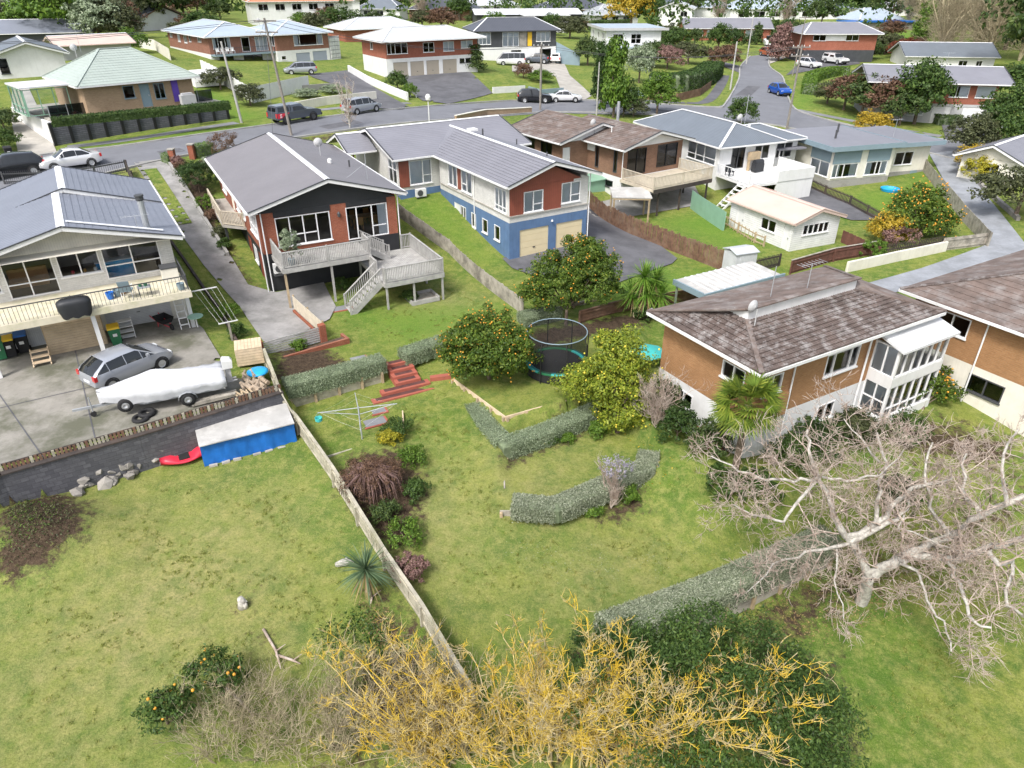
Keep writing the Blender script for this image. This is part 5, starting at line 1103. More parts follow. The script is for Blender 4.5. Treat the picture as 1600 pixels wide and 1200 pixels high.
fence('dark wire-railed fence beside the road in front of the cream block house',[(0,268),(60,266),(145,258),(194,249)],1.0,'dark_metal',.02,.13,0,post=5,th=.02,name='wire_fence',rails=True)
fence('dark paling fence running down beside the shared driveway',[(194,249),(212,285),(232,305)],1.1,'paling_dark',.14,.02,.04,side=1)
fence('brown curved paling fence below the clipped hedge at the street corner',[(1012,143),(1060,146),(1095,138),(1112,126)],1.0,'paling_brown',.18,.01,.02)
fence('grey paling fence behind the street-corner garden',[(1022,55),(1060,70),(1085,78)],1.5,'timber_grey',.25,.01,.02)
fence('white panelled pool fence in front of the brick house',[(312,93),(350,112),(392,136),(481,118)],1.7,'white',1.2,.02,0,name='panel_fence')
fence('dark boundary fence along the playing field',[(1352,75),(1400,72),(1440,68)],1.3,'paling_dark',.5,.02,0)
fence('dark high fence at the right frame edge beside the long brick house',[(1575,148),(1610,152)],1.6,'paling_dark',.4,.01,0)
fence('timber paling fence by the white weatherboard house above the pale drive',[(215,58),(240,62),(262,75)],1.6,'cream',.4,.01,0)
# long low walls
def wallrun(label,pts,h,th,mat,name='garden_wall',top=None,cat='wall',below=.5,step=0,cap=None):
    P_ = [G(*p) if len(p) == 2 else Vector(p) for p in pts];t = thing(name,label,cat,P_[0]);o = P_[0];m = MB();c = MB()
    for a,b in zip(P_[:-1],P_[1:]):
        d = b - a;L = math.hypot(d.x,d.y);n = Vector((-d.y / L,d.x / L,0)) * th / 2;k = max(1,int(L / 1.2))
        for i in range(k):
            A = a + d * (i / k);B = a + d * ((i + 1) / k);za = (top if top else hz(A.x,A.y) + h) - o.z;zb_ = (top if top else hz(B.x,B.y) + h) - o.z
            if step:zb_ = za
            q = [A - n,B - n,B + n,A + n];vs = [(p.x - o.x,p.y - o.y,min(hz(A.x,A.y),hz(B.x,B.y)) - o.z - below) for p in q] + [(q[j].x - o.x,q[j].y - o.y,(za,zb_,zb_,za)[j]) for j in range(4)]
            m.add(vs,[(0,3,2,1),(4,5,6,7),(0,1,5,4),(1,2,6,5),(2,3,7,6),(3,0,4,7)])
            if cap:c.bar((A.x - o.x,A.y - o.y,za + .03),(B.x - o.x,B.y - o.y,zb_ + .03),th + .1,.06)
    m.build('wall_body',mat,t)
    if cap:c.build('coping',cap,t)
    return t
RW = [Vector((p.x,p.y,0)) for p in RET[:4]]
dd = (RW[2] - RW[1]).normalized();nn = Vector((dd.y,-dd.x,0)) * .12
wallrun('tall dark mossy block retaining wall below the concrete boat yard',[(p.x + nn.x,p.y + nn.y,1.0) for p in RW],1,.34,'block_wall','retaining_wall',top=2.98,below=1.0,cap='paling_dark')
# low timber fence along that wall
t = thing('low_fence','low weathered timber fence along the top of the dark block retaining wall','fence',(RW[0].x,RW[0].y,3.0));o = t.location.copy()
for a,b in zip(RW[:-1],RW[1:]):
    d = b - a;L = d.length;rz = math.atan2(d.y,d.x);k = int(L / .15);
    for i in range(k):
        p = a + d * ((i + .5) / k) + nn * .5;piece('paling','timber_moss' if random.random() < .35 else 'paling_brown',t,(p.x - o.x,p.y - o.y,-.12),(.105,.03,.44 + random.uniform(-.03,.03)),rz)
    m = MB();A = a - o + nn * .1;B = b - o + nn * .1;A.z = B.z = .28;m.bar(A,B,.05,.1);m.build('rail','paling_dark',t)
# gardens across the road
wallrun('cream low garden wall along the verge below the brick house',[(437,178),(510,164),(588,155)],.9,.2,'cream')
wallrun('grey concrete garden wall above the planted bank',[(395,158),(470,143),(530,138)],.7,.2,'old_block')
wallrun('stepped white wall between the two asphalt driveways',[(545,112),(575,130),(610,146),(637,157)],.9,.25,'white',step=1)
wallrun('grey-white wall right of the wide asphalt driveway',[(770,146),(820,143)],.8,.2,'white')
wallrun('dark retaining edge below the round garden bed at the pale drive',[(826,142),(845,147),(880,144)],.6,.2,'slate_panel')
wallrun('dark retaining edge below the conifers',[(975,146),(1012,151)],.6,.2,'slate_panel')
wallrun('cream block wall holding the bank beside the gravel drive',[(1322,425),(1400,408),(1476,392)],.75,.2,'cream')
wallrun('brown brick garden wall beside the road in front of the blue house',[(712,190),(760,180),(830,176)],.6,.25,'brick_beige',cap='cream')
wallrun('brick retaining wall along the garden side of the shared driveway',[(266,260),(290,295),(330,360),(357,402)],.35,.18,'old_block')
wallrun('long timber edge along the gravel drive at the right',[(1490,240),(1540,300),(1590,345)],.35,.3,'stone')
wallrun('low timber edging wall with red bricks beside the trampoline terrace',[(672,594),(705,590)],.2,.3,'step_red')
wallrun('concrete kerb wall along the driveway edge of the cream block house lawn',[(268,380),(300,425),(345,487),(375,545)],.22,.14,'paling_dark')
for px,py,lb in ((272,256,'orange brick gate pillar left of the front path'),(302,248,'orange brick gate pillar right of the front path')):
    t = thing('brick_pillar',lb,'pillar',G(px,py));m = MB();m.box(-.22,.22,-.22,.22,-.2,1.15);m.build('shaft','brick_orange',t);m = MB();m.box(-.27,.27,-.27,.27,1.15,1.23);m.build('cap','pale_concrete',t)
# ------------------------------------------------------------------ terraces: timber retaining walls, steps, edging
def timber_wall(label,a,b,top,bot,n=4,bays=4,mat='timber_moss',name='timber_retaining_wall',posts=True,off=.0):
    a,b = Vector((a[0],a[1],0)),Vector((b[0],b[1],0));d = b - a;L = d.length;rz = math.atan2(d.y,d.x);t = thing(name,label,'wall',(a.x,a.y,bot - .2),rz);hb = (top - bot + .2) / n
    for i in range(bays):
        for j in range(n):piece('board',mat,t,(L * (i + .5) / bays,random.uniform(-.01,.01),j * hb),(L / bays - .015,.06,hb - .012))
        if posts:piece('post','timber',t,(L * i / bays + .06,-.09,0),(.12,.1,top - bot + .15))
    if posts:piece('post','timber',t,(L - .06,-.09,0),(.12,.1,top - bot + .15))
    return t
p = [Vector((q.x,q.y,0)) for q in RET]
timber_wall('mossy timber retaining wall under the longer silver hedge left of the steps',p[4] + Vector((0,-.25,0)),p[5] + Vector((.05,-.25,0)),2.3,1.35,5,4)
timber_wall('timber retaining wall under the shorter silver hedge right of the steps',p[7] + Vector((-.35,-.35,0)),p[8] + Vector((.1,-.25,0)),2.15,1.45,4,3)
T = [Vector((q.x,q.y,0)) for q in TRAMP]
timber_wall('low pale timber edging down the lawn side of the trampoline terrace',T[1],T[2],1.95,1.2,3,4,'timber_light')
timber_wall('pale timber edging along the front of the trampoline terrace above the silver hedge',T[2],T[3],1.97,1.1,3,4,'timber_light')
timber_wall('timber wall at the back of the trampoline terrace',T[7],T[6],2.2,1.85,3,3)
M_ = [Vector((q.x,q.y,0)) for q in MID]
timber_wall('low dark timber edging at the left of the small middle lawn',M_[0],M_[1],1.03,.55,2,2,'timber_grey',posts=False)
timber_wall('sloping timber end wall left of the L-shaped silver hedge',M_[2] + Vector((-.9,-.1,0)),M_[3],1.0,.2,3,3,'timber_grey')
timber_wall('timber retaining wall under the long arm of the L-shaped silver hedge',M_[3],M_[4],1.0,.1,4,5,'timber_grey')
timber_wall('dark timber bed wall between the silver hedge and the small middle lawn',(W(788,722,.8).x,W(788,722,.8).y),(W(922,668,.95).x,W(922,668,.95).y),1.1,.6,2,4,'paling_dark')
timber_wall('timber retaining wall under the long silver hedge at the bottom of the lawn',(W(1085,968,-.1).x,W(1085,968,-.1).y),(W(1300,866,0).x,W(1300,866,0).y),.15,-.7,3,5,'timber_grey')
timber_wall('timber edging below the clothesline lawn',(W(500,720,1.2).x,W(500,720,1.2).y),(W(600,690,1.2).x,W(600,690,1.2).y),1.35,.95,2,3,'timber_moss',posts=False)
timber_wall('short upright timber sleeper edging right of the clothesline',(W(629,645,1.5).x,W(629,645,1.5).y),(W(631,678,1.4).x,W(631,678,1.4).y),1.65,1.3,2,1,'timber_light',posts=False)
S0 = W(603,566,2.2);sr = R(27);t = thing('garden_steps','red brick garden steps with dark treads between the two silver hedges','steps',(S0.x,S0.y,1.3),sr)
for i in range(6):
    top = .92 - i * .125;v0 = -i * .46 - .46;x0 = (-.1,-.1,-.1,-.1,-1.0,-1.6)[i];x1 = (1.25,1.25,1.25,1.25,1.6,1.85)[i]
    m = MB();m.box(x0,x1,v0,v0 + .15,-.5,top);m.box(x0,x0 + .2,v0 + .15,v0 + .46,-.5,top);m.box(x1 - .2,x1,v0 + .15,v0 + .46,-.5,top);m.build('step','step_red',t);m = MB();m.box(x0 + .2,x1 - .2,v0 + .15,v0 + .46,-.5,top - .02);m.build('tread_infill','step_dark',t)
for px,py,s_ in ((592,643,.32),(586,660,.5),(535,482,.55),(560,561,.4)):
    q = G(px,py);t = tag(thing('paver',{592:'single grey paver with brick edge at the foot of the red steps',586:'grey paver slab under the clothesline',535:'grey paver with brick edge at the foot of the deck stairs',560:'small grey paver behind the silver hedge'}[px],'paver',(q.x,q.y,q.z),R(27)),{592:'single grey paver with brick edge at the foot of the red steps',586:'grey paver slab under the clothesline',535:'grey paver with brick edge at the foot of the deck stairs',560:'small grey paver behind the silver hedge'}[px],'paver')
    m = MB();m.box(-s_,s_,-s_ * .6,s_ * .6,.0,.05);m.build('slab','footpath',t);m = MB();m.box(-s_ - .1,s_ + .1,-s_ * .6 - .1,-s_ * .6 - .004,0,.045);m.box(s_ + .004,s_ + .1,-s_ * .6,s_ * .6,0,.045);m.build('brick_edge','step_red',t)
# white slatted screen, brick pillars and planter
A = W(409,560,2.45);B = W(506,535,2.35);d = B - A;L = math.hypot(d.x,d.y);t = thing('slatted_screen','grey-white slatted screen between two orange brick pillars above a brick planter','screen',(A.x,A.y,2.3),math.atan2(d.y,d.x))
for x in (0,L):m = MB();m.box(x - .17,x + .17,-.17,.17,-.4,1.15);m.build('brick_pillar','brick_orange',t)
for i in range(7):piece('slat','deck_grey',t,(L / 2,0,.15 + i * .13),(L - .36,.03,.09))
m = MB();m.box(.1,L + 1.2,-.75,-.6,-.6,.25);m.box(L + 1.05,L + 1.2,-.6,.1,-.6,.25);m.build('brick_planter','brick_orange',t);m = MB();m.box(.1,L + 1.05,-.6,-.15,-.5,.15);m.build('planter_soil','mulch',t)
A = W(460,484,2.45);B = W(506,528,2.35);d = B - A;L = math.hypot(d.x,d.y);t = thing('slatted_screen','cream slatted screen fence beside the driveway under the upper deck','screen',(A.x,A.y,2.35),math.atan2(d.y,d.x))
for i in range(7):piece('slat','deck_tan',t,(L / 2,0,.2 + i * .12),(L,.03,.085))
for x in (0,L / 2,L):piece('post','timber',t,(x,.06,-.3),(.09,.09,1.35))
m = MB();m.box(0,L,-.12,.0,-.3,.12);m.build('brick_plinth','brick_orange',t)
q = H_ = None
# sand-pit frame under the deck
A = MAIN.wpt(8.9,-4.6,-.25);t = thing('sandpit','grey timber sandpit frame under the lower deck','sandpit',(A.x,A.y,hz(A.x,A.y)),MAIN.rz);m = MB()
for a,b in (((-.9,-.7),(.9,-.7)),((.9,-.7),(.9,.7)),((.9,.7),(-.9,.7)),((-.9,.7),(-.9,-.7))):m.bar((*a,.14),(*b,.14),.08,.28)
m.build('frame','deck_grey',t);m = MB();m.box(-.85,.85,-.65,.65,0,.12);m.build('sand','timber_grey',t)
# ------------------------------------------------------------------ rotary clothesline
q = G(566,686);t = thing('rotary_clothesline','silver rotary clothesline half folded on the lawn with teal peg basket','clothesline',q);m = MB();m.tube([(0,0,-.1),(0,0,1.75)],.035,8);m.build('pole','galv',t);top = Vector((0,0,1.7))
for dx,dy,dz_ in ((-1.75,-.35,-.05),(-.45,1.5,-.1),(1.7,.35,.0),(.35,-1.5,-.25)):
    tip = top + Vector((dx,dy,dz_));m = MB();m.tube([top,tip],.018,6);m.tube([top - Vector((0,0,.35)),tip - Vector((dx * .08,dy * .08,0))],.015,6);m.build('arm','galv',t)
ends = [top + Vector(v) for v in ((-1.75,-.35,-.05),(.35,-1.5,-.25),(1.7,.35,0),(-.45,1.5,-.1))];m = MB()
for f in (.6,.95):
    for i in range(4):a = top.lerp(ends[i],f);b = top.lerp(ends[(i + 1) % 4],f);m.tube([a,(a + b) / 2 - Vector((0,0,.05)),b],.0025,3)
m.build('lines','white',t)['kind'] = 'stuff'
t2 = thing('peg_basket','teal peg basket hanging from the clothesline arm','basket',q + ends[0] - Vector((0,0,.45)));m = MB();m.lathe([(.1,0),(.16,.05),(.17,.2),(.15,.2),(.09,.06)],(0,0,0),10);m.build('bowl','teal',t2);m = MB();m.tube([(-.15,0,.2),(0,0,.45),(.15,0,.2)],.008,4);m.build('handle','teal',t2)
# ------------------------------------------------------------------ trampoline
q = W(869,570,2.2);t = thing('trampoline','round black trampoline with green pads and net enclosure between the citrus trees','trampoline',(q.x,q.y,1.9));rr = 1.62;m = MB()
m.lathe([(rr + .02,.5),(rr + .02,.56),(rr - .25,.56),(rr - .25,.5)],(0,0,0),28);
pad = [((a + .5) / 28) for a in range(28)];m.m = [1 if (i % 28) in (0,1,2,3,14,15,16,17,20,21,22,23) else 0 for i in range(len(m.f))];m.build('safety_pad',['teal','leaf_dark'] if 0 else ['green_plastic','teal'],t)
m = MB();m.lathe([(rr - .26,.5),(rr - .26,.52),(.02,.5)],(0,0,0),28);m.build('mat','rubber',t);m = MB();m.lathe([(rr,.04),(rr + .02,.48),(rr - .02,.48),(rr - .02,.04)],(0,0,0),28);m.build('skirt','rubber',t)
for i in range(8):
    a = 2 * math.pi * (i + .3) / 8;x,y = math.cos(a),math.sin(a);m = MB();m.tube([(x * (rr + .08),y * (rr + .08),0),(x * (rr + .08),y * (rr + .08),1.9),(x * (rr - .05),y * (rr - .05),2.25)],.03,6);m.build('net_pole','rubber',t)
m = MB();n = 28;m.v = [((rr - .1) * math.cos(2 * math.pi * i / n),(rr - .1) * math.sin(2 * math.pi * i / n),z) for z in (.55,2.25) for i in range(n)];m.f = [(i,(i + 1) % n,n + (i + 1) % n,n + i) for i in range(n)];m.m = [0] * n;m.build('net','net_black',t,True)
m = MB();m.tube([((rr - .08) * math.cos(2 * math.pi * i / n),(rr - .08) * math.sin(2 * math.pi * i / n),2.26) for i in range(n + 1)],.025,6);m.build('top_ring','slate_panel',t)
q = W(1012,545,2.6);t = thing('garden_umbrella','teal garden umbrella canopy beside the tan brick house','umbrella',(q.x,q.y,1.7));m = MB();m.tube([(0,0,0),(0,0,1.0)],.025,6);m.build('pole','galv',t);m = MB();m.lathe([(1.0,.72),(.5,.92),(.03,1.05)],(0,0,0),8);m.build('canopy','teal',t)
# ------------------------------------------------------------------ blue tarp shelter, kayak, rocks
A = G(320,730);B = G(464,689);d = B - A;L = math.hypot(d.x,d.y);t = thing('wood_shelter','low shelter with weathered flat roof and bright blue tarpaulin front against the block wall','shelter',A,math.atan2(d.y,d.x));m = MB();nx = 44
for i in range(nx + 1):
    x = L * i / nx;
    for k in range(6):m.v.append((x,.03 * math.sin(i * 1.1 + k) + .025 * math.sin(i * .37) + .02 * random.uniform(-1,1) * (k < 5),1.2 * k / 5 - .02))
m.f = [(i * 6 + k,(i + 1) * 6 + k,(i + 1) * 6 + k + 1,i * 6 + k + 1) for i in range(nx) for k in range(5)];m.m = [0] * len(m.f);m.build('tarpaulin','tarp_blue',t,True)
for i in range(6):
    w_ = L / 6;piece('roof_sheet','lichen_sheet',t,(w_ * (i + .5),.72,1.22 + .004 * (i % 2)),(w_ + .03,1.75,.045),rx=R(4))
m = MB();m.box(.02,.1,.1,1.5,0,1.2);m.box(L - .1,L - .02,.1,1.5,0,1.2);m.box(.1,L - .1,1.4,1.48,0,1.2);m.build('side_wall','timber',t)
for i,f in enumerate((.09,.22,.34,.55,.68,.82,.95)):piece('weight_block','pale_concrete',t,(L * f,-.1,0),(.34,.12,.1),rz=random.uniform(-.15,.15))
q = G(290,718);t = thing('kayak','bright red plastic kayak lying against the block wall beside the blue tarpaulin','kayak',q,R(30));t.scale = (1.25,1.5,1.3);m = MB();ns = 10;ring = 8
for i in range(ns):
    f = i / (ns - 1);w_ = .36 * math.sin(math.pi * min(max(f,.04),.96)) ** .6;h_ = .14 + .1 * abs(f - .5);x = -.8 + 1.6 * f
    for k in range(ring):a = 2 * math.pi * k / ring;m.v.append((x,w_ * math.cos(a),h_ + .14 * math.sin(a) + (-.09 if math.sin(a) > .5 and .25 < f < .75 else 0)))
m.f = [(i * ring + k,(i + 1) * ring + k,(i + 1) * ring + (k + 1) % ring,i * ring + (k + 1) % ring) for i in range(ns - 1) for k in range(ring)] + [tuple(range(ring))[::-1],tuple(range((ns - 1) * ring,ns * ring))];m.m = [0] * len(m.f);m.build('hull','red_plastic',t,True);m = MB();m.box(-.2,.15,-.2,.2,.16,.2);m.build('seat_well','rubber',t)
def rock(sz,seed):
    rnd = random.Random(seed);bm = bmesh.new();bmesh.ops.create_icosphere(bm,subdivisions=1,radius=1)
    for v in bm.verts:v.co *= 1 + rnd.uniform(-.28,.28);v.co.z *= .7
    me = bpy.data.meshes.new('rock');bm.to_mesh(me);bm.free();me.materials.append(MATS['stone']);return me
rocks = [rock(1,i) for i in range(5)]
spots = []
for i in range(46):
    f = random.random();px = 122 + 155 * f;py = 762 - 50 * f + random.uniform(-14,12) - (6 if f > .6 else 0);spots.append((px,py))
spots.sort()
for i,(px,py) in enumerate(spots):
    q = G(px,py);s_ = random.uniform(.12,.34);o = bpy.data.objects.new('rock',rocks[i % 5]);C.objects.link(o);o.location = q + Vector((0,0,s_ * .3));o.scale = (s_,s_ * random.uniform(.7,1.2),s_);o.rotation_euler = (random.random(),random.random(),random.random() * 6)
    tag(o,'loose grey rock in the rubble pile at the foot of the block retaining wall','rock','rocks at the foot of the retaining wall')
# ------------------------------------------------------------------ stump, branches on the left lawn
q = G(379,948);t = thing('tree_stump','small broken tree stump in a ring of bare soil on the left lawn','stump',q);m = MB();m.tube([(0,0,-.1),(.02,.02,.25),(-.03,.02,.42)],[.19,.15,.1],9);m.tube([(.12,-.04,-.05),(.15,-.06,.2),(.2,-.02,.3)],[.1,.08,.04],7);m.build('trunk','bark_grey',t,True)
q = G(235 if 0 else 538,884);t = thing('tree_stump','pale cut stump beside the cabbage tree by the diagonal fence','stump',q);m = MB();m.tube([(-.3,0,.05),(0,0,.18),(.35,.1,.1)],[.1,.15,.08],8);m.tube([(0,0,0),(.1,.2,.25)],[.12,.05],7);m.build('trunk','bark_grey',t,True)
for (a,b,c,lb) in (((412,985),(432,1020),(440,1050),'crooked fallen branch on the left lawn below the stump'),((432,1025),(458,1035),(470,1042),'short fallen branch beside the crooked one on the left lawn'),((345,1068),(372,1095),(398,1125),'leaning bare branch under the small mandarin trees'),((572,925),(582,935),(580,948),'curved bare branch at the foot of the cabbage tree')):
    P3 = [G(*a),G(*b),G(*c)];o = P3[0];t = thing('fallen_branch',lb,'branch',o);m = MB();m.tube([p_ - o + Vector((0,0,.06 + .05 * i)) for i,p_ in enumerate(P3)],[.05,.045,.02],6);m.tube([P3[1] - o + Vector((0,0,.08)),P3[1] - o + Vector((.3,.15,.25))],[.03,.012],5);m.build('limb','bark_twig',t,True)
# ------------------------------------------------------------------ things in the concrete yard and on the deck of the cream house
def bin_(loc,rz,body,lid,label):
    t = thing('wheelie_bin',label,'bin',loc,rz);m = MB();m.add([(-.22,-.24,.05),(.22,-.24,.05),(.22,.2,.05),(-.22,.2,.05),(-.28,-.32,.95),(.28,-.32,.95),(.28,.3,.95),(-.28,.3,.95)],[(0,3,2,1),(4,5,6,7),(0,1,5,4),(1,2,6,5),(2,3,7,6),(3,0,4,7)]);m.build('body',body,t)
    m = MB();m.add([(-.3,-.36,.96),(.3,-.36,.96),(.3,.33,.98),(-.3,.33,.98),(-.26,-.3,1.03),(.26,-.3,1.03),(.26,.3,1.07),(-.26,.3,1.07)],[(0,3,2,1),(4,5,6,7),(0,1,5,4),(1,2,6,5),(2,3,7,6),(3,0,4,7)]);m.build('lid',lid,t)
    m = MB();m.box(-.1,.1,-.335,-.3,.55,.7);m.build('sticker','white',t)
    for x in (-.25,.25):w_ = MB();w_.lathe([(.02,-.03),(.1,-.03),(.1,.03),(.02,.03)],(x,.25,.1),10,axis='x');w_.build('wheel','rubber',t)
LH = LEFT
bin_(W(20,556,3.1),LH.rz,'rubber','yellow_lid','black wheelie bin with yellow lid under the cream deck beside the blue-lidded bin')
bin_(W(40,549,3.1),LH.rz,'rubber','blue_lid','black wheelie bin with blue lid under the cream deck')
bin_(W(4,560,3.1),LH.rz,'green_plastic','green_plastic','green wheelie bin at the left frame edge under the cream deck')
bin_(W(184,537,3.1),LH.rz,'green_plastic','yellow_lid','green wheelie bin with yellow lid beside the white shelf under the deck')
bin_(G(17,249),R(40),'rubber','rubber','black wheelie bin on the verge beside the pale driveway')
bin_(G(603,70),R(40),'tarp_blue','tarp_blue','blue wheelie bin beside the red brick house behind the garages')
t = thing('plywood_partition','pale slatted timber partition standing under the cream deck behind the white post','partition',LH.wpt(-6.9,1.6,0),LH.rz)
for i in range(17):piece('board','plywood' if i < 11 else 'timber_light',t,(1.3,.0,.05 + i * .14),(2.6,.03,.125))
for x in (0,1.3,2.6):piece('stud','timber',t,(x,.06,0),(.08,.06,2.45))
t = thing('wooden_steps','small pale wooden steps under the cream deck beside the partition','steps',LH.wpt(-7.3,.9,0),LH.rz)
for i in range(3):piece('tread','timber_light',t,(0,-.25 + i * .25,.2 + i * .2),(.8,.26,.05))
for x in (-.38,.38):m = MB();m.bar((x,-.4,.05),(x,.4,.68),.05,.12);m.build('stringer','timber_light',t)
t = thing('white_shelf','white wire shelf rack with potted plant under the cream deck','shelf',LH.wpt(-3.3,1.9,0),LH.rz)
for i in range(4):piece('shelf_board','white',t,(0,0,.1 + i * .3),(.75,.4,.03))
for x in (-.36,.36):
    for y in (-.18,.18):piece('upright','white',t,(x,y,0),(.03,.03,1.1))
t = thing('step_ladder','white aluminium ladder leaning under the end of the cream deck','ladder',LH.wpt(-.45,2.0,0),LH.rz);m = MB()
for x in (-.22,.22):m.bar((x,-.5,0),(x,.55,2.1),.04,.07)
m.build('rails','white',t)
for i in range(6):piece('rung','white',t,(0,-.4 + i * .16,.2 + i * .33),(.44,.1,.04))
t = thing('wheelbarrow','black and red wheelbarrow parked by the roller door under the cream deck','wheelbarrow',LH.wpt(-1.4,2.4,0),LH.rz + .4);m = MB();m.add([(-.25,-.4,.3),(.25,-.4,.3),(.25,.3,.3),(-.25,.3,.3),(-.36,-.55,.62),(.36,-.55,.62),(.36,.45,.62),(-.36,.45,.62)],[(0,3,2,1),(0,1,5,4),(1,2,6,5),(2,3,7,6),(3,0,4,7)]);m.build('tray','rubber',t)
m = MB();m.tube([(-.25,.9,.5),(-.22,.2,.28),(-.1,-.7,.2)],.025,5);m.tube([(.25,.9,.5),(.22,.2,.28),(.1,-.7,.2)],.025,5);m.tube([(-.22,.2,.28),(-.24,.25,0)],.02,5);m.tube([(.22,.2,.28),(.24,.25,0)],.02,5);m.build('frame','red_plastic',t);m = MB();m.lathe([(.03,-.04),(.18,-.04),(.18,.04),(.03,.04)],(0,-.75,.18),12,axis='x');m.build('wheel','rubber',t)
t = thing('garden_table','round green garden table with white chairs by the end post of the cream deck','table',LH.wpt(.15,1.4,0),LH.rz);m = MB();m.lathe([(.4,.62),(.42,.64),(.4,.66)],(0,0,0),16);m.build('tabletop','green_clad',t);m = MB();m.tube([(0,0,0),(0,0,.62)],.04,6);m.build('pedestal','white',t)
zdk = LH.zb + 2.6
t = thing('covered_barbecue','large barbecue under a black pleated cover hanging at the edge of the cream deck','barbecue',LH.wpt(-5.15,.1,2.45),LH.rz);t.scale = (.92,.9,.95);m = MB();nn_ = 40
for j,(s_,z) in enumerate(((.86,0),(.95,.25),(1.0,.5),(1.02,.72),(.98,.84),(.8,.93),(.3,.96))):
    for i in range(nn_):
        a = 2 * math.pi * i / nn_;c_,sn = math.cos(a),math.sin(a);r_ = (abs(c_) ** 4 + abs(sn) ** 4) ** -.25;w_ = 1 + .035 * math.sin(i * 2.4 + j * .6) * (1 if j < 4 else .3);m.v.append((.78 * s_ * r_ * c_ * w_,.40 * s_ * r_ * sn * w_,z - .05 * math.sin(i * 1.3) * (j == 0)))
m.f = [(j * nn_ + i,j * nn_ + (i + 1) % nn_,(j + 1) * nn_ + (i + 1) % nn_,(j + 1) * nn_ + i) for j in range(6) for i in range(nn_)] + [tuple(range(6 * nn_,7 * nn_))];m.m = [0] * len(m.f);m.build('cover','bbq_black',t,True)
def chair(loc,rz,mat,label,name='outdoor_chair'):
    t = thing(name,label,'chair',loc,rz);m = MB();m.box(-.27,.27,-.27,.27,.38,.43);m.build('seat',mat,t);m = MB();m.add([(-.27,.24,.43),(.27,.24,.43),(.27,.28,.43),(-.27,.28,.43),(-.27,.42,1.0),(.27,.42,1.0),(.27,.46,1.0),(-.27,.46,1.0)],[(0,3,2,1),(4,5,6,7),(0,1,5,4),(1,2,6,5),(2,3,7,6),(3,0,4,7)]);m.build('backrest',mat,t)
    for a in (-.25,.25):
        for b in (-.25,.25):piece('leg','white',t,(a,b,0),(.035,.035,.4))
        m = MB();m.bar((a,-.27,.62),(a,.3,.62),.045,.03);m.build('armrest','white',t)
chair(LH.wpt(-2.75,.9,2.6),LH.rz + 2.9,'teal' if 0 else 'slate_panel','blue canvas folding chair on the cream deck');MATS['blue_canvas'] = MATS['tarp_light_blue']
t = thing('side_table','small glass side table with pot plants next to the blue folding chair','table',LH.wpt(-1.95,.75,2.6),LH.rz);m = MB();m.box(-.32,.32,-.25,.25,.45,.48);m.build('tabletop','galv',t)
for a in (-.28,.28):
    for b in (-.2,.2):piece('leg','dark_metal',t,(a,b,0),(.03,.03,.45))
m = MB();m.lathe([(.07,.48),(.1,.62)],(.1,0,0),8);m.lathe([(.06,.48),(.09,.6)],(-.15,.05,0),8);m.build('plant_pots','green_plastic',t)
t = thing('storage_box','cream storage box with dark lid at the end of the cream deck','box',LH.wpt(-.5,2.3,2.6),LH.rz);m = MB();m.box(-.4,.4,-.35,.35,0,.75);m.build('body','cream',t);m = MB();m.box(-.43,.43,-.38,.38,.75,.82);m.build('lid','dark_metal',t)
t = thing('blue_bench','pale blue cabinet seen through the large window of the cream block house','cabinet',LH.wpt(-2.9,4.4,2.6),LH.rz);m = MB();m.box(-.9,.9,-.25,.25,0,.95);m.build('body','tarp_light_blue',t);m = MB();m.box(-.95,.95,-.28,.28,.95,1.0);m.build('worktop','white',t)
t = thing('sofa','orange-brown sofa inside the sliding door of the cream block house','sofa',LH.wpt(-7.0,5.2,2.6),LH.rz);m = MB();m.box(-.9,.9,-.4,.4,.1,.42);m.build('seat','wood_furniture',t);m = MB();m.box(-.9,.9,.3,.5,.42,.9);m.build('backrest','wood_furniture',t)
for i,(u,lb,c1) in enumerate(((-4.9,'small red flowerpot on the kitchen sill of the cream block house','red_plastic'),(-4.35,'orange ornament on the kitchen sill of the cream block house','orange_fruit'),(-3.85,'white jar on the kitchen sill of the cream block house','white'))):
    t = thing('ornament',lb,'ornament',LH.wpt(u,3.62,3.36),0);m = MB();m.lathe([(.05,0),(.09,.1),(.07,.2)],(0,0,0),8);m.build('pot',c1,t)
for (u,v,mt,lb) in ((-3.55,1.15,'tarp_blue','dark blue planter pot on the cream deck by the barbecue'),(-3.2,1.35,'slate_panel','grey-blue planter pot with a palm seedling on the cream deck'),(-2.95,1.6,'wood_furniture','terracotta planter pot on the cream deck behind the blue chair'),(-.25,.6,'slate_panel','grey planter trough at the corner of the cream deck')):
    t = thing('planter_pot',lb,'pot',LH.wpt(u,v,2.6),0);m = MB();m.lathe([(.14,0),(.2,.35),(.17,.35),(.12,.05)],(0,0,0),12);m.build('pot',mt,t)
# side clothes line strung from the deck post
t = thing('wall_clothesline','white fold-down clothesline strung along the narrow side lawn','clothesline',LH.wpt(.3,1.6,2.0),LH.rz);m = MB();m.bar((0,0,0),(1.3,.0,0),.05,.05);m.build('arm','white',t);q2 = G(363,532);o = Vector(t.location);lp = (Matrix.Rotation(-LH.rz,3,'Z') @ (q2 - o));m = MB();m.bar((lp.x - .5,lp.y,lp.z + 1.1),(lp.x + .5,lp.y,lp.z + 1.1),.05,.05);m.build('arm','white',t);piece('post','timber_grey',t,(lp.x,lp.y,lp.z - .1),(.1,.1,1.2));m = MB()
for i in range(5):f = i / 4;m.tube([(.1 + 1.2 * f,0,0),(lp.x - .45 + .9 * f,lp.y,lp.z + 1.1)],.004,3)
m.build('lines','white',t)['kind'] = 'stuff'
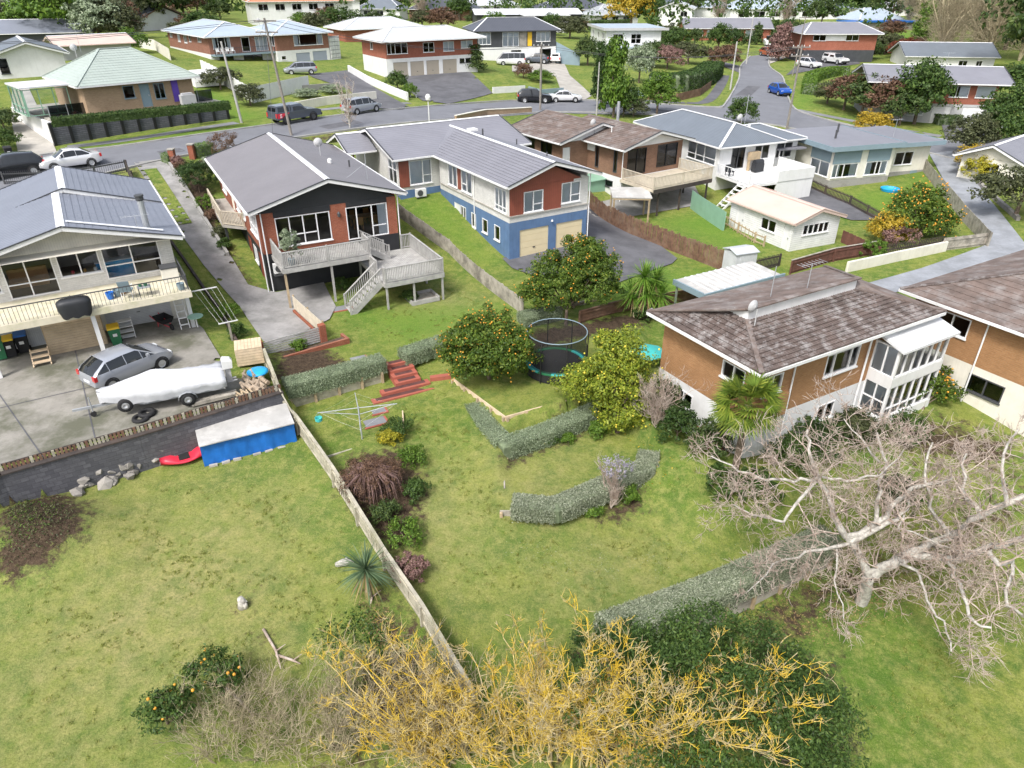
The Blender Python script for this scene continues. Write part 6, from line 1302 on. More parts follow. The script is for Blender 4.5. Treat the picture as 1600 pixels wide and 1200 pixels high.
# crate, paddling pool, firewood, timber stacks
q = W(392,562,2.95);t = thing('timber_crate','large pale slatted timber crate at the corner of the boat yard','crate',(q.x,q.y,2.9),R(20))
for i in range(6):piece('slat','timber_light',t,(0,-.55,.05 + i * .15),(1.3,.03,.13));piece('slat','timber_light',t,(-.63,0,.05 + i * .15),(.03,1.05,.13))
for i in range(8):piece('lid_slat','timber_light',t,(-.57 + i * .163,0,.94),(.15,1.15,.03))
m = MB();m.box(-.6,.62,-.5,.52,0,.92);m.build('lining','timber',t)
q = W(403,583,3.1);t = thing('plastic_clam','bright blue plastic lid lying on the firewood pile','lid',(q.x,q.y,3.15),.3);m = MB();m.lathe([(.5,0),(.52,.06),(.4,.12),(.1,.16)],(0,0,0),16);m.build('shell','tarp_light_blue',t,True)
for i in range(22):
    px,py = 390 + random.uniform(-12,28),596 + random.uniform(-12,14);q = W(px,py,3.05);t = thing('log','short split log in the firewood pile beside the diagonal fence','log',(q.x,q.y,2.98 + random.uniform(.05,.22)),R(random.uniform(95,150)),'firewood logs in the corner pile');m = MB();r_ = random.uniform(.06,.12);L_ = random.uniform(.25,.5);m.lathe([(.01,-L_),(r_,-L_),(r_ * .95,L_),(.01,L_)],(0,0,0),7,axis='x');m.build('wood','log',t)
for j,(a,b,n,lb) in enumerate((((300,632),(372,614),6,'long weathered timber plank stacked along the low fence of the boat yard'),((372,618),(400,606),9,'pale timber offcut in the stack at the end of the boat yard fence'))):
    for i in range(n):
        P1,P2 = W(*a,3.1),W(*b,3.1);mid = (P1 + P2) / 2;d = P2 - P1;L_ = math.hypot(d.x,d.y);rz = math.atan2(d.y,d.x) + (random.uniform(-.05,.05) if j == 0 else math.pi / 2 + random.uniform(-.3,.3))
        off = Vector((-d.y,d.x,0)).normalized() * (.12 * (i % 3)) if j == 0 else d.normalized() * (-.5 + i * .13)
        o = piece('timber_plank' if j == 0 else 'timber_offcut','timber_grey' if j == 0 else 'plywood',None,mid + off + Vector((0,0,-.1 + .08 * (i // 3 if j == 0 else i % 2))),(L_ * random.uniform(.85,1.05) if j == 0 else random.uniform(.6,.9),.1 if j == 0 else .06,.07),rz);tag(o,lb,'timber','stacked planks' if j == 0 else 'timber offcuts')
for k,(px,py) in enumerate(((221,657),(231,650))):
    q = G(px,py);t = thing('old_tyre',['old black tyre lying at the edge of the boat yard','second old tyre half over the first at the yard edge'][k],'tyre',q + Vector((0,0,.06 * k)),0);m = MB();m.lathe([(.2,.02),(.34,.0),(.38,.1),(.34,.2),(.2,.18),(.24,.1),(.2,.02)],(0,0,0),18);m.build('tread','rubber',t,True)

# ------------------------------------------------------------------ vehicles
# station: x, z bottom, z belt, z roof, half width belt, half width roof
PROF = {
 'hatch':dict(L=3.95,W=1.70,wb=2.5,r=.31,top=[(-1.0,.72,.72),(-.98,.92,.93),(-.9,1.0,1.10),(-.62,1.0,1.42),(-.2,.99,1.47),(.12,.97,1.45),(.52,.93,.98),(.8,.84,.86),(.97,.66,.68),(1.0,.52,.54)]),
 'sedan':dict(L=4.5,W=1.75,wb=2.65,r=.32,top=[(-1.0,.7,.72),(-.98,.92,.94),(-.72,.98,1.0),(-.42,.98,1.36),(-.1,.97,1.45),(.14,.95,1.42),(.46,.92,.95),(.8,.82,.84),(.97,.64,.66),(1.0,.5,.52)]),
 'suv':dict(L=4.6,W=1.82,wb=2.67,r=.36,top=[(-1.0,.8,.82),(-.98,1.05,1.08),(-.92,1.1,1.25),(-.74,1.1,1.62),(-.2,1.08,1.68),(.14,1.06,1.64),(.46,1.02,1.07),(.82,.95,.97),(.97,.75,.78),(1.0,.6,.62)]),
 'van':dict(L=4.6,W=1.72,wb=2.75,r=.32,top=[(-1.0,.8,.82),(-.98,.98,1.0),(-.95,1.0,1.2),(-.84,1.0,1.55),(-.2,.98,1.6),(.3,.95,1.55),(.66,.92,.96),(.85,.8,.82),(.98,.62,.64),(1.0,.5,.52)]),
 'minibus':dict(L=4.9,W=1.75,wb=2.8,r=.33,top=[(-1.0,.8,.82),(-.99,1.1,1.2),(-.98,1.1,1.6),(-.95,1.1,1.95),(-.2,1.1,2.0),(.55,1.05,1.95),(.9,1.02,1.1),(.95,.95,.97),(.99,.7,.72),(1.0,.5,.52)]),
}
def vehicle(kind,paintm,loc,heading,label,name,group=None,canopy=False,cat='car',s=1.0,ute=None):
    p = PROF[kind];L,Wd = p['L'] * s,p['W'] * s;t = thing(name,label,cat,loc,heading,group);top = p['top'];hl = L / 2
    zs0 = .26;m = MB();g = MB();secs = []
    xs = []
    for i in range(len(top) - 1):
        (a,b1,r1),(b,b2,r2) = top[i],top[i + 1];n = 1 if abs(b - a) < .15 else 3
        for k in range(n):f = k / n;xs.append((a + (b - a) * f,b1 + (b2 - b1) * f,r1 + (r2 - r1) * f))
    xs.append(top[-1])
    for x,zb,zr in xs:
        e = max(0,abs(x) - .8) / .2;w = Wd / 2 * (1 - .16 * e ** 2);wr = w * (1 - .26 * min(1,(zr - zb) / .42));zz = zs0 + .12 * e
        secs.append([(x * hl,y * s_,z) for s_,pts in ((1,[(w * .9,zz),(w * .99,zz + .14),(w,.6 * s + .05),(w * .97,zb * s),(wr * .98,max(zb,zr - .06) * s),(wr * .8,zr * s)]),) for y,z in pts])
    n6 = 6
    for side in (1,-1):
        base = len(m.v)
        for sct in secs:m.v += [(x,y * side,z) for x,y,z in sct]
        for i in range(len(secs) - 1):
            for k in range(n6 - 1):
                q = (base + i * n6 + k,base + (i + 1) * n6 + k,base + (i + 1) * n6 + k + 1,base + i * n6 + k + 1)
                dz_ = (xs[i][2] - xs[i][1] + xs[i + 1][2] - xs[i + 1][1]) / 2
                m.f.append(q if side < 0 else q[::-1]);m.m.append(1 if (k == 3 and dz_ > .12 and not (-.985 < xs[i][0] < -.985)) else 0)
    nb = len(secs) * n6
    for i in range(len(secs) - 1):   # roof, bonnet, screens and underside
        slope = abs(xs[i + 1][2] - xs[i][2]) / (abs(xs[i + 1][0] - xs[i][0]) * hl + 1e-6);gl = 1 if slope > .33 and max(xs[i][2],xs[i + 1][2]) > 1.02 and min(xs[i][2] ,xs[i + 1][2]) > .9 else 0
        m.f.append((i * n6 + 5,(i + 1) * n6 + 5,nb + (i + 1) * n6 + 5,nb + i * n6 + 5)[::-1] if 0 else (i * n6 + 5,nb + i * n6 + 5,nb + (i + 1) * n6 + 5,(i + 1) * n6 + 5));m.m.append(gl)
        m.f.append((i * n6,(i + 1) * n6,nb + (i + 1) * n6,nb + i * n6));m.m.append(2)
    for i in (0,len(secs) - 1):m.f.append(tuple(i * n6 + k for k in range(n6)) + tuple(nb + i * n6 + k for k in range(n6 - 1,-1,-1)));m.m.append(0)
    bm = bmesh.new();o = m.build('body',[paintm,'car_glass','rubber'],t,True);bm.from_mesh(o.data);bmesh.ops.remove_doubles(bm,verts=bm.verts,dist=.002);bmesh.ops.recalc_face_normals(bm,faces=bm.faces);bm.to_mesh(o.data);bm.free()
    try:o.data.set_sharp_from_angle(angle=R(32))
    except Exception:pass
    # pillars and sills
    zbelt = 1.0 * s;pm = MB()
    for x in (-.62,-.2,.2):
        zt = np.interp(x,[q[0] for q in xs],[q[2] for q in xs]);zbx = np.interp(x,[q[0] for q in xs],[q[1] for q in xs])
        if zt - zbx < .25:continue
        for sd_ in (1,-1):w = Wd / 2;wr = w * (1 - .26 * min(1,(zt - zbx) / .42));pm.bar((x * hl,sd_ * (w * .97 + .005),zbx * s),(x * hl,sd_ * (wr * .98 + .008),(zt - .06) * s),.07,.02,up=(1,0,0))
    if pm.f:pm.build('door_pillar',paintm,o)
    rr = p['r'] * s
    wm = MB();wm.lathe([(rr * .62,-.1),(rr * .95,-.1),(rr,-.06),(rr,.06),(rr * .95,.1),(rr * .62,.1)],(0,0,0),16,axis='y',cap=False);rm_ = MB();rm_.lathe([(.03,.105),(rr * .2,.09),(rr * .55,.085),(rr * .64,.102),(rr * .64,-.09),(.03,-.09)],(0,0,0),10,axis='y');first = None
    for x in (-p['wb'] * s / 2 - .05,p['wb'] * s / 2 - .02):
        for sd_ in (1,-1):
            loc_ = (x,sd_ * (Wd / 2 - .085),rr)
            if first is None:w0 = wm.build('wheel','rubber',t,True,loc=loc_);r0 = rm_.build('rim','rim',w0);first = (w0,r0);w0.rotation_euler = (0,0,0 if sd_ > 0 else math.pi)
            else:w1 = share(first[0],'wheel',t,loc_,(0,0,0 if sd_ > 0 else math.pi));share(first[1],'rim',w1)
            a = MB();a.lathe([(rr * 1.02,-.02),(rr * 1.2,-.012),(rr * 1.2,.008),(rr * 1.02,.008)],(x,sd_ * (Wd / 2 - .0),rr),16,axis='y',cap=False);
            a.build('wheel_arch','rubber',t)
    for sd_ in (1,-1):
        a = MB();a.box(hl * .90,hl * .965,sd_ * Wd * .36 - .16,sd_ * Wd * .36 + .16,.6 * s,.72 * s);a.build('headlight','lamp_clear',t)
        zt_ = top[1][1] * s;a = MB();a.box(-hl * .995 - .015,-hl * .93,sd_ * Wd * .40 - .11,sd_ * Wd * .40 + .11,zt_ - .22,zt_ + .02);a.build('tail_light','lamp_red',t)
        a = MB();a.box(hl * .3,hl * .36,sd_ * (Wd / 2 + .03) - .09,sd_ * (Wd / 2 + .03) + .09,zbelt - .02,zbelt + .11);a.build('mirror',paintm,t)
    a = MB();a.box(-hl * 1.0 - .02,-hl * .97,-.24,.24,.5,.61);a.build('number_plate','white',t);a = MB();a.box(hl * .965,hl * 1.0 + .02,-.5 * s,.5 * s,.32,.5);a.build('grille','rubber',t)
    return t
def ute(paintm,loc,heading,label,canopy=True):
    t = thing('ute',label,'pickup',loc,heading);P3 = MB();Wd = .93
    pts = [(-2.65,.55),(-2.65,1.12),(-1.0,1.12),(-.95,1.15),(-.78,1.74),(.35,1.78),(.9,1.18),(2.2,1.1),(2.6,.95),(2.66,.6),(2.5,.42),(-2.5,.45)]
    for sd_ in (1,-1):P3.v += [(x,sd_ * (Wd if z < 1.3 else Wd * .8),z) for x,z in pts]
    n = len(pts);P3.f = [tuple(range(n)),tuple(range(2 * n - 1,n - 1,-1))] + [(i,n + i,n + (i + 1) % n,(i + 1) % n) for i in range(n)];P3.m = [0] * len(P3.f);P3.m[2 + 5] = 1
    o = P3.build('body',[paintm,'car_glass'],t);bm = bmesh.new();bm.from_mesh(o.data);bmesh.ops.recalc_face_normals(bm,faces=bm.faces);bm.to_mesh(o.data);bm.free()
    for sd_ in (1,-1):
        g = MB();y = sd_ * (Wd * .9 + .015);g.add([(-.72,sd_ * (Wd + .004),1.2),(.68,sd_ * (Wd + .004),1.2),(.3,sd_ * (Wd * .8 + .02),1.68),(-.66,sd_ * (Wd * .8 + .02),1.66)],[(0,1,2,3)]);g.build('side_window','car_glass',t)
        a = MB();a.box(2.4,2.62,sd_ * .68 - .2,sd_ * .68 + .2,.82,.98);a.build('headlight','lamp_clear',t);a = MB();a.box(-2.68,-2.6,sd_ * .8 - .09,sd_ * .8 + .09,.7,1.1);a.build('tail_light','lamp_red',t);a = MB();a.box(.62,.74,sd_ * 1.02 - .1,sd_ * 1.02 + .1,1.15,1.35);a.build('mirror',paintm,t)
    if canopy:
        c = MB();c.add([(-2.62,-.9,1.125),(-1.02,-.9,1.125),(-1.02,.9,1.125),(-2.62,.9,1.125),(-2.45,-.72,1.76),(-.98,-.72,1.78),(-.98,.72,1.78),(-2.45,.72,1.76)],[(0,3,2,1),(4,5,6,7),(0,1,5,4),(1,2,6,5),(2,3,7,6),(3,0,4,7)]);cc = c.build('canopy',paintm,t)
        for sd_ in (1,-1):g = MB();g.add([(-2.45,sd_ * .888,1.22),(-1.15,sd_ * .888,1.22),(-1.15,sd_ * .765,1.65),(-2.38,sd_ * .765,1.65)],[(0,1,2,3)]);g.build('canopy_window','car_glass',cc)
        g = MB();g.box(-2.6,-2.5,-.6,.6,1.25,1.62);g.build('rear_window','car_glass',cc)
    wm = MB();wm.lathe([(.24,-.13),(.37,-.13),(.39,-.08),(.39,.08),(.37,.13),(.24,.13)],(0,0,0),16,axis='y',cap=False);rm_ = MB();rm_.lathe([(.03,.13),(.22,.11),(.25,.13),(.25,-.1),(.03,-.1)],(0,0,0),10,axis='y')
    for x in (-1.62,1.6):
        for sd_ in (1,-1):w0 = wm.build('wheel','rubber',t,True,loc=(x,sd_ * .84,.39));rm_.build('rim','dark_metal' if paintm == 'car_grey' else 'rim',w0);w0.rotation_euler = (0,0,0 if sd_ > 0 else math.pi);a = MB();a.lathe([(.4,-.02),(.47,-.02),(.47,.015),(.4,.015)],(x,sd_ * .925,.42),16,axis='y',cap=False);a.build('wheel_arch','rubber',t)
    b = MB();b.box(2.6,2.74,-.9,.9,.42,.68);b.build('bumper','rubber',t)
    if paintm == 'car_grey':
        b = MB();b.add([(-2.62,-.934,.62),(-1.95,-.934,.66),(-1.15,-.934,1.08),(-2.62,-.934,1.1)],[(0,1,2,3)]);dc = b.build('decal','red_plastic',t);b = MB();b.tube([(-2.1,-.938,1.0),(-2.3,-.938,.96),(-2.28,-.938,.86),(-2.1,-.938,.84),(-2.12,-.938,.74),(-2.32,-.938,.72)],.03,4);b.build('decal_mark','white',dc)
    return t
def hd(a,b):
    A,B = G(*a),G(*b);return math.atan2(B.y - A.y,B.x - A.x)
A = W(157,594,3.0);B = W(262,566,3.0)
vehicle('hatch','car_silver',(W(204,586,3.02).x,W(204,586,3.02).y,hz(W(204,586,3.02).x,W(204,586,3.02).y) + .055),R(56),'silver-grey hatchback parked beside the covered boat','parked_car')
def onroad(px,py):q = G(px,py);return q + Vector((0,0,.04))
vehicle('sedan','car_white',onroad(112,262),R(40) + math.pi,'white sedan with tinted windows parked by the fence at the left','parked_car','cars parked along the street')
vehicle('suv','car_black',onroad(22,275),R(35) + math.pi,'black SUV cut by the left frame edge behind the white sedan','parked_car','cars parked along the street')
ute('car_grey',onroad(462,190),R(50),'dark grey canopy pickup with red decal parked on the far kerb')
vehicle('van','car_silver',onroad(566,176),R(52),'silver people carrier parked behind a bare street tree','parked_car','cars parked along the street')
vehicle('suv','car_black',onroad(835,160),R(4),'black SUV parked nose to tail behind the white hatchback','parked_car','cars parked along the street')
vehicle('sedan','car_white',onroad(883,159),R(2),'white hatchback parked in front of the black SUV on the far kerb','parked_car','cars parked along the street',s=.98)
vehicle('hatch','car_blue',onroad(1217,148),R(-80),'bright blue hatchback on the side street at the corner','parked_car',s=1.05)
vehicle('van','car_silver',G(470,116) + Vector((0,0,.06)),R(200),'silver people carrier in front of the grey garage doors','parked_car')
vehicle('minibus','car_white',G(798,102) + Vector((0,0,.06)),R(185),'white minibus van parked at the charcoal house','van',cat='van')
vehicle('hatch','car_grey',G(838,99) + Vector((0,0,.06)),R(175),'grey hatchback parked between the white van and the white pickup','parked_car',s=1.1)
ute('car_white',G(870,98) + Vector((0,0,.06)),R(80),'white canopy pickup seen from behind on the pale drive')
vehicle('suv','car_white',G(1263,106) + Vector((0,0,.06)),R(-60),'white SUV parked on the apron of the dark garage house','parked_car')
ute('car_white',G(1304,100) + Vector((0,0,.06)),R(-70),'white pickup facing the street beside the dark garage house')
vehicle('suv','car_orange',G(1200,88) + Vector((0,0,.06)),R(-75),'rusty orange car at the bottom of the narrow drive','parked_car')
for i,(px,py,lb) in enumerate(((1371,44,'white car by the playing field next to the crates'),(1381,43,'white van-like car second from the crates by the playing field'),(1404,42,'silver car farthest from the crates by the playing field'))):vehicle('hatch',('car_white','car_white','car_silver')[i],G(px,py),R(10),lb,'parked_car','cars by the playing field',s=1.2)
vehicle('suv','car_black',G(1588,205),R(100),'dark car half hidden by the palm at the right frame edge','parked_car')
t = thing('boat_on_drive','white boat on a trailer behind the orange car on the narrow drive','boat',G(1200,72),R(80));m = MB();m.add([(-2.5,-.9,.5),(2,-.9,.5),(3,0,.7),(2,.9,.5),(-2.5,.9,.5),(-2.5,-1.1,1.3),(2,-1,1.4),(3.3,0,1.5),(2,1,1.4),(-2.5,1.1,1.3)],[(0,4,3,2,1),(5,6,7,8,9),(0,1,6,5),(1,2,7,6),(2,3,8,7),(3,4,9,8),(4,0,5,9)]);m.build('hull','white',t);m = MB();m.box(-.5,.8,-.6,.6,1.4,2.2);m.build('cabin','car_glass',t)
# ------------------------------------------------------------------ boat under its cover
A = W(157,632,3.5);B = W(352,590,3.6);d = B - A;rz = math.atan2(d.y,d.x);mid = (A + B) / 2;q = W(250,628,3.05)
L = math.hypot(d.x,d.y);t = thing('covered_boat','boat under a white fitted cover with a white outboard motor','boat',(mid.x,mid.y,3.05),rz);BOAT = t;m = MB();ns = 26;nr = 13
for i in range(ns):
    f = i / (ns - 1);x = -L / 2 + L * f;w_ = .97 * min(1,(.04 + f * 2.3)) ** .7 * (1 - .12 * max(0,f - .75));gun = .92 + .22 * (1 - f);ridge = np.interp(f,[0,.1,.28,.44,.52,.7,.86,.94,1],[.02,.1,.42,.62,.6,.4,.32,.22,.1]);low = .5 + .1 * max(0,.35 - f) + .035 * math.sin(f * 19)
    for k in range(nr):
        a = -1 + 2 * k / (nr - 1);s_ = abs(a)
        if s_ > .66:fr_ = (s_ - .66) / .34;y = math.copysign(w_ * (1 - .12 * fr_),a);z = gun - (gun - low) * fr_
        else:y = math.copysign(w_ * (s_ / .66),a) if a else 0;z = gun + ridge * (1 - (s_ / .66) ** .95) - .07 * math.sin(math.pi * s_ / .66) * abs(math.sin(f * 9.5))
        wr = .014 * math.sin(f * 23 + k * 1.7) + .016 * math.sin(f * 13 - k * 2.3) * (s_ > .3) + .028 * math.sin(f * 47 + k * .6) * (s_ > .6);m.v.append((x,y + wr * .6,z + wr))
m.f = [(i * nr + k,(i + 1) * nr + k,(i + 1) * nr + k + 1,i * nr + k + 1) for i in range(ns - 1) for k in range(nr - 1)] + [tuple(range(nr))[::-1],tuple(range((ns - 1) * nr,ns * nr))];m.m = [0] * len(m.f);o = m.build('cover','cover_white',t,True);bm = bmesh.new();bm.from_mesh(o.data);bmesh.ops.recalc_face_normals(bm,faces=bm.faces);bm.to_mesh(o.data);bm.free()
m = MB();m.add([(-L / 2 + .3,0,.75),(L / 2 - .1,-.7,.35),(L / 2 - .1,.7,.35),(L / 2 - .1,-.75,.8),(L / 2 - .1,.75,.8),(L / 2 - .1,0,.28),(-L / 2 + 1.5,0,.36)],[(0,6,5,1),(0,2,5,6),(1,5,2,4,3),(0,1,3),(0,4,2)]);m.build('hull','white',t)
m = MB();m.box(-.16,.16,-.2,.2,.0,.12);ob = MB();ob.add([(-.14,-.17,.0),(.3,-.15,.0),(.3,.15,0),(-.14,.17,0),(-.12,-.18,.42),(.34,-.16,.36),(.34,.16,.36),(-.12,.18,.42),(-.05,-.13,.55),(.26,-.12,.48),(.26,.12,.48),(-.05,.13,.55)],[(0,3,2,1),(0,1,5,4),(1,2,6,5),(2,3,7,6),(3,0,4,7),(4,5,9,8),(5,6,10,9),(6,7,11,10),(7,4,8,11),(8,9,10,11)])
om = thing('x','x','x');bpy.data.objects.remove(om)
e = ob.build('outboard_motor','white',t,loc=(L / 2 + .1,0,1.05));m = MB();m.box(-.05,.2,-.06,.06,-.75,0);m.box(-.1,.38,-.02,.02,-.6,-.55);m.lathe([(.02,0),(.06,.1),(.03,.3)],(.1,0,-.72),8,axis='x');m.build('motor_leg','grey_wall',e)
t2 = thing('boat_trailer','galvanised single-axle boat trailer carrying the covered boat','trailer',(mid.x,mid.y,3.05),rz);m = MB();m.bar((-L / 2 - 1.1,0,.42),(-L / 2 + 1.2,0,.42),.09,.1);m.build('drawbar','galv',t2);m = MB()
for sd_ in (1,-1):m.bar((-L / 2 + .6,0,.42),(-L / 2 + 1.8,sd_ * .62,.4),.07,.09);m.bar((-L / 2 + 1.8,sd_ * .62,.4),(L / 2 - .1,sd_ * .66,.4),.07,.09)
for x in (-.8,.4,1.5):m.bar((x,-.62,.38),(x,.62,.38),.06,.07)
m.build('frame','galv',t2)
wm = MB();wm.lathe([(.17,-.09),(.3,-.09),(.32,-.05),(.32,.05),(.3,.09),(.17,.09)],(0,0,0),16,axis='y',cap=False);rm_ = MB();rm_.lathe([(.03,-.06),(.1,-.09),(.18,-.07),(.18,.07),(.1,.09),(.03,.06)],(0,0,0),10,axis='y')
for sd_ in (1,-1):
    w0 = wm.build('wheel','rubber',t2,True,loc=(L * .17,sd_ * .92,.32));rm_.build('rim','rim',w0);m = MB()
    m.v = [(L * .17 + .4 * math.cos(math.pi * i / 6),sd_ * (.82 if k else 1.03),.32 + .38 * math.sin(math.pi * i / 6)) for i in range(7) for k in (0,1)];m.f = [(2 * i,2 * i + 1,2 * i + 3,2 * i + 2) for i in range(6)];m.m = [0] * 6;m.build('mudguard','galv',t2)
w0 = wm.build('spare_wheel','rubber',t2,True,loc=(-L / 2 + 1.0,-.55,.45));rm_.build('rim','rim',w0)
w0 = MB();w0.lathe([(.02,-.04),(.12,-.04),(.12,.04),(.02,.04)],(-L / 2 - .35,-.12,.12),12,axis='y');w0.build('jockey_wheel','rubber',t2);m = MB();m.tube([(-L / 2 - .35,-.12,.12),(-L / 2 - .35,-.1,.95)],.03,6);m.bar((-L / 2 + .35,0,.45),(-L / 2 + .35,0,1.0),.07,.07);m.build('winch_post','galv',t2)
# ------------------------------------------------------------------ poles, mailbox, hydrant sign, tank
def pole(px,py,h,mat,label,arms=1,lean=(0,0),r=.14):
    q = G(px,py);t = thing('power_pole',label,'pole',q);m = MB();m.tube([(0,0,-.3),(lean[0],lean[1],h)],[r,r * .7],8);m.build('shaft',mat,t)
    for i in range(arms):z = h - .25 - i * .9;m = MB();m.bar((lean[0] - 1.0,lean[1] + .12,z),(lean[0] + 1.0,lean[1] + .12,z),.1,.12);c = m.build('crossarm','pole_wood',t);b = MB();[b.lathe([(.03,0),(.05,.06),(.03,.16)],(lean[0] + x,lean[1] + .12,z + .06),6) for x in (-.9,)];b.build('insulator','white',c);[share(c.children[0],'insulator',c,(x,0,0)) for x in (.5,1.2,1.8)]
    return t
pole(456,212,10.0,'pole_wood','leaning wooden power pole behind the grey gable roof',2,(-1.0,.3));pole(378,192,7.5,'pole_concrete','pale concrete pole at the end of the dark retaining wall',0,(-.6,0));pole(844,172,7.5,'pole_wood','dark power pole with crossarm in front of the parked cars',1);pole(845,144,6.5,'pole_concrete','pale pole beside the round garden bed',0)
pole(1229,203,9.0,'pole_wood','wooden power pole at the street corner beside the flat-roofed house',2);pole(1141,140,6.5,'pole_concrete','pale concrete pole on the corner verge',0);pole(1166,100,8.0,'pole_concrete','pale concrete pole across the side street',0);pole(932,180,6.0,'pole_concrete','thin pale pole beside the tall conifers',0,r=.1)
pole(1238,118,9.0,'pole_wood','thin wooden pole at the edge of the side street verge',1,(.6,.3),.1)
q = G(323,133);t = thing('water_tank','white half-round tank with blue logo on the bank beside the green roof','tank',q,R(40));m = MB();n = 10
m.v = [(1.7 * s_,1.3 * math.cos(math.pi * i / n),1.8 * math.sin(math.pi * i / n)) for s_ in (-1,1) for i in range(n + 1)];m.f = [(i,i + 1,n + 2 + i,n + 1 + i) for i in range(n)] + [tuple(range(n + 1)),tuple(range(2 * n + 1,n,-1))];m.m = [0] * len(m.f);m.build('shell','white',t);m = MB();m.lathe([(.02,0),(.25,.0),(.25,.02),(.02,.02)],(1.2,-1.02,1.12),8,axis='y');m.build('logo','tarp_blue',t)
q = G(646,152);t = thing('mailbox','white letterbox stand at the foot of the asphalt driveways','mailbox',q);m = MB();m.box(-.5,.5,-.25,.25,.6,1.2);m.build('box','white',t);m = MB();m.box(-.45,-.3,-.15,.15,0,.6);m.box(.3,.45,-.15,.15,0,.6);m.build('stand','white',t)
q = G(671,195);t = thing('street_globe','white globe lamp post beside the road above the blue house roof','lamp',q);m = MB();m.tube([(0,0,0),(0,0,2.4)],.05,6);m.build('post','white',t);m = MB();m.lathe([(.05,2.3),(.25,2.5),(.28,2.75),(.18,3.0),(.02,3.05)],(0,0,0),10);m.build('globe','white',t)

# ------------------------------------------------------------------ overhead wires
def wire(label,a,b,sag=.8):
    a,b = Vector(a),Vector(b);m = MB();m.tube([a.lerp(b,i / 10) - Vector((0,0,sag * 4 * (i / 10) * (1 - i / 10))) - a for i in range(11)],.018,4);o = m.build('overhead_wire','dark_metal',loc=a);tag(o,label,'wire')
pa = G(456,212) + Vector((-1.0,.3,9.8));pb = G(844,172) + Vector((0,0,7.3));pc = G(1229,203) + Vector((0,0,8.8));pl = pa + Vector((-38,-36,0))
for i,x in enumerate((-.8,.8)):
    nm = ('left','right')[i];d_ = Vector((x,.1,0));wire('thin overhead wire running off the left frame edge, %s strand' % nm,pl + d_,pa + d_);wire('thin overhead wire from the leaning pole to the dark pole, %s strand' % nm,pa + d_,pb + d_,1.2);wire('thin overhead wire from the dark pole to the street corner pole, %s strand' % nm,pb + d_,pc + d_,1.2)
wire('service wire from the leaning pole to the brown brick pool house',pa,(-40,121,11.5),.8);wire('service wire from the leaning pole to the grey gable roof',pa,MAIN.wpt(5,15,6.7),.4);wire('service wire from the street corner pole to the long brick house',pc,(46,94,9.0),.6)

# ------------------------------------------------------------------ vegetation
rng = np.random.default_rng(11)
def unit(v):return v / (np.linalg.norm(v,axis=1,keepdims=True) + 1e-9)
def leaf_arrays(P_,N_,l,w,jit=.7,curl=0):
    n = len(P_);r = unit(N_ + jit * rng.normal(size=(n,3)));a = unit(np.cross(r,rng.normal(size=(n,3))));b = np.cross(r,a)
    k = rng.uniform(.65,1.35,(n,1));A = a * l / 2 * k;B = b * w / 2 * k
    v = np.stack([P_ - A,P_ - B * .9 + A * .05 ,P_ + A,P_ + B * .9 + A * .05],1).reshape(-1,3);f = np.arange(4 * n).reshape(-1,4);return v,f
def leaves(name,P_,N_,l,w,mat,parent,jit=.7):
    v,f = leaf_arrays(P_,N_,l,w,jit);return npmesh(name,v,f,mat,parent)
def clumps(blobs,nclump,nleaf,cr,fill=.35,flat=1.0):
    # blobs (x,y,z,rx,ry,rz); leaf positions and outward normals gathered in clumps
    bl = np.array(blobs,float);wgt = (bl[:,3] * bl[:,4] + bl[:,4] * bl[:,5]);wgt /= wgt.sum()
    bi = rng.choice(len(bl),nclump,p=wgt);d = unit(rng.normal(size=(nclump,3)));d[:,2] = np.where(d[:,2] < -.45,-d[:,2],d[:,2])
    rad = np.where(rng.random(nclump) < fill,rng.uniform(.45,.85,nclump),rng.uniform(.82,1.06,nclump))
    ph = rng.uniform(0,6,3);rad = rad * (1 + .14 * np.sin(4 * d[:,0] + ph[0]) * np.sin(4 * d[:,1] + ph[1]) + .1 * np.sin(6 * d[:,2] + ph[2]) + .07 * rng.normal(size=nclump))
    cc = bl[bi,:3] + d * bl[bi,3:6] * rad[:,None];crs = cr * rng.uniform(.6,1.35,nclump)
    k = max(1,nleaf // nclump);u = unit(rng.normal(size=(nclump,k,3)).reshape(-1,3)).reshape(nclump,k,3);rr = rng.uniform(.35,1.0,(nclump,k,1)) ** .7
    P_ = cc[:,None,:] + u * rr * crs[:,None,None] * np.array([1,1,.75 * flat]);N_ = u * .6 + d[:,None,:] * .7 + np.array([0,0,.35])
    return P_.reshape(-1,3),unit(N_.reshape(-1,3)),cc
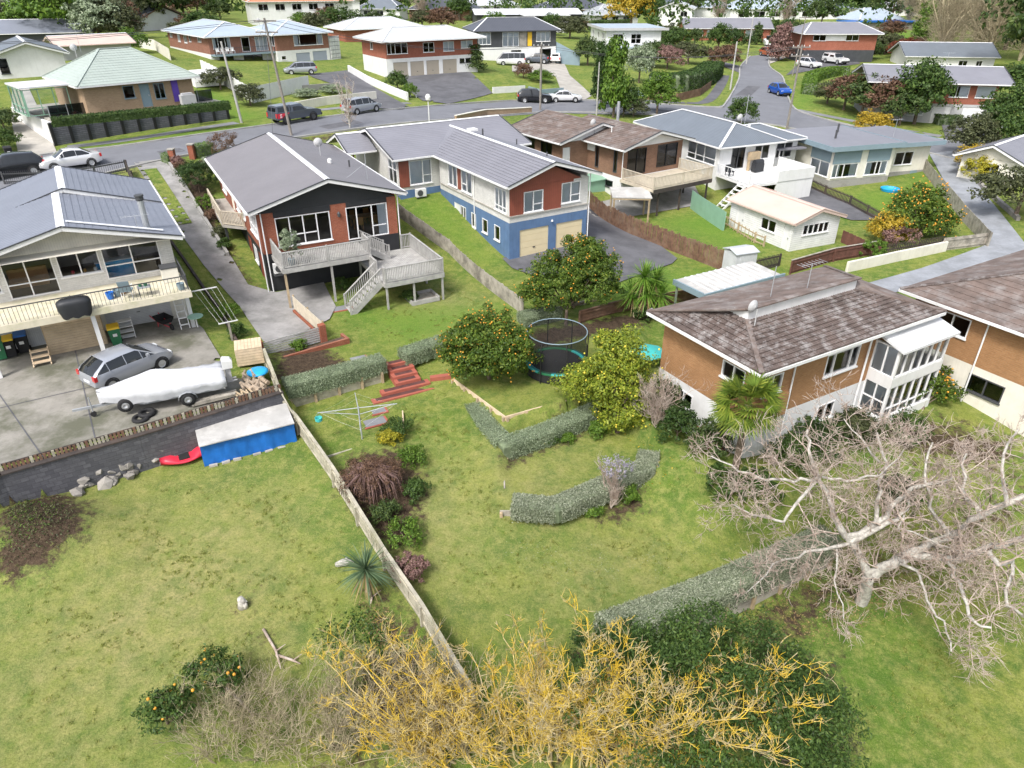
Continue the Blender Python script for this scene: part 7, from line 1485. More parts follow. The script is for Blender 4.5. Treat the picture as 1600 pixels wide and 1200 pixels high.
def tubes(segs,sides=4):
    # segs: list of (pts[k,3], radii[k]) -> arrays, batched by length
    V = [];F_ = [];o = 0;by = {}
    for pts,rad in segs:by.setdefault(len(pts),[]).append((pts,rad))
    t = np.arange(sides) * 2 * np.pi / sides
    for k,L_ in by.items():
        P_ = np.array([[tuple(q) for q in p] for p,_ in L_],float);rad = np.array([list(r) for _,r in L_],float);n = len(L_);d = np.gradient(P_,axis=1);d /= np.linalg.norm(d,axis=2,keepdims=True) + 1e-9
        ref = np.where(np.abs(d[...,2:3]) < .9,np.array([0,0,1.]),np.array([1.,0,0]));a = np.cross(d,ref);a /= np.linalg.norm(a,axis=2,keepdims=True) + 1e-9;b = np.cross(d,a)
        ring = a[:,:,None,:] * np.cos(t)[None,None,:,None] + b[:,:,None,:] * np.sin(t)[None,None,:,None];V.append((P_[:,:,None,:] + ring * rad[:,:,None,None]).reshape(-1,3))
        i = np.arange(k - 1)[:,None] * sides;j = np.arange(sides)[None,:];j2 = (j + 1) % sides;f = np.stack([i + j,i + j2,i + sides + j2,i + sides + j],2).reshape(-1,4)
        F_.append((f[None] + (np.arange(n) * k * sides)[:,None,None] + o).reshape(-1,4));o += n * k * sides
    return np.concatenate(V),np.concatenate(F_)
RMIN = .006
def grow(segs,p,d,L,r,depth,spread=.7,up=.15,kids=(3,5),k=5,wig=.18,droop=0,ratio=.62):
    pts = [np.array(p)];d = np.array(d,float);d /= np.linalg.norm(d) + 1e-9;rad = [r];st = L / (k - 1)
    for i in range(k - 1):
        d = d + rng.normal(size=3) * wig + np.array([0,0,up * .3 - droop * i / k]);d /= np.linalg.norm(d);pts.append(pts[-1] + d * st);rad.append(r * (1 - .62 * (i + 1) / (k - 1)))
    segs.append((pts,rad))
    if depth <= 0:return
    for _ in range(rng.integers(kids[0],kids[1] + 1)):
        f = rng.uniform(.25,1);i = min(int(f * (k - 1)),k - 2);q = pts[i] + (pts[i + 1] - pts[i]) * (f * (k - 1) - i);nd = pts[i + 1] - pts[i];nd = nd / (np.linalg.norm(nd) + 1e-9) + rng.normal(size=3) * spread + np.array([0,0,up])
        grow(segs,q,nd,L * rng.uniform(.45,.75) * ratio / .62,max(r * (1 - .6 * f) * .6,RMIN),depth - 1,spread,up,kids,max(3,k - 1),wig,droop,ratio)
def fruit(name,P_,r,mat,parent):
    a = np.array([(1,0,0),(-1,0,0),(0,1,0),(0,-1,0),(0,0,1),(0,0,-1)],float);f = np.array([(0,2,4),(2,1,4),(1,3,4),(3,0,4),(2,0,5),(1,2,5),(3,1,5),(0,3,5)]);n = len(P_)
    # octahedron split once
    mids = {};v = [tuple(q) for q in a];ff = []
    def mid(i,j):
        key = (min(i,j),max(i,j))
        if key not in mids:q = (np.array(v[i]) + np.array(v[j])) / 2;v.append(tuple(q / np.linalg.norm(q)));mids[key] = len(v) - 1
        return mids[key]
    for i,j,k in f:x,y,z = mid(i,j),mid(j,k),mid(k,i);ff += [(i,x,z),(x,j,y),(z,y,k),(x,y,z)]
    v = np.array(v);ff = np.array(ff);rs = r * rng.uniform(.8,1.2,(n,1,1));V = P_[:,None,:] + v[None] * rs;F_ = ff[None] + (np.arange(n) * len(v))[:,None,None]
    o = npmesh(name,V.reshape(-1,3),F_.reshape(-1,3),mat,parent,True);o['kind'] = 'stuff';return o
def loc_to(t,arr):return arr - np.array(t.location)
def tree(label,base,blobs,mat,n,ncl,cr,l,w,name='tree',cat='tree',fruits=None,trunk='bark_brown',tr=.12,fill=.35,jit=.7):
    # blobs in world coordinates
    t = thing(name,label,cat,base);bl = [(b[0] - base[0],b[1] - base[1],b[2] - base[2],*b[3:]) for b in blobs]
    P_,N_,cc = clumps(bl,ncl,n,cr,fill);leaves('crown',P_,N_,l,w,mat,t,jit)
    segs = [];c0 = np.mean([b[:3] for b in bl],axis=0);top = c0 * np.array([.6,.6,.7]);segs.append(([(0,0,-.15),top * .5 + rng.normal(size=3) * .04,top],[tr,tr * .85,tr * .6]))
    for b in bl:
        for _ in range(4):e = np.array(b[:3]) + unit(rng.normal(size=(1,3)))[0] * np.array(b[3:6]) * .75;segs.append(([top * .6,(top * .6 + e) / 2 + rng.normal(size=3) * .12,e],[tr * .5,tr * .32,tr * .12]))
    v,f = tubes(segs,6);npmesh('trunk',v,f,trunk,t,True)
    if fruits:
        for nm,k,r,m in fruits:
            idx = rng.choice(rng.choice(len(cc),max(4,len(cc) * 2 // 5),replace=False),k);dd = cc[idx] - c0;P2 = cc[idx] + unit(dd) * cr * .55 + rng.normal(size=(k,3)) * cr * .5;fruit(nm,P2,r,m,t)
    return t
def gb(px,py):return G(px,py)
c = W(763,545,3.7)
t = tree('rounded mandarin tree covered in orange fruit left of the trampoline',W(765,592,1.9),[(c.x,c.y,c.z,2.15,2.1,1.85),(c.x - 1.2,c.y - .3,c.z - .6,1.2,1.2,1.1),(c.x + .9,c.y,c.z - .5,1.3,1.2,1.2),(c.x - .3,c.y + .3,c.z + .7,1.3,1.2,1.1)],'leaf_citrus',34000,420,.34,.15,.075,'mandarin_tree',fruits=[('mandarins',520,.038,'orange_fruit')])
c = W(890,437,4.5)
tree('tall mandarin tree with orange fruit on its left side behind the trampoline',W(884,508,1.9),[(c.x - .6,c.y,c.z - .45,1.9,1.9,1.7),(c.x + 1.2,c.y + .3,c.z + .25,1.75,1.7,1.75),(c.x + .8,c.y + .2,c.z + 1.3,1.2,1.2,1.0),(c.x - 2.0,c.y - .4,c.z - .85,.95,.9,.95),(c.x + 1.9,c.y,c.z - .4,1.2,1.2,1.2)],'leaf_citrus',36000,440,.36,.15,.075,'mandarin_tree',fruits=[('mandarins',330,.042,'orange_fruit')])
c = W(955,600,3.0)
tree('sprawling yellow-green lemon tree with lemons in front of the trampoline',W(965,672,1.2),[(c.x + .1,c.y,c.z,1.9,1.7,1.6),(c.x + .5,c.y + .4,c.z + 1.2,1.25,1.2,1.2),(c.x - 1.6,c.y + .1,c.z - .1,1.05,1.0,.8),(c.x + 1.6,c.y - .5,c.z - .9,1.35,1.2,1.2),(c.x + .5,c.y - .9,c.z - 1.2,1.3,1.1,1.0),(c.x - .2,c.y + .5,c.z + 1.7,.5,.5,.9)],'leaf_lemon',26000,360,.38,.15,.075,'lemon_tree',fruits=[('lemons',170,.05,'lemon_fruit')],fill=.45)
c = W(1432,338,3.6)
tree('broad orange tree with heavy yellow-orange fruit beside the grey paling fence',W(1435,378,1.8),[(c.x,c.y,c.z,2.6,2.3,1.7),(c.x + 1.6,c.y,c.z - .7,1.8,1.6,1.2),(c.x + .2,c.y + .5,c.z + 1.1,1.7,1.5,1.0)],'leaf_citrus',11000,200,.5,.2,.11,'orange_tree',fruits=[('oranges',300,.06,'orange_fruit')])
c = W(1393,352,3.2);tree('yellow-leaved shrub growing into the left side of the orange tree',W(1393,376,1.8),[(c.x,c.y,c.z - .3,1.5,1.2,1.1)],'leaf_gold',3500,70,.4,.18,.1,'yellow_shrub','shrub')
c = W(336,1052,1.0);tree('small leaning mandarin tree with a few fruit on the lower left lawn',W(345,1085,0.05),[(c.x,c.y,c.z,.85,.8,.6),(c.x + .5,c.y,c.z - .1,.5,.5,.45)],'leaf_mid',2600,80,.2,.12,.06,'mandarin_tree',fruits=[('mandarins',16,.05,'orange_fruit')],tr=.05)
c = W(262,1105,.8);tree('smaller round mandarin bush with a few fruit at the lower left',W(262,1130,0),[(c.x,c.y,c.z - .1,.8,.75,.6)],'leaf_mid',2200,70,.2,.12,.06,'mandarin_tree',fruits=[('mandarins',12,.05,'orange_fruit')],tr=.05)
c = W(1410,595,2.6);tree('small citrus bush with yellow fruit beside the sunroom',W(1440,650,1.4),[(c.x + .8,c.y,c.z,1.4,1.1,.9),(c.x + 1.9,c.y - .3,c.z - .5,1,.9,.8),(c.x + .2,c.y - .3,c.z - .4,.8,.8,.8)],'leaf_citrus',7000,130,.3,.14,.07,'citrus_bush','shrub',fruits=[('fruit',90,.05,'orange_fruit')])
c = W(1125,1095,2.8)
tree('large dark evergreen tree at the bottom edge right of the lichened branches',W(1130,1190,-.5),[(c.x,c.y,c.z,2.9,2.4,2.0),(c.x + 1.8,c.y - .2,c.z - .6,1.9,1.9,1.6),(c.x - 2.2,c.y + .4,c.z - .2,1.9,1.8,1.5),(c.x - .6,c.y + .9,c.z + .8,1.6,1.3,1.2),(c.x + .5,c.y - 1.6,c.z,2.2,1.6,1.6)],'leaf_mid',42000,560,.36,.11,.052,'evergreen_tree',fill=.25);et = t_ = [o for o in C.objects if o.name.startswith('evergreen_tree')][0]
bb = np.array(et.location);P_,N_,cc = clumps([(c.x - bb[0],c.y - bb[1],c.z - bb[2] + .1,3.1,2.5,2.1),(c.x + 1.8 - bb[0],c.y - .2 - bb[1],c.z - .5 - bb[2],2.0,2.0,1.7),(c.x - 2.2 - bb[0],c.y + .4 - bb[1],c.z - .1 - bb[2],2.0,1.9,1.6)],170,9000,.3,0);leaves('new_growth',P_,N_,.1,.045,'leaf_mid',et)
c = W(1270,1060,1.6);tree('olive-green shrub on the right shoulder of the large evergreen',W(1275,1110,-.6),[(c.x - 1.3,c.y,c.z - .2,1.4,1.2,1.1),(c.x - .2,c.y - 1,c.z - .7,1.3,1.2,1.1)],'leaf_olive',11000,200,.28,.09,.045,'olive_shrub','shrub')
c = W(960,1000,1.4);tree('grey-green leafy shrub below the long silver hedge',W(945,1040,-.2),[(c.x,c.y,c.z - .4,1.4,.9,.8)],'leaf_hedge',6000,110,.25,.09,.045,'leafy_shrub','shrub')
# ---- hedges with a solid core and a clipped leaf surface
def hedge(label,path_,w,z0,h,mat='leaf_silver',l=.065,dens=900,name='clipped_hedge',rough=.032,core='hedge_core',topmat=None,sm=True):
    P_ = [Vector(p) for p in path_];ps = smooth_poly([(p.x,p.y) for p in P_],5,False) if sm and len(P_) > 2 else [Vector((p.x,p.y,0)) for p in P_]
    t = thing(name,label,'hedge',(ps[0].x,ps[0].y,z0));o = Vector(t.location);m = MB();VP = [];VN = []
    for i,p in enumerate(ps):
        d = (ps[min(i + 1,len(ps) - 1)] - ps[max(i - 1,0)]).normalized();n = Vector((-d.y,d.x,0));zg = 0
        for s_,z in ((-.44,0),(-.46,h * .85),(-.36,h * .95),(.36,h * .95),(.46,h * .85),(.44,0)):q = p - o + n * w * s_;m.v.append((q.x,q.y,z))
    k = 6;m.f = [(i * k + j,(i + 1) * k + j,(i + 1) * k + j + 1,i * k + j + 1) for i in range(len(ps) - 1) for j in range(k - 1)] + [tuple(range(k))[::-1],tuple(range((len(ps) - 1) * k,len(ps) * k))];m.m = [0] * len(m.f);m.build('core',core,t)
    for i in range(len(ps) - 1):
        a,b = ps[i] - o,ps[i + 1] - o;L = math.hypot(b.x - a.x,b.y - a.y);d = Vector((b.x - a.x,b.y - a.y,0)) / max(L,1e-6);n = np.array([-d.y,d.x,0.])
        N = int(L * (w + 2 * h) * dens) + 1;f = rng.random(N);base = np.array([a.x,a.y,0])[None] + f[:,None] * np.array([b.x - a.x,b.y - a.y,0])[None];pr = rng.random(N) * (w + 2 * h);top = pr < w
        side = np.where(pr < w + h,1.,-1.);y = np.where(top,pr - w / 2,side * w / 2);z = np.where(top,h,np.where(pr < w + h,pr - w,pr - w - h))
        edge = np.minimum(1,np.abs(y) / (w / 2)) ** 6 * (z / h) ** 6;VP.append(base + n[None] * (y * (1 - .08 * edge))[:,None] + np.array([0,0,1.])[None] * (z - .07 * edge)[:,None] + rng.normal(size=(N,3)) * rough);VN.append(np.where(top[:,None],np.array([[0,0,1.]]),n[None] * side[:,None]))
    for e,s_ in ((0,-1),(-1,1)):
        a = ps[e] - o;d = (ps[1] - ps[0]) if e == 0 else (ps[-1] - ps[-2]);d = np.array([d.x,d.y,0]) / (d.length + 1e-9);n = np.array([-d[1],d[0],0]);N = int(w * h * dens);VP.append(np.array([a.x,a.y,0])[None] + n[None] * ((rng.random(N) - .5) * w)[:,None] + np.array([0,0,1.])[None] * (rng.random(N) * h)[:,None] + rng.normal(size=(N,3)) * rough + d[None] * s_ * .04);VN.append(np.repeat((d * s_)[None],N,0))
    leaves('foliage',np.concatenate(VP),np.concatenate(VN),l,l * .55,mat,t,.75);return t
hedge('long silver clipped hedge left of the red garden steps',[W(447,612,2.3),W(520,594,2.3),W(598,572,2.3)],1.0,2.1,.8)
hedge('short silver clipped hedge right of the red garden steps',[W(630,562,2.2),W(715,535,2.15)],1.0,1.95,.8)
hedge('silver hedge behind the trampoline under the tall mandarin tree',[W(815,500,2.2),W(870,488,2.2)],1.2,1.8,.75)
hedge('V-shaped silver clipped hedge below the trampoline terrace',[W(741,636,1.5),W(762,668,1.45),W(790,698,1.4),W(850,678,1.4),W(935,640,1.45)],.95,.75,1.0,sm=False)
hedge('L-shaped silver clipped hedge in the middle of the lawn',[W(803,782,1.5),W(868,788,1.5),W(940,757,1.5),W(1012,726,1.5),W(1014,706,1.5)],.95,.85,.72,'leaf_silver_pale',.07,1300,sm=False)
hedge('long low silver hedge along the bottom of the lawn',[W(945,975,.8),W(1080,926,.8),W(1200,874,.85),W(1300,828,.9)],1.2,-.05,.85,'leaf_silver_pale',.075,1000,sm=False)
hedge('dark green clipped hedge on top of the dark panelled retaining wall',[W(84,197,8.6),W(358,168,8.7)],.9,8.55,.75,'leaf_hedge',.16,120,core='leaf_dark')
hedge('box hedge between the brick gate pillar and the grey gable roof',[G(306,246),G(330,240)],1.0,6.3,1.2,'leaf_bright',.1,200)
hedge('small box hedge left of the brick gate pillars',[G(259,256),G(266,254)],1.0,6.2,1.0,'leaf_bright',.1,200)
hedge('bright clipped hedge beside the side street',[G(1263,148),G(1268,128),G(1300,118),G(1325,118)],2.0,4.6,1.7,'leaf_bright',.25,60,name='tall_hedge')
hedge('low clipped hedge by the white garage doors of the long brick house',[G(1458,193),G(1494,194)],2.2,3.7,1.3,'leaf_mid',.22,70)
hedge('broad clipped green hedge above the brown corner fence',[G(1015,140),G(1060,141),G(1095,132),G(1112,118)],3.6,4.9,2.4,'leaf_hedge',.3,45,name='tall_hedge')
hedge('long dark hedge beyond the playing field houses',[G(985,40),G(905,41)],2,5.4,1.6,'leaf_bright',.3,30)
# ---- shrubs near the lawn
def shrub(label,px,py,z,blobs,mat,n,l=.1,name='shrub',cr=.2,ncl=None,base=None,fr_=None,w=None):
    b = base or onG(*W(px,py,z)[:2]);b = Vector(b);return tree(label,b,[(b.x + q[0],b.y + q[1],b.z + q[2],*q[3:]) for q in blobs],mat,n,ncl or max(30,n // 45),cr,l,w or l * .5,name,'shrub',fr_,tr=.04)
shrub('brown weeping maple mound beside the diagonal fence',582,775,.9,[(0,0,.7,1.3,1.15,.8),(.2,.2,1.0,.9,.8,.5)],'leaf_brown',9000,.1,'weeping_maple',.22,w=.035)
segs = [];b = onG(*W(582,775,.9)[:2])
for i in range(260):
    a = rng.uniform(0,2 * np.pi);r_ = rng.uniform(.5,1.4);segs.append(([(0,0,.9),(math.cos(a) * r_ * .5,math.sin(a) * r_ * .45,1.45 - .1 * r_),(math.cos(a) * r_ * .9,math.sin(a) * r_ * .8,1.05),(math.cos(a) * r_,math.sin(a) * r_ * .9,.3)],[.02,.015,.01,.006]))
v,f = tubes(segs,3);npmesh('weeping_twigs',v + np.array([0,0,0]),f,'bark_purple',[o for o in C.objects if o.name.startswith('weeping_maple')][0])
for i,(px,py,r_,mt,lb) in enumerate(((625,690,.7,'leaf_mid','green fern-like shrub at the top of the bed beside the weeping maple'),(645,730,.65,'leaf_bright','bright green low shrub right of the weeping maple'),(650,775,.6,'leaf_mid','green low shrub lower right of the weeping maple'),(600,805,.6,'leaf_dark','dark upright shrub with white flowers in front of the weeping maple'),(632,835,.75,'leaf_bright','leafy green shrub at the lower end of the maple bed'),(612,700,.5,'leaf_yellow','yellow-green shrub behind the weeping maple by the timber edging'))):
    shrub(lb,px,py,1.0,[(0,0,r_ * .55,r_,r_,r_ * .65)],mt,2200,.1,'garden_shrub',.18)
shrub('brown-pink hydrangea with dried flower heads by the diagonal fence',643,905,.3,[(0,0,.45,.62,.6,.5)],'leaf_pink',3200,.09,'hydrangea',.13)
shrub('red-leaved nandina shrub at the edge of the lawn near the fan palm',1092,725,.8,[(0,0,.5,.55,.5,.5),(.5,-.2,.4,.5,.5,.4)],'leaf_red',2400,.1,'red_shrub',.18)
shrub('dark green spreading conifer shrub under the lemon tree',1055,660,1.2,[(0,0,.8,1.0,.9,.9),(.4,.5,1.2,.8,.8,.9),(.3,-.5,.4,.9,.8,.6)],'leaf_dark',9000,.1,'conifer_shrub',.25)
for i,(px,py,mt,r_,lb) in enumerate(((840,692,'leaf_gold',.35,'small yellow shrub in the bed below the V-shaped hedge'),(888,668,'leaf_gold',.4,'larger yellow shrub in the bed below the V-shaped hedge'),(885,690,'leaf_bright',.3,'small green plant below the yellow shrub in the hedge bed'),(935,680,'leaf_bright',.5,'green fern clump under the lemon tree'),(980,780,'leaf_bright',.5,'bright fern at the end of the L-shaped hedge'),(925,805,'leaf_bright',.4,'fern in front of the middle of the L-shaped hedge'),(860,690,'leaf_mid',.35,'green plant between the two yellow shrubs'),(1130,770,'leaf_mid',.8,'leafy shrub below the left tips of the big bare tree'),(1250,690,'leaf_dark',.9,'dark shrub against the white basement wall'),(1330,680,'leaf_dark',.9,'second dark shrub against the white basement near the sunroom'),(1400,790,'leaf_hedge',1.0,'green hedge-like shrub behind the bare tree limbs'),(1180,770,'leaf_mid',.8,'grassy green shrub under the bare tree twigs'),(1010,500,'leaf_mid',.8,'dark shrub at the foot of the yucca'),(535,452,'leaf_mid',.6,'dark shrub under the timber deck stairs'),(640,470,'leaf_mid',.5,'shrub growing under the lower deck'),(467,545,'leaf_bright',.4,'small shrub in the brick planter before the slatted screen'),(490,533,'leaf_pink',.45,'pink flowering shrub trained on the slatted screen'),(358,495,'leaf_bright',.6,'leafy green shrub at the edge of the driveway by the clothesline'),(372,525,'leaf_mid',.5,'lower green shrub at the driveway edge'),(1362,402,'leaf_bright',.9,'bright green fern against the cream block wall'),(1400,385,'leaf_pink',1.2,'dry pinkish twiggy shrub on the bank by the cream block wall'))):
    shrub(lb,px,py,1.0,[(0,0,r_ * .6,r_,r_,r_ * .7)],mt,int(1500 + 1500 * r_),.1 + .04 * (r_ > .7),'garden_shrub',.2 * max(.7,r_),base=G(px,py))
for i,(u_,v_,r_,mt,lb) in enumerate(((-.5,1.5,1.0,'leaf_dark','dark leafy shrub right behind the fan palm at the house corner'),(-.6,3.4,1.1,'leaf_hedge','green shrub halfway along the end wall of the tan brick house'),(-.5,5.2,1.1,'leaf_dark','dark shrub at the far end of the end wall of the tan brick house'),(2.2,-.5,1.0,'leaf_mid','green shrub below the first front window of the tan brick house'),(4.0,-.6,1.1,'leaf_hedge','dark green shrub below the wide front window of the tan brick house'),(6.2,-.7,1.1,'leaf_olive','olive shrub between the wide window and the sunroom'),(8.6,-1.6,.9,'leaf_mid','green shrub in front of the sunroom corner'))):
    q = RIGHT.wpt(u_,v_,0);shrub(lb,0,0,0,[(0,0,r_ * .7,r_,r_ * .8,r_ * .9)],mt,3600,.12,'wall_shrub',.22,base=onG(q.x,q.y))
# potted shrub on the main deck
b = MAIN.wpt(1.75,-2.0,2.42);shrub('bushy grey-green potted shrub at the corner of the upper timber deck',0,0,0,[(0,0,1.15,.55,.55,.95)],'leaf_silver',3400,.1,'potted_shrub',.16,base=b);m = MB();m.lathe([(.16,0),(.24,.4),(.2,.4)],tuple(b),12);tag(m.build('planter_pot','slate_panel'),'grey pot holding the bushy shrub on the upper timber deck','pot')
# driveway garden of the main house
c = G(312,300);shrub('large dark green clipped ball shrub beside the driveway',0,0,0,[(0,0,1.15,1.35,1.3,1.2)],'leaf_hedge',12000,.09,'ball_shrub',.2,base=c)
for i,(px,py,r_,mt,lb) in enumerate(((352,240,1.3,'leaf_brown','red-brown twiggy bush beside the box hedge at the road'),(285,268,.6,'leaf_brown','brown low shrub left of the clipped ball'),(278,258,.5,'leaf_pink','reddish low shrub by the gate pillar'),(330,262,.7,'leaf_silver','silvery shrub behind the clipped ball'),(340,282,.9,'leaf_olive','olive green shrub right of the clipped ball'),(322,262,.5,'leaf_brown','rusty shrub under the corner of the grey gable roof'),(325,325,.7,'leaf_bright','green fern below the clipped ball'),(335,345,.6,'leaf_brown','brown grassy clump by the balcony'),(345,370,.5,'leaf_olive','grey-green ground plant by the driveway wall'),(352,388,.5,'leaf_mid','green ground plant at the lower end of the driveway wall'))):
    shrub(lb,px,py,5,[(0,0,r_ * .6,r_,r_,r_ * .75)],mt,int(1800 + 1400 * r_),.1,'garden_shrub',.2 * max(.7,r_),base=G(px,py))
# weeds mound, ground cover and leaf litter
def feather(x,y,poly,rad):
    d = np.full(x.shape,1e9);n = len(poly)
    for i in range(n):
        a,b = poly[i - 1],poly[i];ex,ey = b[0] - a[0],b[1] - a[1];t = np.clip(((x - a[0]) * ex + (y - a[1]) * ey) / (ex * ex + ey * ey + 1e-9),0,1);d = np.minimum(d,np.hypot(x - a[0] - t * ex,y - a[1] - t * ey))
    k = rng.random(len(x)) < np.clip(d / rad,0,1);return x[k],y[k]
def scatter(name,label,poly,n,mat,l,w,zr=(0,.25),cat='weeds',jit=.8,up=.5):
    P_ = GP(*poly);xs = [p.x for p in P_];ys = [p.y for p in P_];x = rng.uniform(min(xs),max(xs),n * 3);y = rng.uniform(min(ys),max(ys),n * 3);k = pip(x,y,[(p.x,p.y) for p in P_]);x,y = x[k][:n],y[k][:n]
    x,y = feather(x,y,[(p.x,p.y) for p in P_],.9);msk = np.sin(x * 2.1) * np.cos(y * 1.7 + x) + rng.normal(size=len(x)) * .6 > -.4;x,y = x[msk],y[msk]
    z = np.array([hz(a,b) for a,b in zip(x,y)]) + rng.uniform(zr[0],zr[1],len(x)) ** 1;Nn = np.tile(np.array([[0,0,up]]),(len(x),1));o = leaves(name,np.stack([x,y,z],1),Nn,l,w,mat,None,jit);tag(o,label,cat,kind='stuff');return o
scatter('weeds','low weeds over the bare mound at the left edge',[(0,770),(90,770),(135,800),(120,850),(60,890),(0,910)],2600,'leaf_olive',.1,.045,(0,.12));scatter('weeds','bright weeds in patches on the bare mound',[(0,765),(60,765),(110,790),(90,840),(0,870)],1200,'leaf_bright',.08,.04,(0,.1))
scatter('ground_cover','green ivy ground cover at the foot of the diagonal fence',[(480,990),(560,940),(620,960),(690,1050),(650,1100),(520,1060)],4500,'leaf_mid',.1,.07,(0,.1),'ivy');scatter('leaf_litter','fallen brown leaves below the diagonal fence',[(560,930),(620,950),(720,1090),(700,1180),(560,1150)],5000,'leaf_dry',.07,.045,(.01,.04),'leaves',.4,1.2)
scatter('leaf_litter','fallen leaves under the big bare tree',[(1100,960),(1400,830),(1600,800),(1600,900),(1300,1010),(1150,1040)],6000,'leaf_dry',.07,.045,(.01,.04),'leaves',.4,1.2);scatter('ground_cover','bright green ground cover beside the bottom hedge end',[(1230,835),(1300,835),(1300,850),(1240,850)],900,'leaf_bright',.1,.07,(0,.12),'ground cover')
scatter('fallen_fruit','yellow fallen fruit and leaves on the grass under the lemon tree',[(960,660),(1060,680),(1060,780),(1000,760)],160,'leaf_gold',.08,.07,(.01,.04),'fruit',.4,1.2)
scatter('fallen_fruit','scattered white daisies and leaves on the lower lawn',[(760,840),(1060,830),(1200,850),(1000,930),(800,920)],900,'leaf_silver_pale',.035,.03,(.01,.03),'flowers',.4,1.2)
# lawn grass blades on the nearer lawns
def grass(label,poly,n):
    P_ = GP(*poly);xs = [p.x for p in P_];ys = [p.y for p in P_];x = rng.uniform(min(xs),max(xs),n * 3);y = rng.uniform(min(ys),max(ys),n * 3);k = pip(x,y,[(p.x,p.y) for p in P_]);x,y = feather(x[k][:n],y[k][:n],[(p.x,p.y) for p in P_],2.5);n = len(x)
    i = np.clip(np.searchsorted(GX,x) - 1,0,len(GX) - 2);j = np.clip(np.searchsorted(GY,y) - 1,0,len(GY) - 2);a = (x - GX[i]) / (GX[i + 1] - GX[i]);b_ = (y - GY[j]) / (GY[j + 1] - GY[j]);z = (ZZ[j,i] * (1 - a) + ZZ[j,i + 1] * a) * (1 - b_) + (ZZ[j + 1,i] * (1 - a) + ZZ[j + 1,i + 1] * a) * b_
    keep = (MK[j,i,0] < .35) & (np.sin(x * 1.3 + np.sin(y * .9) * 2) + np.sin(y * 1.7 + x * .6) + rng.normal(size=n) * .8 > .3);x,y,z = x[keep],y[keep],z[keep];n = len(x)
    ci = rng.integers(0,max(1,n // 14),n);x = x[ci] + rng.normal(size=n) * .05;y = y[ci] + rng.normal(size=n) * .05;z = z[ci];h = rng.uniform(.03,.11,n);th = rng.uniform(0,2 * np.pi,n);lx,ly = rng.normal(size=n) * .035,rng.normal(size=n) * .035;wx,wy = np.cos(th) * .012,np.sin(th) * .012
    v = np.stack([np.stack([x - wx,y - wy,z],1),np.stack([x + wx,y + wy,z],1),np.stack([x + lx,y + ly,z + h],1)],1).reshape(-1,3);o = npmesh('grass',v,np.arange(3 * n).reshape(-1,3),'leaf_grass');tag(o,label,'grass',kind='stuff')
grass('short mown grass on the large left lawn',[(0,920),(140,800),(250,760),(470,720),(560,870),(700,1090),(640,1200),(0,1200)],30000)
grass('short mown grass on the central lawn below the red steps',[(480,660),(600,640),(680,600),(790,720),(900,830),(1050,700),(1160,790),(1250,850),(960,970),(760,1000),(660,880),(640,720)],30000)
grass('short mown grass on the lower right lawn',[(1100,990),(1350,900),(1600,880),(1600,1200),(1290,1200),(1200,1020)],20000)
grass('short mown grass on the lawn behind the timber deck',[(520,490),(700,440),(830,480),(700,540),(600,560)],9000)
# ---- rosette plants
def rosette(P_,n,L,w,up=(.0,1.2),droop=.5,segs=4):
    V = [];F_ = [];o = 0
    for i in range(n):
        a = rng.uniform(0,2 * np.pi);el = rng.uniform(*up);d = np.array([math.cos(a) * math.cos(el),math.sin(a) * math.cos(el),math.sin(el)]);s_ = np.array([-math.sin(a),math.cos(a),0]);l = L * rng.uniform(.75,1.15)
        for k in range(segs + 1):f = k / segs;c_ = np.array(P_) + d * l * f - np.array([0,0,1]) * droop * l * f * f;ww = w * (1 - f) ** .6 * (1 if f > 0 else .5) + .004;V += [c_ - s_ * ww / 2,c_ + s_ * ww / 2]
        F_ += [(o + 2 * k,o + 2 * k + 1,o + 2 * k + 3,o + 2 * k + 2) for k in range(segs)];o += 2 * (segs + 1)
    return np.array(V),np.array(F_)
def rosette_tree(name,label,base,heads,mat,n,L,w,trunkmat,cat='tree',up=(-.2,1.3),droop=.45,tr=.09,dry=True):
    t = thing(name,label,cat,base);b = np.array(base)
    for hd_ in heads:
        v,f = rosette(np.array(hd_) - b,n,L,w,up,droop);npmesh('leaf_head',v,f,mat,t)
        if dry:v,f = rosette(np.array(hd_) - b - np.array([0,0,.1]),n // 4,L * .8,w,(-1.0,-.2),.3);npmesh('dry_leaves',v,f,'leaf_dry',t)
    segs = [([(0,0,-.1),(np.array(h_) - b) * np.array([.35,.35,.5]),np.array(h_) - b],[tr,tr * .8,tr * .6]) for h_ in heads];v,f = tubes(segs,7);npmesh('trunk',v,f,trunkmat,t,True);return t
b = onG(*W(582,940,.2)[:2]);hd0 = Vector((b.x - .12,b.y + .1,b.z + 1.35));rosette_tree('cabbage_tree','single-headed cabbage tree leaning by the diagonal fence',b,[hd0],'leaf_cabbage',150,1.2,.05,'bark_brown',up=(-.9,1.4),droop=.25,tr=.06)
b = onG(*W(992,492,2.0)[:2]);hh = [W(1000,412,4.6),W(1024,430,4.3),W(1008,447,3.7),W(1030,452,3.5),W(985,445,3.4)];hh = [Vector((b.x + (h_.x - b.x) * 1.0,b.y + .35 * math.sin(i * 2.0),h_.z - .3 + .15)) for i,h_ in enumerate(hh)];rosette_tree('yucca_tree','many-headed green yucca tree beside the low brown fence',b,hh,'leaf_yucca',150,1.3,.07,'bark_tan',up=(-.7,1.45),droop=.2,tr=.11)
b = onG(9.3,23.9);b.z += 1.55;hp = b.copy();t = thing('fan_palm','fan palm with yellow-green fronds in front of the tan brick house','palm',b);V = [];F_ = [];o = 0
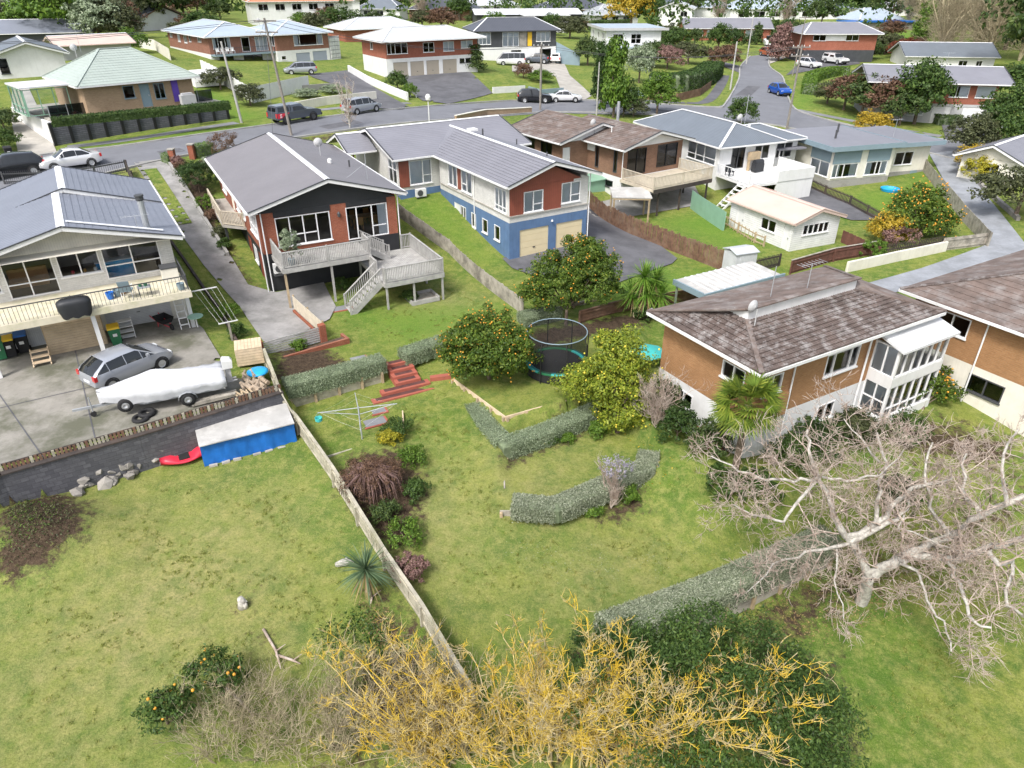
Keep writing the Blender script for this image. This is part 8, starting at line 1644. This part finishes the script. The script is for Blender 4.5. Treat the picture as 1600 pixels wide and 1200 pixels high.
for i in range(60):
    a = rng.uniform(0,2 * np.pi);el = rng.uniform(-.9,1.35);d = np.array([math.cos(a) * math.cos(el),math.sin(a) * math.cos(el),math.sin(el)]);s_ = np.array([-math.sin(a),math.cos(a),0]);n_ = np.cross(d,s_);st = np.array([.0,.0,2.1]);c0 = st + d * .75
    for k in range(15):
        th = -1.45 + 2.9 * k / 14;e = d * math.cos(th) + s_ * math.sin(th);L_ = .82 * rng.uniform(.85,1.1);tip = c0 + e * L_ - np.array([0,0,.12 * L_]);pr = np.cross(e,n_);V += [c0 - pr * .012,c0 + pr * .012,c0 + e * L_ * .55 + pr * .035,tip,c0 + e * L_ * .55 - pr * .035];F_ += [(o,o + 1,o + 2,o + 4),(o + 4,o + 2,o + 3,o + 3)];o += 5
    V += [st - s_ * .012,st + s_ * .012,c0 + s_ * .012,c0 - s_ * .012];F_.append((o,o + 1,o + 2,o + 3));o += 4
m = MB();m.v = [tuple(q) for q in V];m.f = [tuple(dict.fromkeys(q)) for q in F_];m.m = [0] * len(m.f);m.build('fronds','leaf_palm',t);v,f = rosette((0,0,1.9),30,.8,.12,(-1.3,-.6),.2);npmesh('dry_fronds',v,f,'leaf_dry',t);v,f = tubes([([(0,0,-1.7),(.03,.0,.6),(.05,.05,2.1)],[.16,.14,.15])],9);npmesh('trunk',v,f,'bark_brown',t,True)
# ---- bare trees
def limb_tree(name,label,base,limbs,barkm,twigm,cat='tree',depth=2,r0=.2,twigL=1.5,kids=(3,5),per=1.3,up=.2,spread=.75,wig=.2,droop=0,thin=.8):
    t = thing(name,label,cat,base);b = np.array(base);big = [];tw = []
    for pts,ra,rb in limbs:
        P_ = np.array([np.array(p) for p in pts]) - b;fine = [P_[0]]
        for i in range(len(P_) - 1):
            for k in range(1,4):fine.append(P_[i] + (P_[i + 1] - P_[i]) * k / 3 + rng.normal(size=3) * .05)
        fine = np.array(fine);n = len(fine);ra,rb = ra * thin,rb * thin;rad = ra + (rb - ra) * np.arange(n) / (n - 1);big.append((fine,rad));Ls = np.linalg.norm(np.diff(fine,axis=0),axis=1);tot = Ls.sum();k = int(tot * per) + 2
        for q in range(k):
            f = .12 + .88 * (q + rng.random()) / k;f = min(f,.999);i = min(int(f * (n - 1)),n - 2);p = fine[i] + (fine[i + 1] - fine[i]) * (f * (n - 1) - i);d = fine[i + 1] - fine[i];d = d / (np.linalg.norm(d) + 1e-9) * .8 + rng.normal(size=3) * spread + np.array([0,0,up])
            grow(tw,p,d,twigL * rng.uniform(.5,1.15) * (1.1 - .4 * f),max(.012,min(rad[i] * .5,.045)),depth,.75,up,kids,5,wig,droop)
    v,f = tubes(big,8);npmesh('limbs',v,f,barkm,t,True);v,f = tubes(tw,3);npmesh('twigs',v,f,twigm,t)['kind'] = 'stuff';return t
Z = lambda x,y,z:W(1000 + x * .375,580 + y * .375,z)
base = Z(930,935,-.55);base.z = hz(base.x,base.y)
LM = [([base,Z(950,860,.7),Z(1030,805,1.5),Z(1100,780,1.9)],.3,.22),([Z(955,850,.8),Z(890,740,1.9),Z(850,660,2.6),Z(800,600,3.2),Z(775,500,4.0),Z(740,440,4.6),Z(700,330,5.5),Z(695,240,6.0)],.2,.05),([Z(860,690,2.3),Z(1000,625,3.1),Z(1080,540,3.9),Z(1170,470,4.6),Z(1300,450,5.2)],.16,.06),([Z(880,710,2.2),Z(990,655,2.9),Z(1100,600,3.4),Z(1130,540,3.9)],.14,.06),
      ([Z(1060,790,1.7),Z(1180,765,2.1),Z(1320,780,2.4),Z(1450,735,3.0),Z(1620,690,3.4)],.2,.12),([Z(1100,770,1.9),Z(1210,725,2.4),Z(1320,665,3.2),Z(1420,600,4.1),Z(1620,530,5.2)],.19,.12),([Z(740,445,4.6),Z(640,462,4.6),Z(520,450,4.7),Z(420,415,4.9),Z(300,350,5.1)],.08,.03),([Z(740,450,4.5),Z(665,530,4.1),Z(600,630,3.6),Z(500,600,3.7),Z(390,565,3.9)],.09,.03),
      ([Z(870,720,2.1),Z(700,745,1.9),Z(560,810,1.6),Z(440,930,1.2)],.09,.02),([Z(985,620,3.1),Z(985,500,4.1),Z(1015,380,5.0),Z(980,260,5.8)],.11,.04),([Z(1270,785,2.3),Z(1330,890,1.9),Z(1370,1020,1.5),Z(1460,1080,1.3)],.1,.05),([Z(1455,740,3.0),Z(1480,805,2.7),Z(1560,785,2.6),Z(1530,980,1.6),Z(1610,1020,1.4)],.12,.05),([Z(820,740,1.9),Z(815,880,1.3),Z(850,1030,.8)],.05,.02),
      ([Z(1080,800,1.8),Z(1170,850,1.6),Z(1190,950,1.3),Z(1260,1040,1.0),Z(1290,1180,.7)],.08,.03),([Z(1420,595,4.1),Z(1345,490,5.0),Z(1360,340,6.0)],.1,.04),([Z(1290,680,3.0),Z(1210,560,4.0),Z(1180,420,5.0),Z(1230,300,5.8)],.09,.04),([Z(760,440,4.6),Z(860,460,4.7),Z(1000,440,5.0),Z(1100,330,5.6)],.06,.03),([Z(1530,560,4.9),Z(1500,400,5.8),Z(1560,250,6.6)],.09,.04),([Z(1000,380,5.0),Z(900,270,5.6),Z(850,200,6.0)],.05,.02),([Z(1100,600,3.4),Z(1080,650,3.2),Z(1250,720,2.8),Z(1350,760,2.5)],.05,.03)]
RMIN = .010
limb_tree('bare_tree','huge bare silver-barked tree with twisting branches at the right',base,LM,'bark_grey','bark_twig',depth=3,twigL=1.75,kids=(3,4),per=2.7,up=.1,spread=.85,wig=.25);RMIN = .006
b = onG(*W(955,792,.6)[:2]);limb_tree('lilac_bush','leafless lilac-flowered bush rising out of the L-shaped hedge',b,[([b,b + Vector((rng.uniform(-.25,.25),rng.uniform(-.2,.2),.8)),b + Vector((rng.uniform(-.8,.8),rng.uniform(-.5,.5),1.9 + rng.uniform(-.2,.4)))],.03,.012) for _ in range(9)],'bark_twig','bark_twig','shrub',1,twigL=.7,kids=(3,4),per=6,up=.6,spread=.4)
P_,N_,cc = clumps([(0,0,2.15,.75,.6,.45)],60,900,.12);leaves('flowers',P_,N_,.06,.05,'leaf_lilac',[o for o in C.objects if o.name.startswith('lilac_bush')][0])
b = W(880,1190,-.5);b.z = hz(b.x,b.y);lm = []
for i in range(60):
    px_ = 500 + 780 * ((i + rng.random()) / 60) ** 1.12;e = W(px_,rng.uniform(950,1130) + abs(px_ - 850) * .16,rng.uniform(4.2,5.8) if px_ > 860 else rng.uniform(1.6,3.4));r_ = Vector((b.x + (e.x - b.x) * .55,b.y + rng.uniform(-.5,.8),b.z));md = r_.lerp(e,.5) + Vector((rng.uniform(-.4,.4),rng.uniform(-.3,.3),.35));lm.append(([r_,r_.lerp(md,.5) + Vector((rng.uniform(-.15,.15),0,0)),md,e],.042,.012))
RMIN = .0095
limb_tree('lichened_tree','bare multi-stemmed tree coated in yellow lichen at the bottom edge',b,lm,'bark_lichen','bark_lichen',depth=2,twigL=1.0,kids=(3,5),per=2.9,up=.35,spread=.6,wig=.26,thin=.9);RMIN = .007
def scrub(label,poly,n,mat,h=(.5,1.4)):
    P_ = GP(*poly);xs = [p.x for p in P_];ys = [p.y for p in P_];segs = [];t = thing('dry_scrub',label,'scrub',P_[0]);o = np.array(P_[0]);k = 0
    while k < n:
        x,y = rng.uniform(min(xs),max(xs)),rng.uniform(min(ys),max(ys))
        if not pip(np.array([x]),np.array([y]),[(p.x,p.y) for p in P_])[0]:continue
        grow(segs,np.array([x,y,hz(x,y)]) - o,(rng.normal() * .5,rng.normal() * .5,1),rng.uniform(*h),.014,2,.55,.3,(3,5),4,.2);k += 1
    v,f = tubes(segs,3);npmesh('stems',v,f,mat,t)['kind'] = 'stuff'
scrub('grey-tan dry twiggy scrub at the bottom left of the lichened tree',[(300,1110),(420,1080),(540,1090),(560,1200),(300,1200)],170,'bark_tan');scrub('pale dry twigs tangled below the diagonal fence end',[(540,1060),(700,1060),(760,1200),(520,1200)],150,'bark_tan',(.6,1.6))
b = RIGHT.wpt(-1.0,4.4,0);b.z = hz(b.x,b.y);limb_tree('bare_shrub','bare twiggy shrub against the end wall of the tan brick house',b,[([b,b + Vector((rng.uniform(-.5,.5),rng.uniform(-.4,.4),1.0)),b + Vector((rng.uniform(-1.3,1.3),rng.uniform(-1.0,1.0),2.3))],.03,.012) for _ in range(12)],'bark_twig','bark_twig','shrub',2,twigL=.9,kids=(2,4),per=3.4,up=.4)
b = G(547,200);limb_tree('bare_street_tree','small bare street tree in front of the silver people carrier',b,[([b,b + Vector((0,0,1.5)),b + Vector((rng.uniform(-1.2,1.2),rng.uniform(-1,1),4.2))],.08,.03) for _ in range(6)],'bark_grey','bark_twig',depth=2,twigL=1.2,kids=(3,4),per=1.6,up=.5)
# ---- trees and shrubs across the road (shared crowns)
_cr = {}
def crownmesh(shape,mat):
    if (shape,mat) not in _cr:
        bl = {'round':[(0,0,.55,.5,.5,.45),(.25,.1,.45,.3,.3,.3),(-.25,-.1,.5,.3,.3,.32),(0,.1,.75,.3,.3,.25)],'column':[(0,0,.25,.3,.3,.28),(.02,0,.5,.27,.27,.3),(-.03,0,.78,.2,.2,.24)],'spread':[(0,0,.5,.6,.5,.4),(.4,0,.4,.35,.35,.3),(-.4,.1,.45,.35,.35,.3),(.1,-.1,.7,.35,.35,.28)],'ball':[(0,0,.45,.5,.5,.45)]}[shape]
        P_,N_,cc = clumps(bl,190,5500,.10,.3);v,f = leaf_arrays(P_,N_,.055,.036,.65);o = npmesh('crown',v,f,mat);_cr[(shape,mat)] = o.data;bpy.data.objects.remove(o)
    return _cr[(shape,mat)]
tk = MB();tk.tube([(0,0,-.1),(.01,0,.3),(0,0,.62)],[.035,.028,.012],6);tk.tube([(.01,0,.28),(.2,.1,.55)],[.02,.008],5);tk.tube([(.01,0,.25),(-.2,-.08,.55)],[.02,.008],5);tko = tk.build('trunk','bark_brown');trunk_me = tko.data;bpy.data.objects.remove(tko)
def ftree(label,px,py,h,shape,mat,wid=1.0,name='tree',cat='tree',q=None):
    q = q or G(px,py);t = thing(name,label,cat,q,random.uniform(0,6));s_ = (h * wid,h * wid,h)
    for nm,me in (('crown',crownmesh(shape,mat)),('trunk',trunk_me)):o = bpy.data.objects.new(nm,me);C.objects.link(o);o.parent = t;o.scale = s_
    return t
FT = [('olive tree at the far left edge behind the blue-grey roof',22,66,6,'round','leaf_olive',1),('bright green tree left of the pink ribbed garage',45,68,6,'round','leaf_bright',1.1),('tall dark tree behind the long blue-grey roof',75,45,10,'round','leaf_dark',1),('yellow-green tree in front of the tall dark tree',66,62,5,'round','leaf_lemon',1.1),('mid-green tree above the pink ribbed roof',95,66,7,'round','leaf_mid',1),('broad olive tree at the upper left horizon',135,35,12,'spread','leaf_olive',1.1),('silver-grey round tree behind the green hip roof',160,72,7.5,'round','leaf_silver',1.15),('second grey-green tree right of the silver one',190,72,6.5,'round','leaf_olive',1.2),('dark conifer on the skyline above the silver tree',205,30,12,'column','leaf_dark',1.4),('brown-leaved tree left of the small white gable',205,60,6,'round','leaf_brown',1),('dark spreading tree on the upper left skyline',110,22,13,'spread','leaf_dark',1.2),('green tree on the skyline left of the terracotta roofs',235,20,12,'round','leaf_mid',1.1),('leafy shrub at the corner of the green hip roof',205,82,3.5,'ball','leaf_bright',1.4),
      ('dark green tree behind the pale roofs of the brick house',478,26,9,'spread','leaf_mid',1.1),('olive tree left of the dark green tree behind the brick house',452,28,7,'round','leaf_olive',1),('green tree behind the lichened white roof',560,25,8,'round','leaf_mid',1.2),('dark tree on the skyline above the red brick houses',600,10,11,'spread','leaf_dark',1.2),('round green tree left of the charcoal house',718,32,7,'round','leaf_mid',1.2),('tall dark skyline tree at the top centre',770,3,13,'spread','leaf_dark',1.3),('dark skyline conifer group left of the yellow tree',690,8,12,'column','leaf_dark',1.6),('green tree between the charcoal house and white flat house',862,55,5,'round','leaf_mid',1.1),
      ('bright yellow flowering wattle tree',985,45,12,'spread','leaf_gold',.95),('green half of the wattle tree standing to its right',1012,45,11,'round','leaf_mid',.8),('dark tree behind the white weatherboard gable',1075,28,11,'round','leaf_olive',1),('dark shrub in front of the white flat-roofed house',918,102,4.5,'round','leaf_dark',1.2),('white-flowering small tree right of the conifers',998,130,5.5,'round','leaf_silver',.8),('tall dark column conifer nearest the road',958,184,8.6,'column','leaf_bright',.6),('second column conifer leaning left of the tallest one',940,168,7.6,'column','leaf_hedge',.6),('lower bushy conifer right of the tallest column',974,182,4.2,'round','leaf_mid',.8),('small bright green tree beside the brown tile roof',1026,178,4.5,'round','leaf_bright',1.0),('olive shrub at the road edge left of the small bright tree',990,182,2.2,'ball','leaf_olive',1.5),('bare-looking grey shrub above the corner hedge',1042,108,4,'spread','leaf_pink',1.2),('dark shrub bed left of the side street drive',1075,100,4,'spread','leaf_olive',1.6),('green shrubs behind the corner garden fence',1052,82,5,'spread','leaf_mid',1.4),('grey-green shrub by the white picket gate',1040,66,4,'ball','leaf_olive',1.3),('dark round shrub before the bungalow, left one',1085,72,4,'ball','leaf_dark',1),('round lawn tree in front of the bungalow door',1121,82,5.5,'round','leaf_mid',1),('lollipop tree beside the pale corner pole',1147,78,4.6,'ball','leaf_hedge',.9),('small round shrub on the bungalow lawn',1137,92,2.6,'ball','leaf_dark',1),('small yellow-green shrub by the bungalow wall',1078,66,3,'ball','leaf_lemon',1.1),('dark clipped shrub at the right end of the bungalow',1182,70,4.5,'column','leaf_dark',1),('dark clipped shrub below the bungalow windows',1170,74,2.8,'ball','leaf_hedge',1),('flower-covered tall shrub beside the narrow drive',1216,95,6.5,'column','leaf_pink',1.1),('dark rounded tall shrub behind the flowering one',1222,84,6,'round','leaf_hedge',.9),
      ('broad dark green tree in front of the school block',1282,42,10,'spread','leaf_dark',.9),('tall dark trees left of the school pavilion',1318,28,16,'column','leaf_mid',1.5),('broad dark tree behind the parked cars at the field',1390,38,13,'spread','leaf_dark',1),('dark skyline tree right of the school',1345,10,15,'spread','leaf_dark',1.2),('palm-like tree at the corner of the playing field',1437,72,9,'column','leaf_bright',.8),('purple-leaved shrub beside the white pickup',1325,95,3.5,'ball','leaf_brown',1.2),('dark purple hedge tree in front of the red brick house',1262,82,3.4,'spread','leaf_brown',1.5),('dark round shrub at the end of the playing field fence',1362,92,3.5,'ball','leaf_dark',1.1),('olive shrub row beside the playing field fence',1382,85,4.5,'spread','leaf_olive',1.4),('red-leaved shrub behind the blue-grey gable roof',1408,90,3.6,'spread','leaf_red',1.5),('brown-red shrub next to the red-leaved one',1428,88,3.6,'ball','leaf_brown',1.2),
      ('dark shrubs at the left end of the street shrubbery',1292,162,3,'spread','leaf_olive',1.3),('rusty brown shrub second from the left in the shrubbery',1318,172,4.2,'round','leaf_brown',1.2),('dark shrub in the middle of the shrubbery',1345,182,4.6,'round','leaf_dark',1.2),('purple-dark shrub right of the middle of the shrubbery',1378,188,4.8,'round','leaf_brown',1.2),('tall mid-green tree at the right end of the shrubbery',1428,194,7,'round','leaf_mid',.95),('dark filling shrub under the tall mid-green tree',1405,196,4,'round','leaf_dark',1.1),('bright green bush above the shrubbery',1325,148,3,'ball','leaf_bright',1.2),('second bright green bush above the shrubbery',1376,162,3,'ball','leaf_bright',1.1),('grey-green rounded bush near the long brick house',1345,145,3.4,'ball','leaf_olive',1.3),
      ('olive tree at the top of the gravel drive',1512,246,4.2,'round','leaf_olive',1.1),('dark tree behind the olive tree at the gravel drive',1550,238,4.6,'round','leaf_mid',1),('yellow flowering bush beside the gravel drive',1515,262,2.2,'ball','leaf_gold',1.2),('second yellow flowering bush lower down the gravel drive bank',1525,282,2.4,'ball','leaf_yellow',1.2),('palm-topped shrub by the right frame edge',1570,225,6,'spread','leaf_mid',.9),('grey spreading shrub at the right edge above the second tan house',1585,340,4.5,'spread','leaf_olive',1.2),('large dark evergreen at the right frame edge',1600,118,15,'round','leaf_dark',.9),('dark evergreen behind the white gable house',1570,78,14,'spread','leaf_dark',.9),('dark camellia beside the aerial at the road',1157,196,3.0,'round','leaf_mid',1.1),('yellow shrub peeping over the flat grey roof',1360,208,2.4,'ball','leaf_gold',1.6),('small clipped conifer between the brown brick house and the white deck',1073,245,3.4,'column','leaf_bright',1),
      ('round dark shrub on the terrace of the green-roofed bungalow',178,160,2.0,'ball','leaf_hedge',1.3),('green shrubs on the bank beside the white tank',345,140,2.6,'spread','leaf_olive',1.4),('grey bush on the verge bank at the concrete pole',392,165,2.4,'ball','leaf_olive',1.3),('dark column shrub at the end of the four-garage house',742,112,4.0,'column','leaf_dark',1.2),('purple shrub at the corner of the charcoal house',760,80,4,'ball','leaf_brown',1.2),('leafy bush above the white stepped wall',622,140,2.4,'ball','leaf_mid',1.1),('second leafy bush lower on the stepped wall',640,152,1.8,'ball','leaf_bright',1.1),('bright groundcover mound in the round garden bed',845,128,1.8,'ball','leaf_bright',2.2),('purple bush left of the round garden bed',818,122,2.2,'ball','leaf_brown',1.2),('grey groundcover on the planted bank below the brick house',520,146,1.0,'ball','leaf_silver',3),('second grey groundcover patch on the planted bank',480,152,1.0,'ball','leaf_silver',3),('dark hedge plants at the left frame edge by the pale drive',8,235,2.0,'ball','leaf_mid',1.4),('upper hedge plant at the left frame edge by the pale drive',8,205,2.2,'ball','leaf_dark',1.4)]
kinds = [('dark','leaf_dark'),('olive','leaf_olive'),('mid-green','leaf_mid'),('bright green','leaf_bright'),('brownish','leaf_brown')];spots_ = [(15,40),(40,52),(58,36),(88,30),(108,48),(122,68),(150,48),(172,38),(188,22),(205,48),(222,36),(250,44),(262,22),(290,34),(310,26),(330,16),(455,14),(530,14),(545,24),(575,16),(622,22),(690,20),(735,16),(780,12),(815,10),(880,10),(925,12),(1042,14),(1090,12),(1130,10),(1210,14),(1255,16),(1300,14),(1330,18),(1362,22),(1420,22),(1440,40)];spots2_ = [(300,48),(318,60),(345,30),(285,62),(470,40),(492,52),(512,40),(536,50),(585,38),(612,46),(660,44),(690,48),(748,40),(772,52),(890,60),(905,50),(935,58),(1035,45),(1088,55),(1205,60),(1235,70),(1275,60),(1300,62),(1390,62),(1590,160),(700,70),(1130,105),(1020,105)]
near_ = ['the upper left skyline','the terracotta roofs','the red brick roofs','the white flat roofs','the yellow wattle','the school block','the playing field']
for i,(px,py) in enumerate(spots_):
    kn,mt = kinds[(i * 7 + 3) % 5];ref = near_[0 if px < 270 else 1 if px < 500 else 2 if px < 700 else 3 if px < 900 else 4 if px < 1050 else 5 if px < 1310 else 6];ftree('%s backdrop tree near %s, %s from left' % (kn,ref,['one','two','three','four','five','six','seven','eight','nine','ten','eleven','twelve','thirteen','fourteen','fifteen','sixteen','seventeen','eighteen','nineteen','twenty','twenty-one','twenty-two','twenty-three','twenty-four','twenty-five','twenty-six','twenty-seven','twenty-eight','twenty-nine','thirty','thirty-one','thirty-two','thirty-three','thirty-four','thirty-five','thirty-six','thirty-seven'][i]),px,py,8.5 + (i * 5 % 7),['round','spread','round','round','spread'][i % 5],mt,1.15,name='backdrop_tree')
cw = ['first','second','third','fourth','fifth','sixth','seventh','eighth','ninth','tenth','eleventh','twelfth','thirteenth','fourteenth','fifteenth','sixteenth','seventeenth','eighteenth','nineteenth','twentieth']
for i,(px,py) in enumerate(sorted(spots2_)):
    kn,mt = kinds[(i * 3 + 1) % 5];j = sum(1 for k in range(i) if (k * 3 + 1) % 5 == (i * 3 + 1) % 5);ftree('%s garden bush between the far houses, %s of its colour from the left' % (kn,cw[j]),px,py,3.2 + (i * 5 % 4) * .7,['ball','spread','round'][i % 3],mt,1.5,name='garden_bush',cat='shrub')
for lb,px,py,h,sh,mt,wd_ in FT:ftree(lb,px,py,h,sh,mt,wd_)
# bare and backdrop trees
_bt = {}
def bare(label,px,py,h,mat='bark_twig',n=9,w=.55,q=None):
    b = q or G(px,py);key = (mat,n % 2)
    if key not in _bt:
        z0 = Vector((0,0,0));u = 10.0;t = limb_tree('bare_tree',label,z0,[([z0,z0 + Vector((0,0,u * .2)),Vector((rng.uniform(-w,w) * u * .5,rng.uniform(-w,w) * u * .5,u * .6)),Vector((rng.uniform(-w,w) * u,rng.uniform(-w,w) * u,u * rng.uniform(.8,1.0)))],u * .018,u * .004) for _ in range(13)],mat,mat,depth=2,twigL=u * .3,kids=(4,6),per=1.1,up=.3,spread=.6);_bt[key] = [(o.name.split('.')[0],o.data) for o in t.children]
    else:t = thing('bare_tree',label,'tree',b);[C.objects.link(o) or setattr(o,'parent',t) or (nm == 'twigs' and o.__setitem__('kind','stuff')) for nm,me in _bt[key] for o in (bpy.data.objects.new(nm,me),)]
    t.location = b;t.scale = (h / 10,) * 3;t.rotation_euler = (0,0,rng.uniform(0,6))
bare('bare grey tree on the skyline left of the terracotta roofs',275,32,12);bare('bare tan tree between the terracotta roofs',505,22,11,'bark_tan');bare('broad bare grey tree behind the red brick houses',660,30,11);bare('bare tree above the white flat roofs',905,18,12);bare('bare grey tree in front of the school block',1122,40,11);bare('second bare tree before the long school block',1225,40,10,'bark_twig',6);bare('pale spreading bare tree by the field car park',1417,44,13,'bark_tan',9,.4)
for i,(px,py,h) in enumerate(((1465,95,17),(1500,70,20),(1540,95,18),(1580,70,20),(1500,40,22),(1450,60,15),(1545,45,22),(1480,80,15),(1520,85,17),(1562,60,20),(1592,95,18),(1470,45,20),(1525,60,21),(1590,40,24),(1440,48,14))):bare(['tan bare tree nearest the playing field in the right-hand grove','tall tan bare tree in the right-hand grove','tan bare tree above the white gable house','tan bare tree at the right edge of the grove','tallest bare tree at the back of the grove','bare tree on the left margin of the grove','bare tree at the back right of the grove','second tan bare tree behind the blue-grey gable roof','third tan bare tree behind the blue-grey gable roof','bare tree between the grove back and the dark evergreens','bare tree overhanging the right frame edge','bare tree behind the palm-like tree of the playing field','bare tree in the middle of the grove','bare tree at the top right corner','smallest bare tree at the car park end of the grove'][i],px,py,h,'bark_tan',10,.45)
bl = []
for i in range(110):
    f = i / 109;d_ = rng.uniform(215,470);a = -.80 + 1.6 * f;x,y = d_ * math.sin(a),d_ * math.cos(a);h = rng.uniform(9,16);bl.append((x,y,hz(x,y) + h * .4,h * .9,h * .7,h * .55))
P_,N_,cc = clumps(bl,2600,45000,2.0,.15);o = leaves('far_trees',P_,N_,1.1,.75,'leaf_mid',None,.6);tag(o,'dark far-off band of trees along the top of the view','trees',kind='stuff')
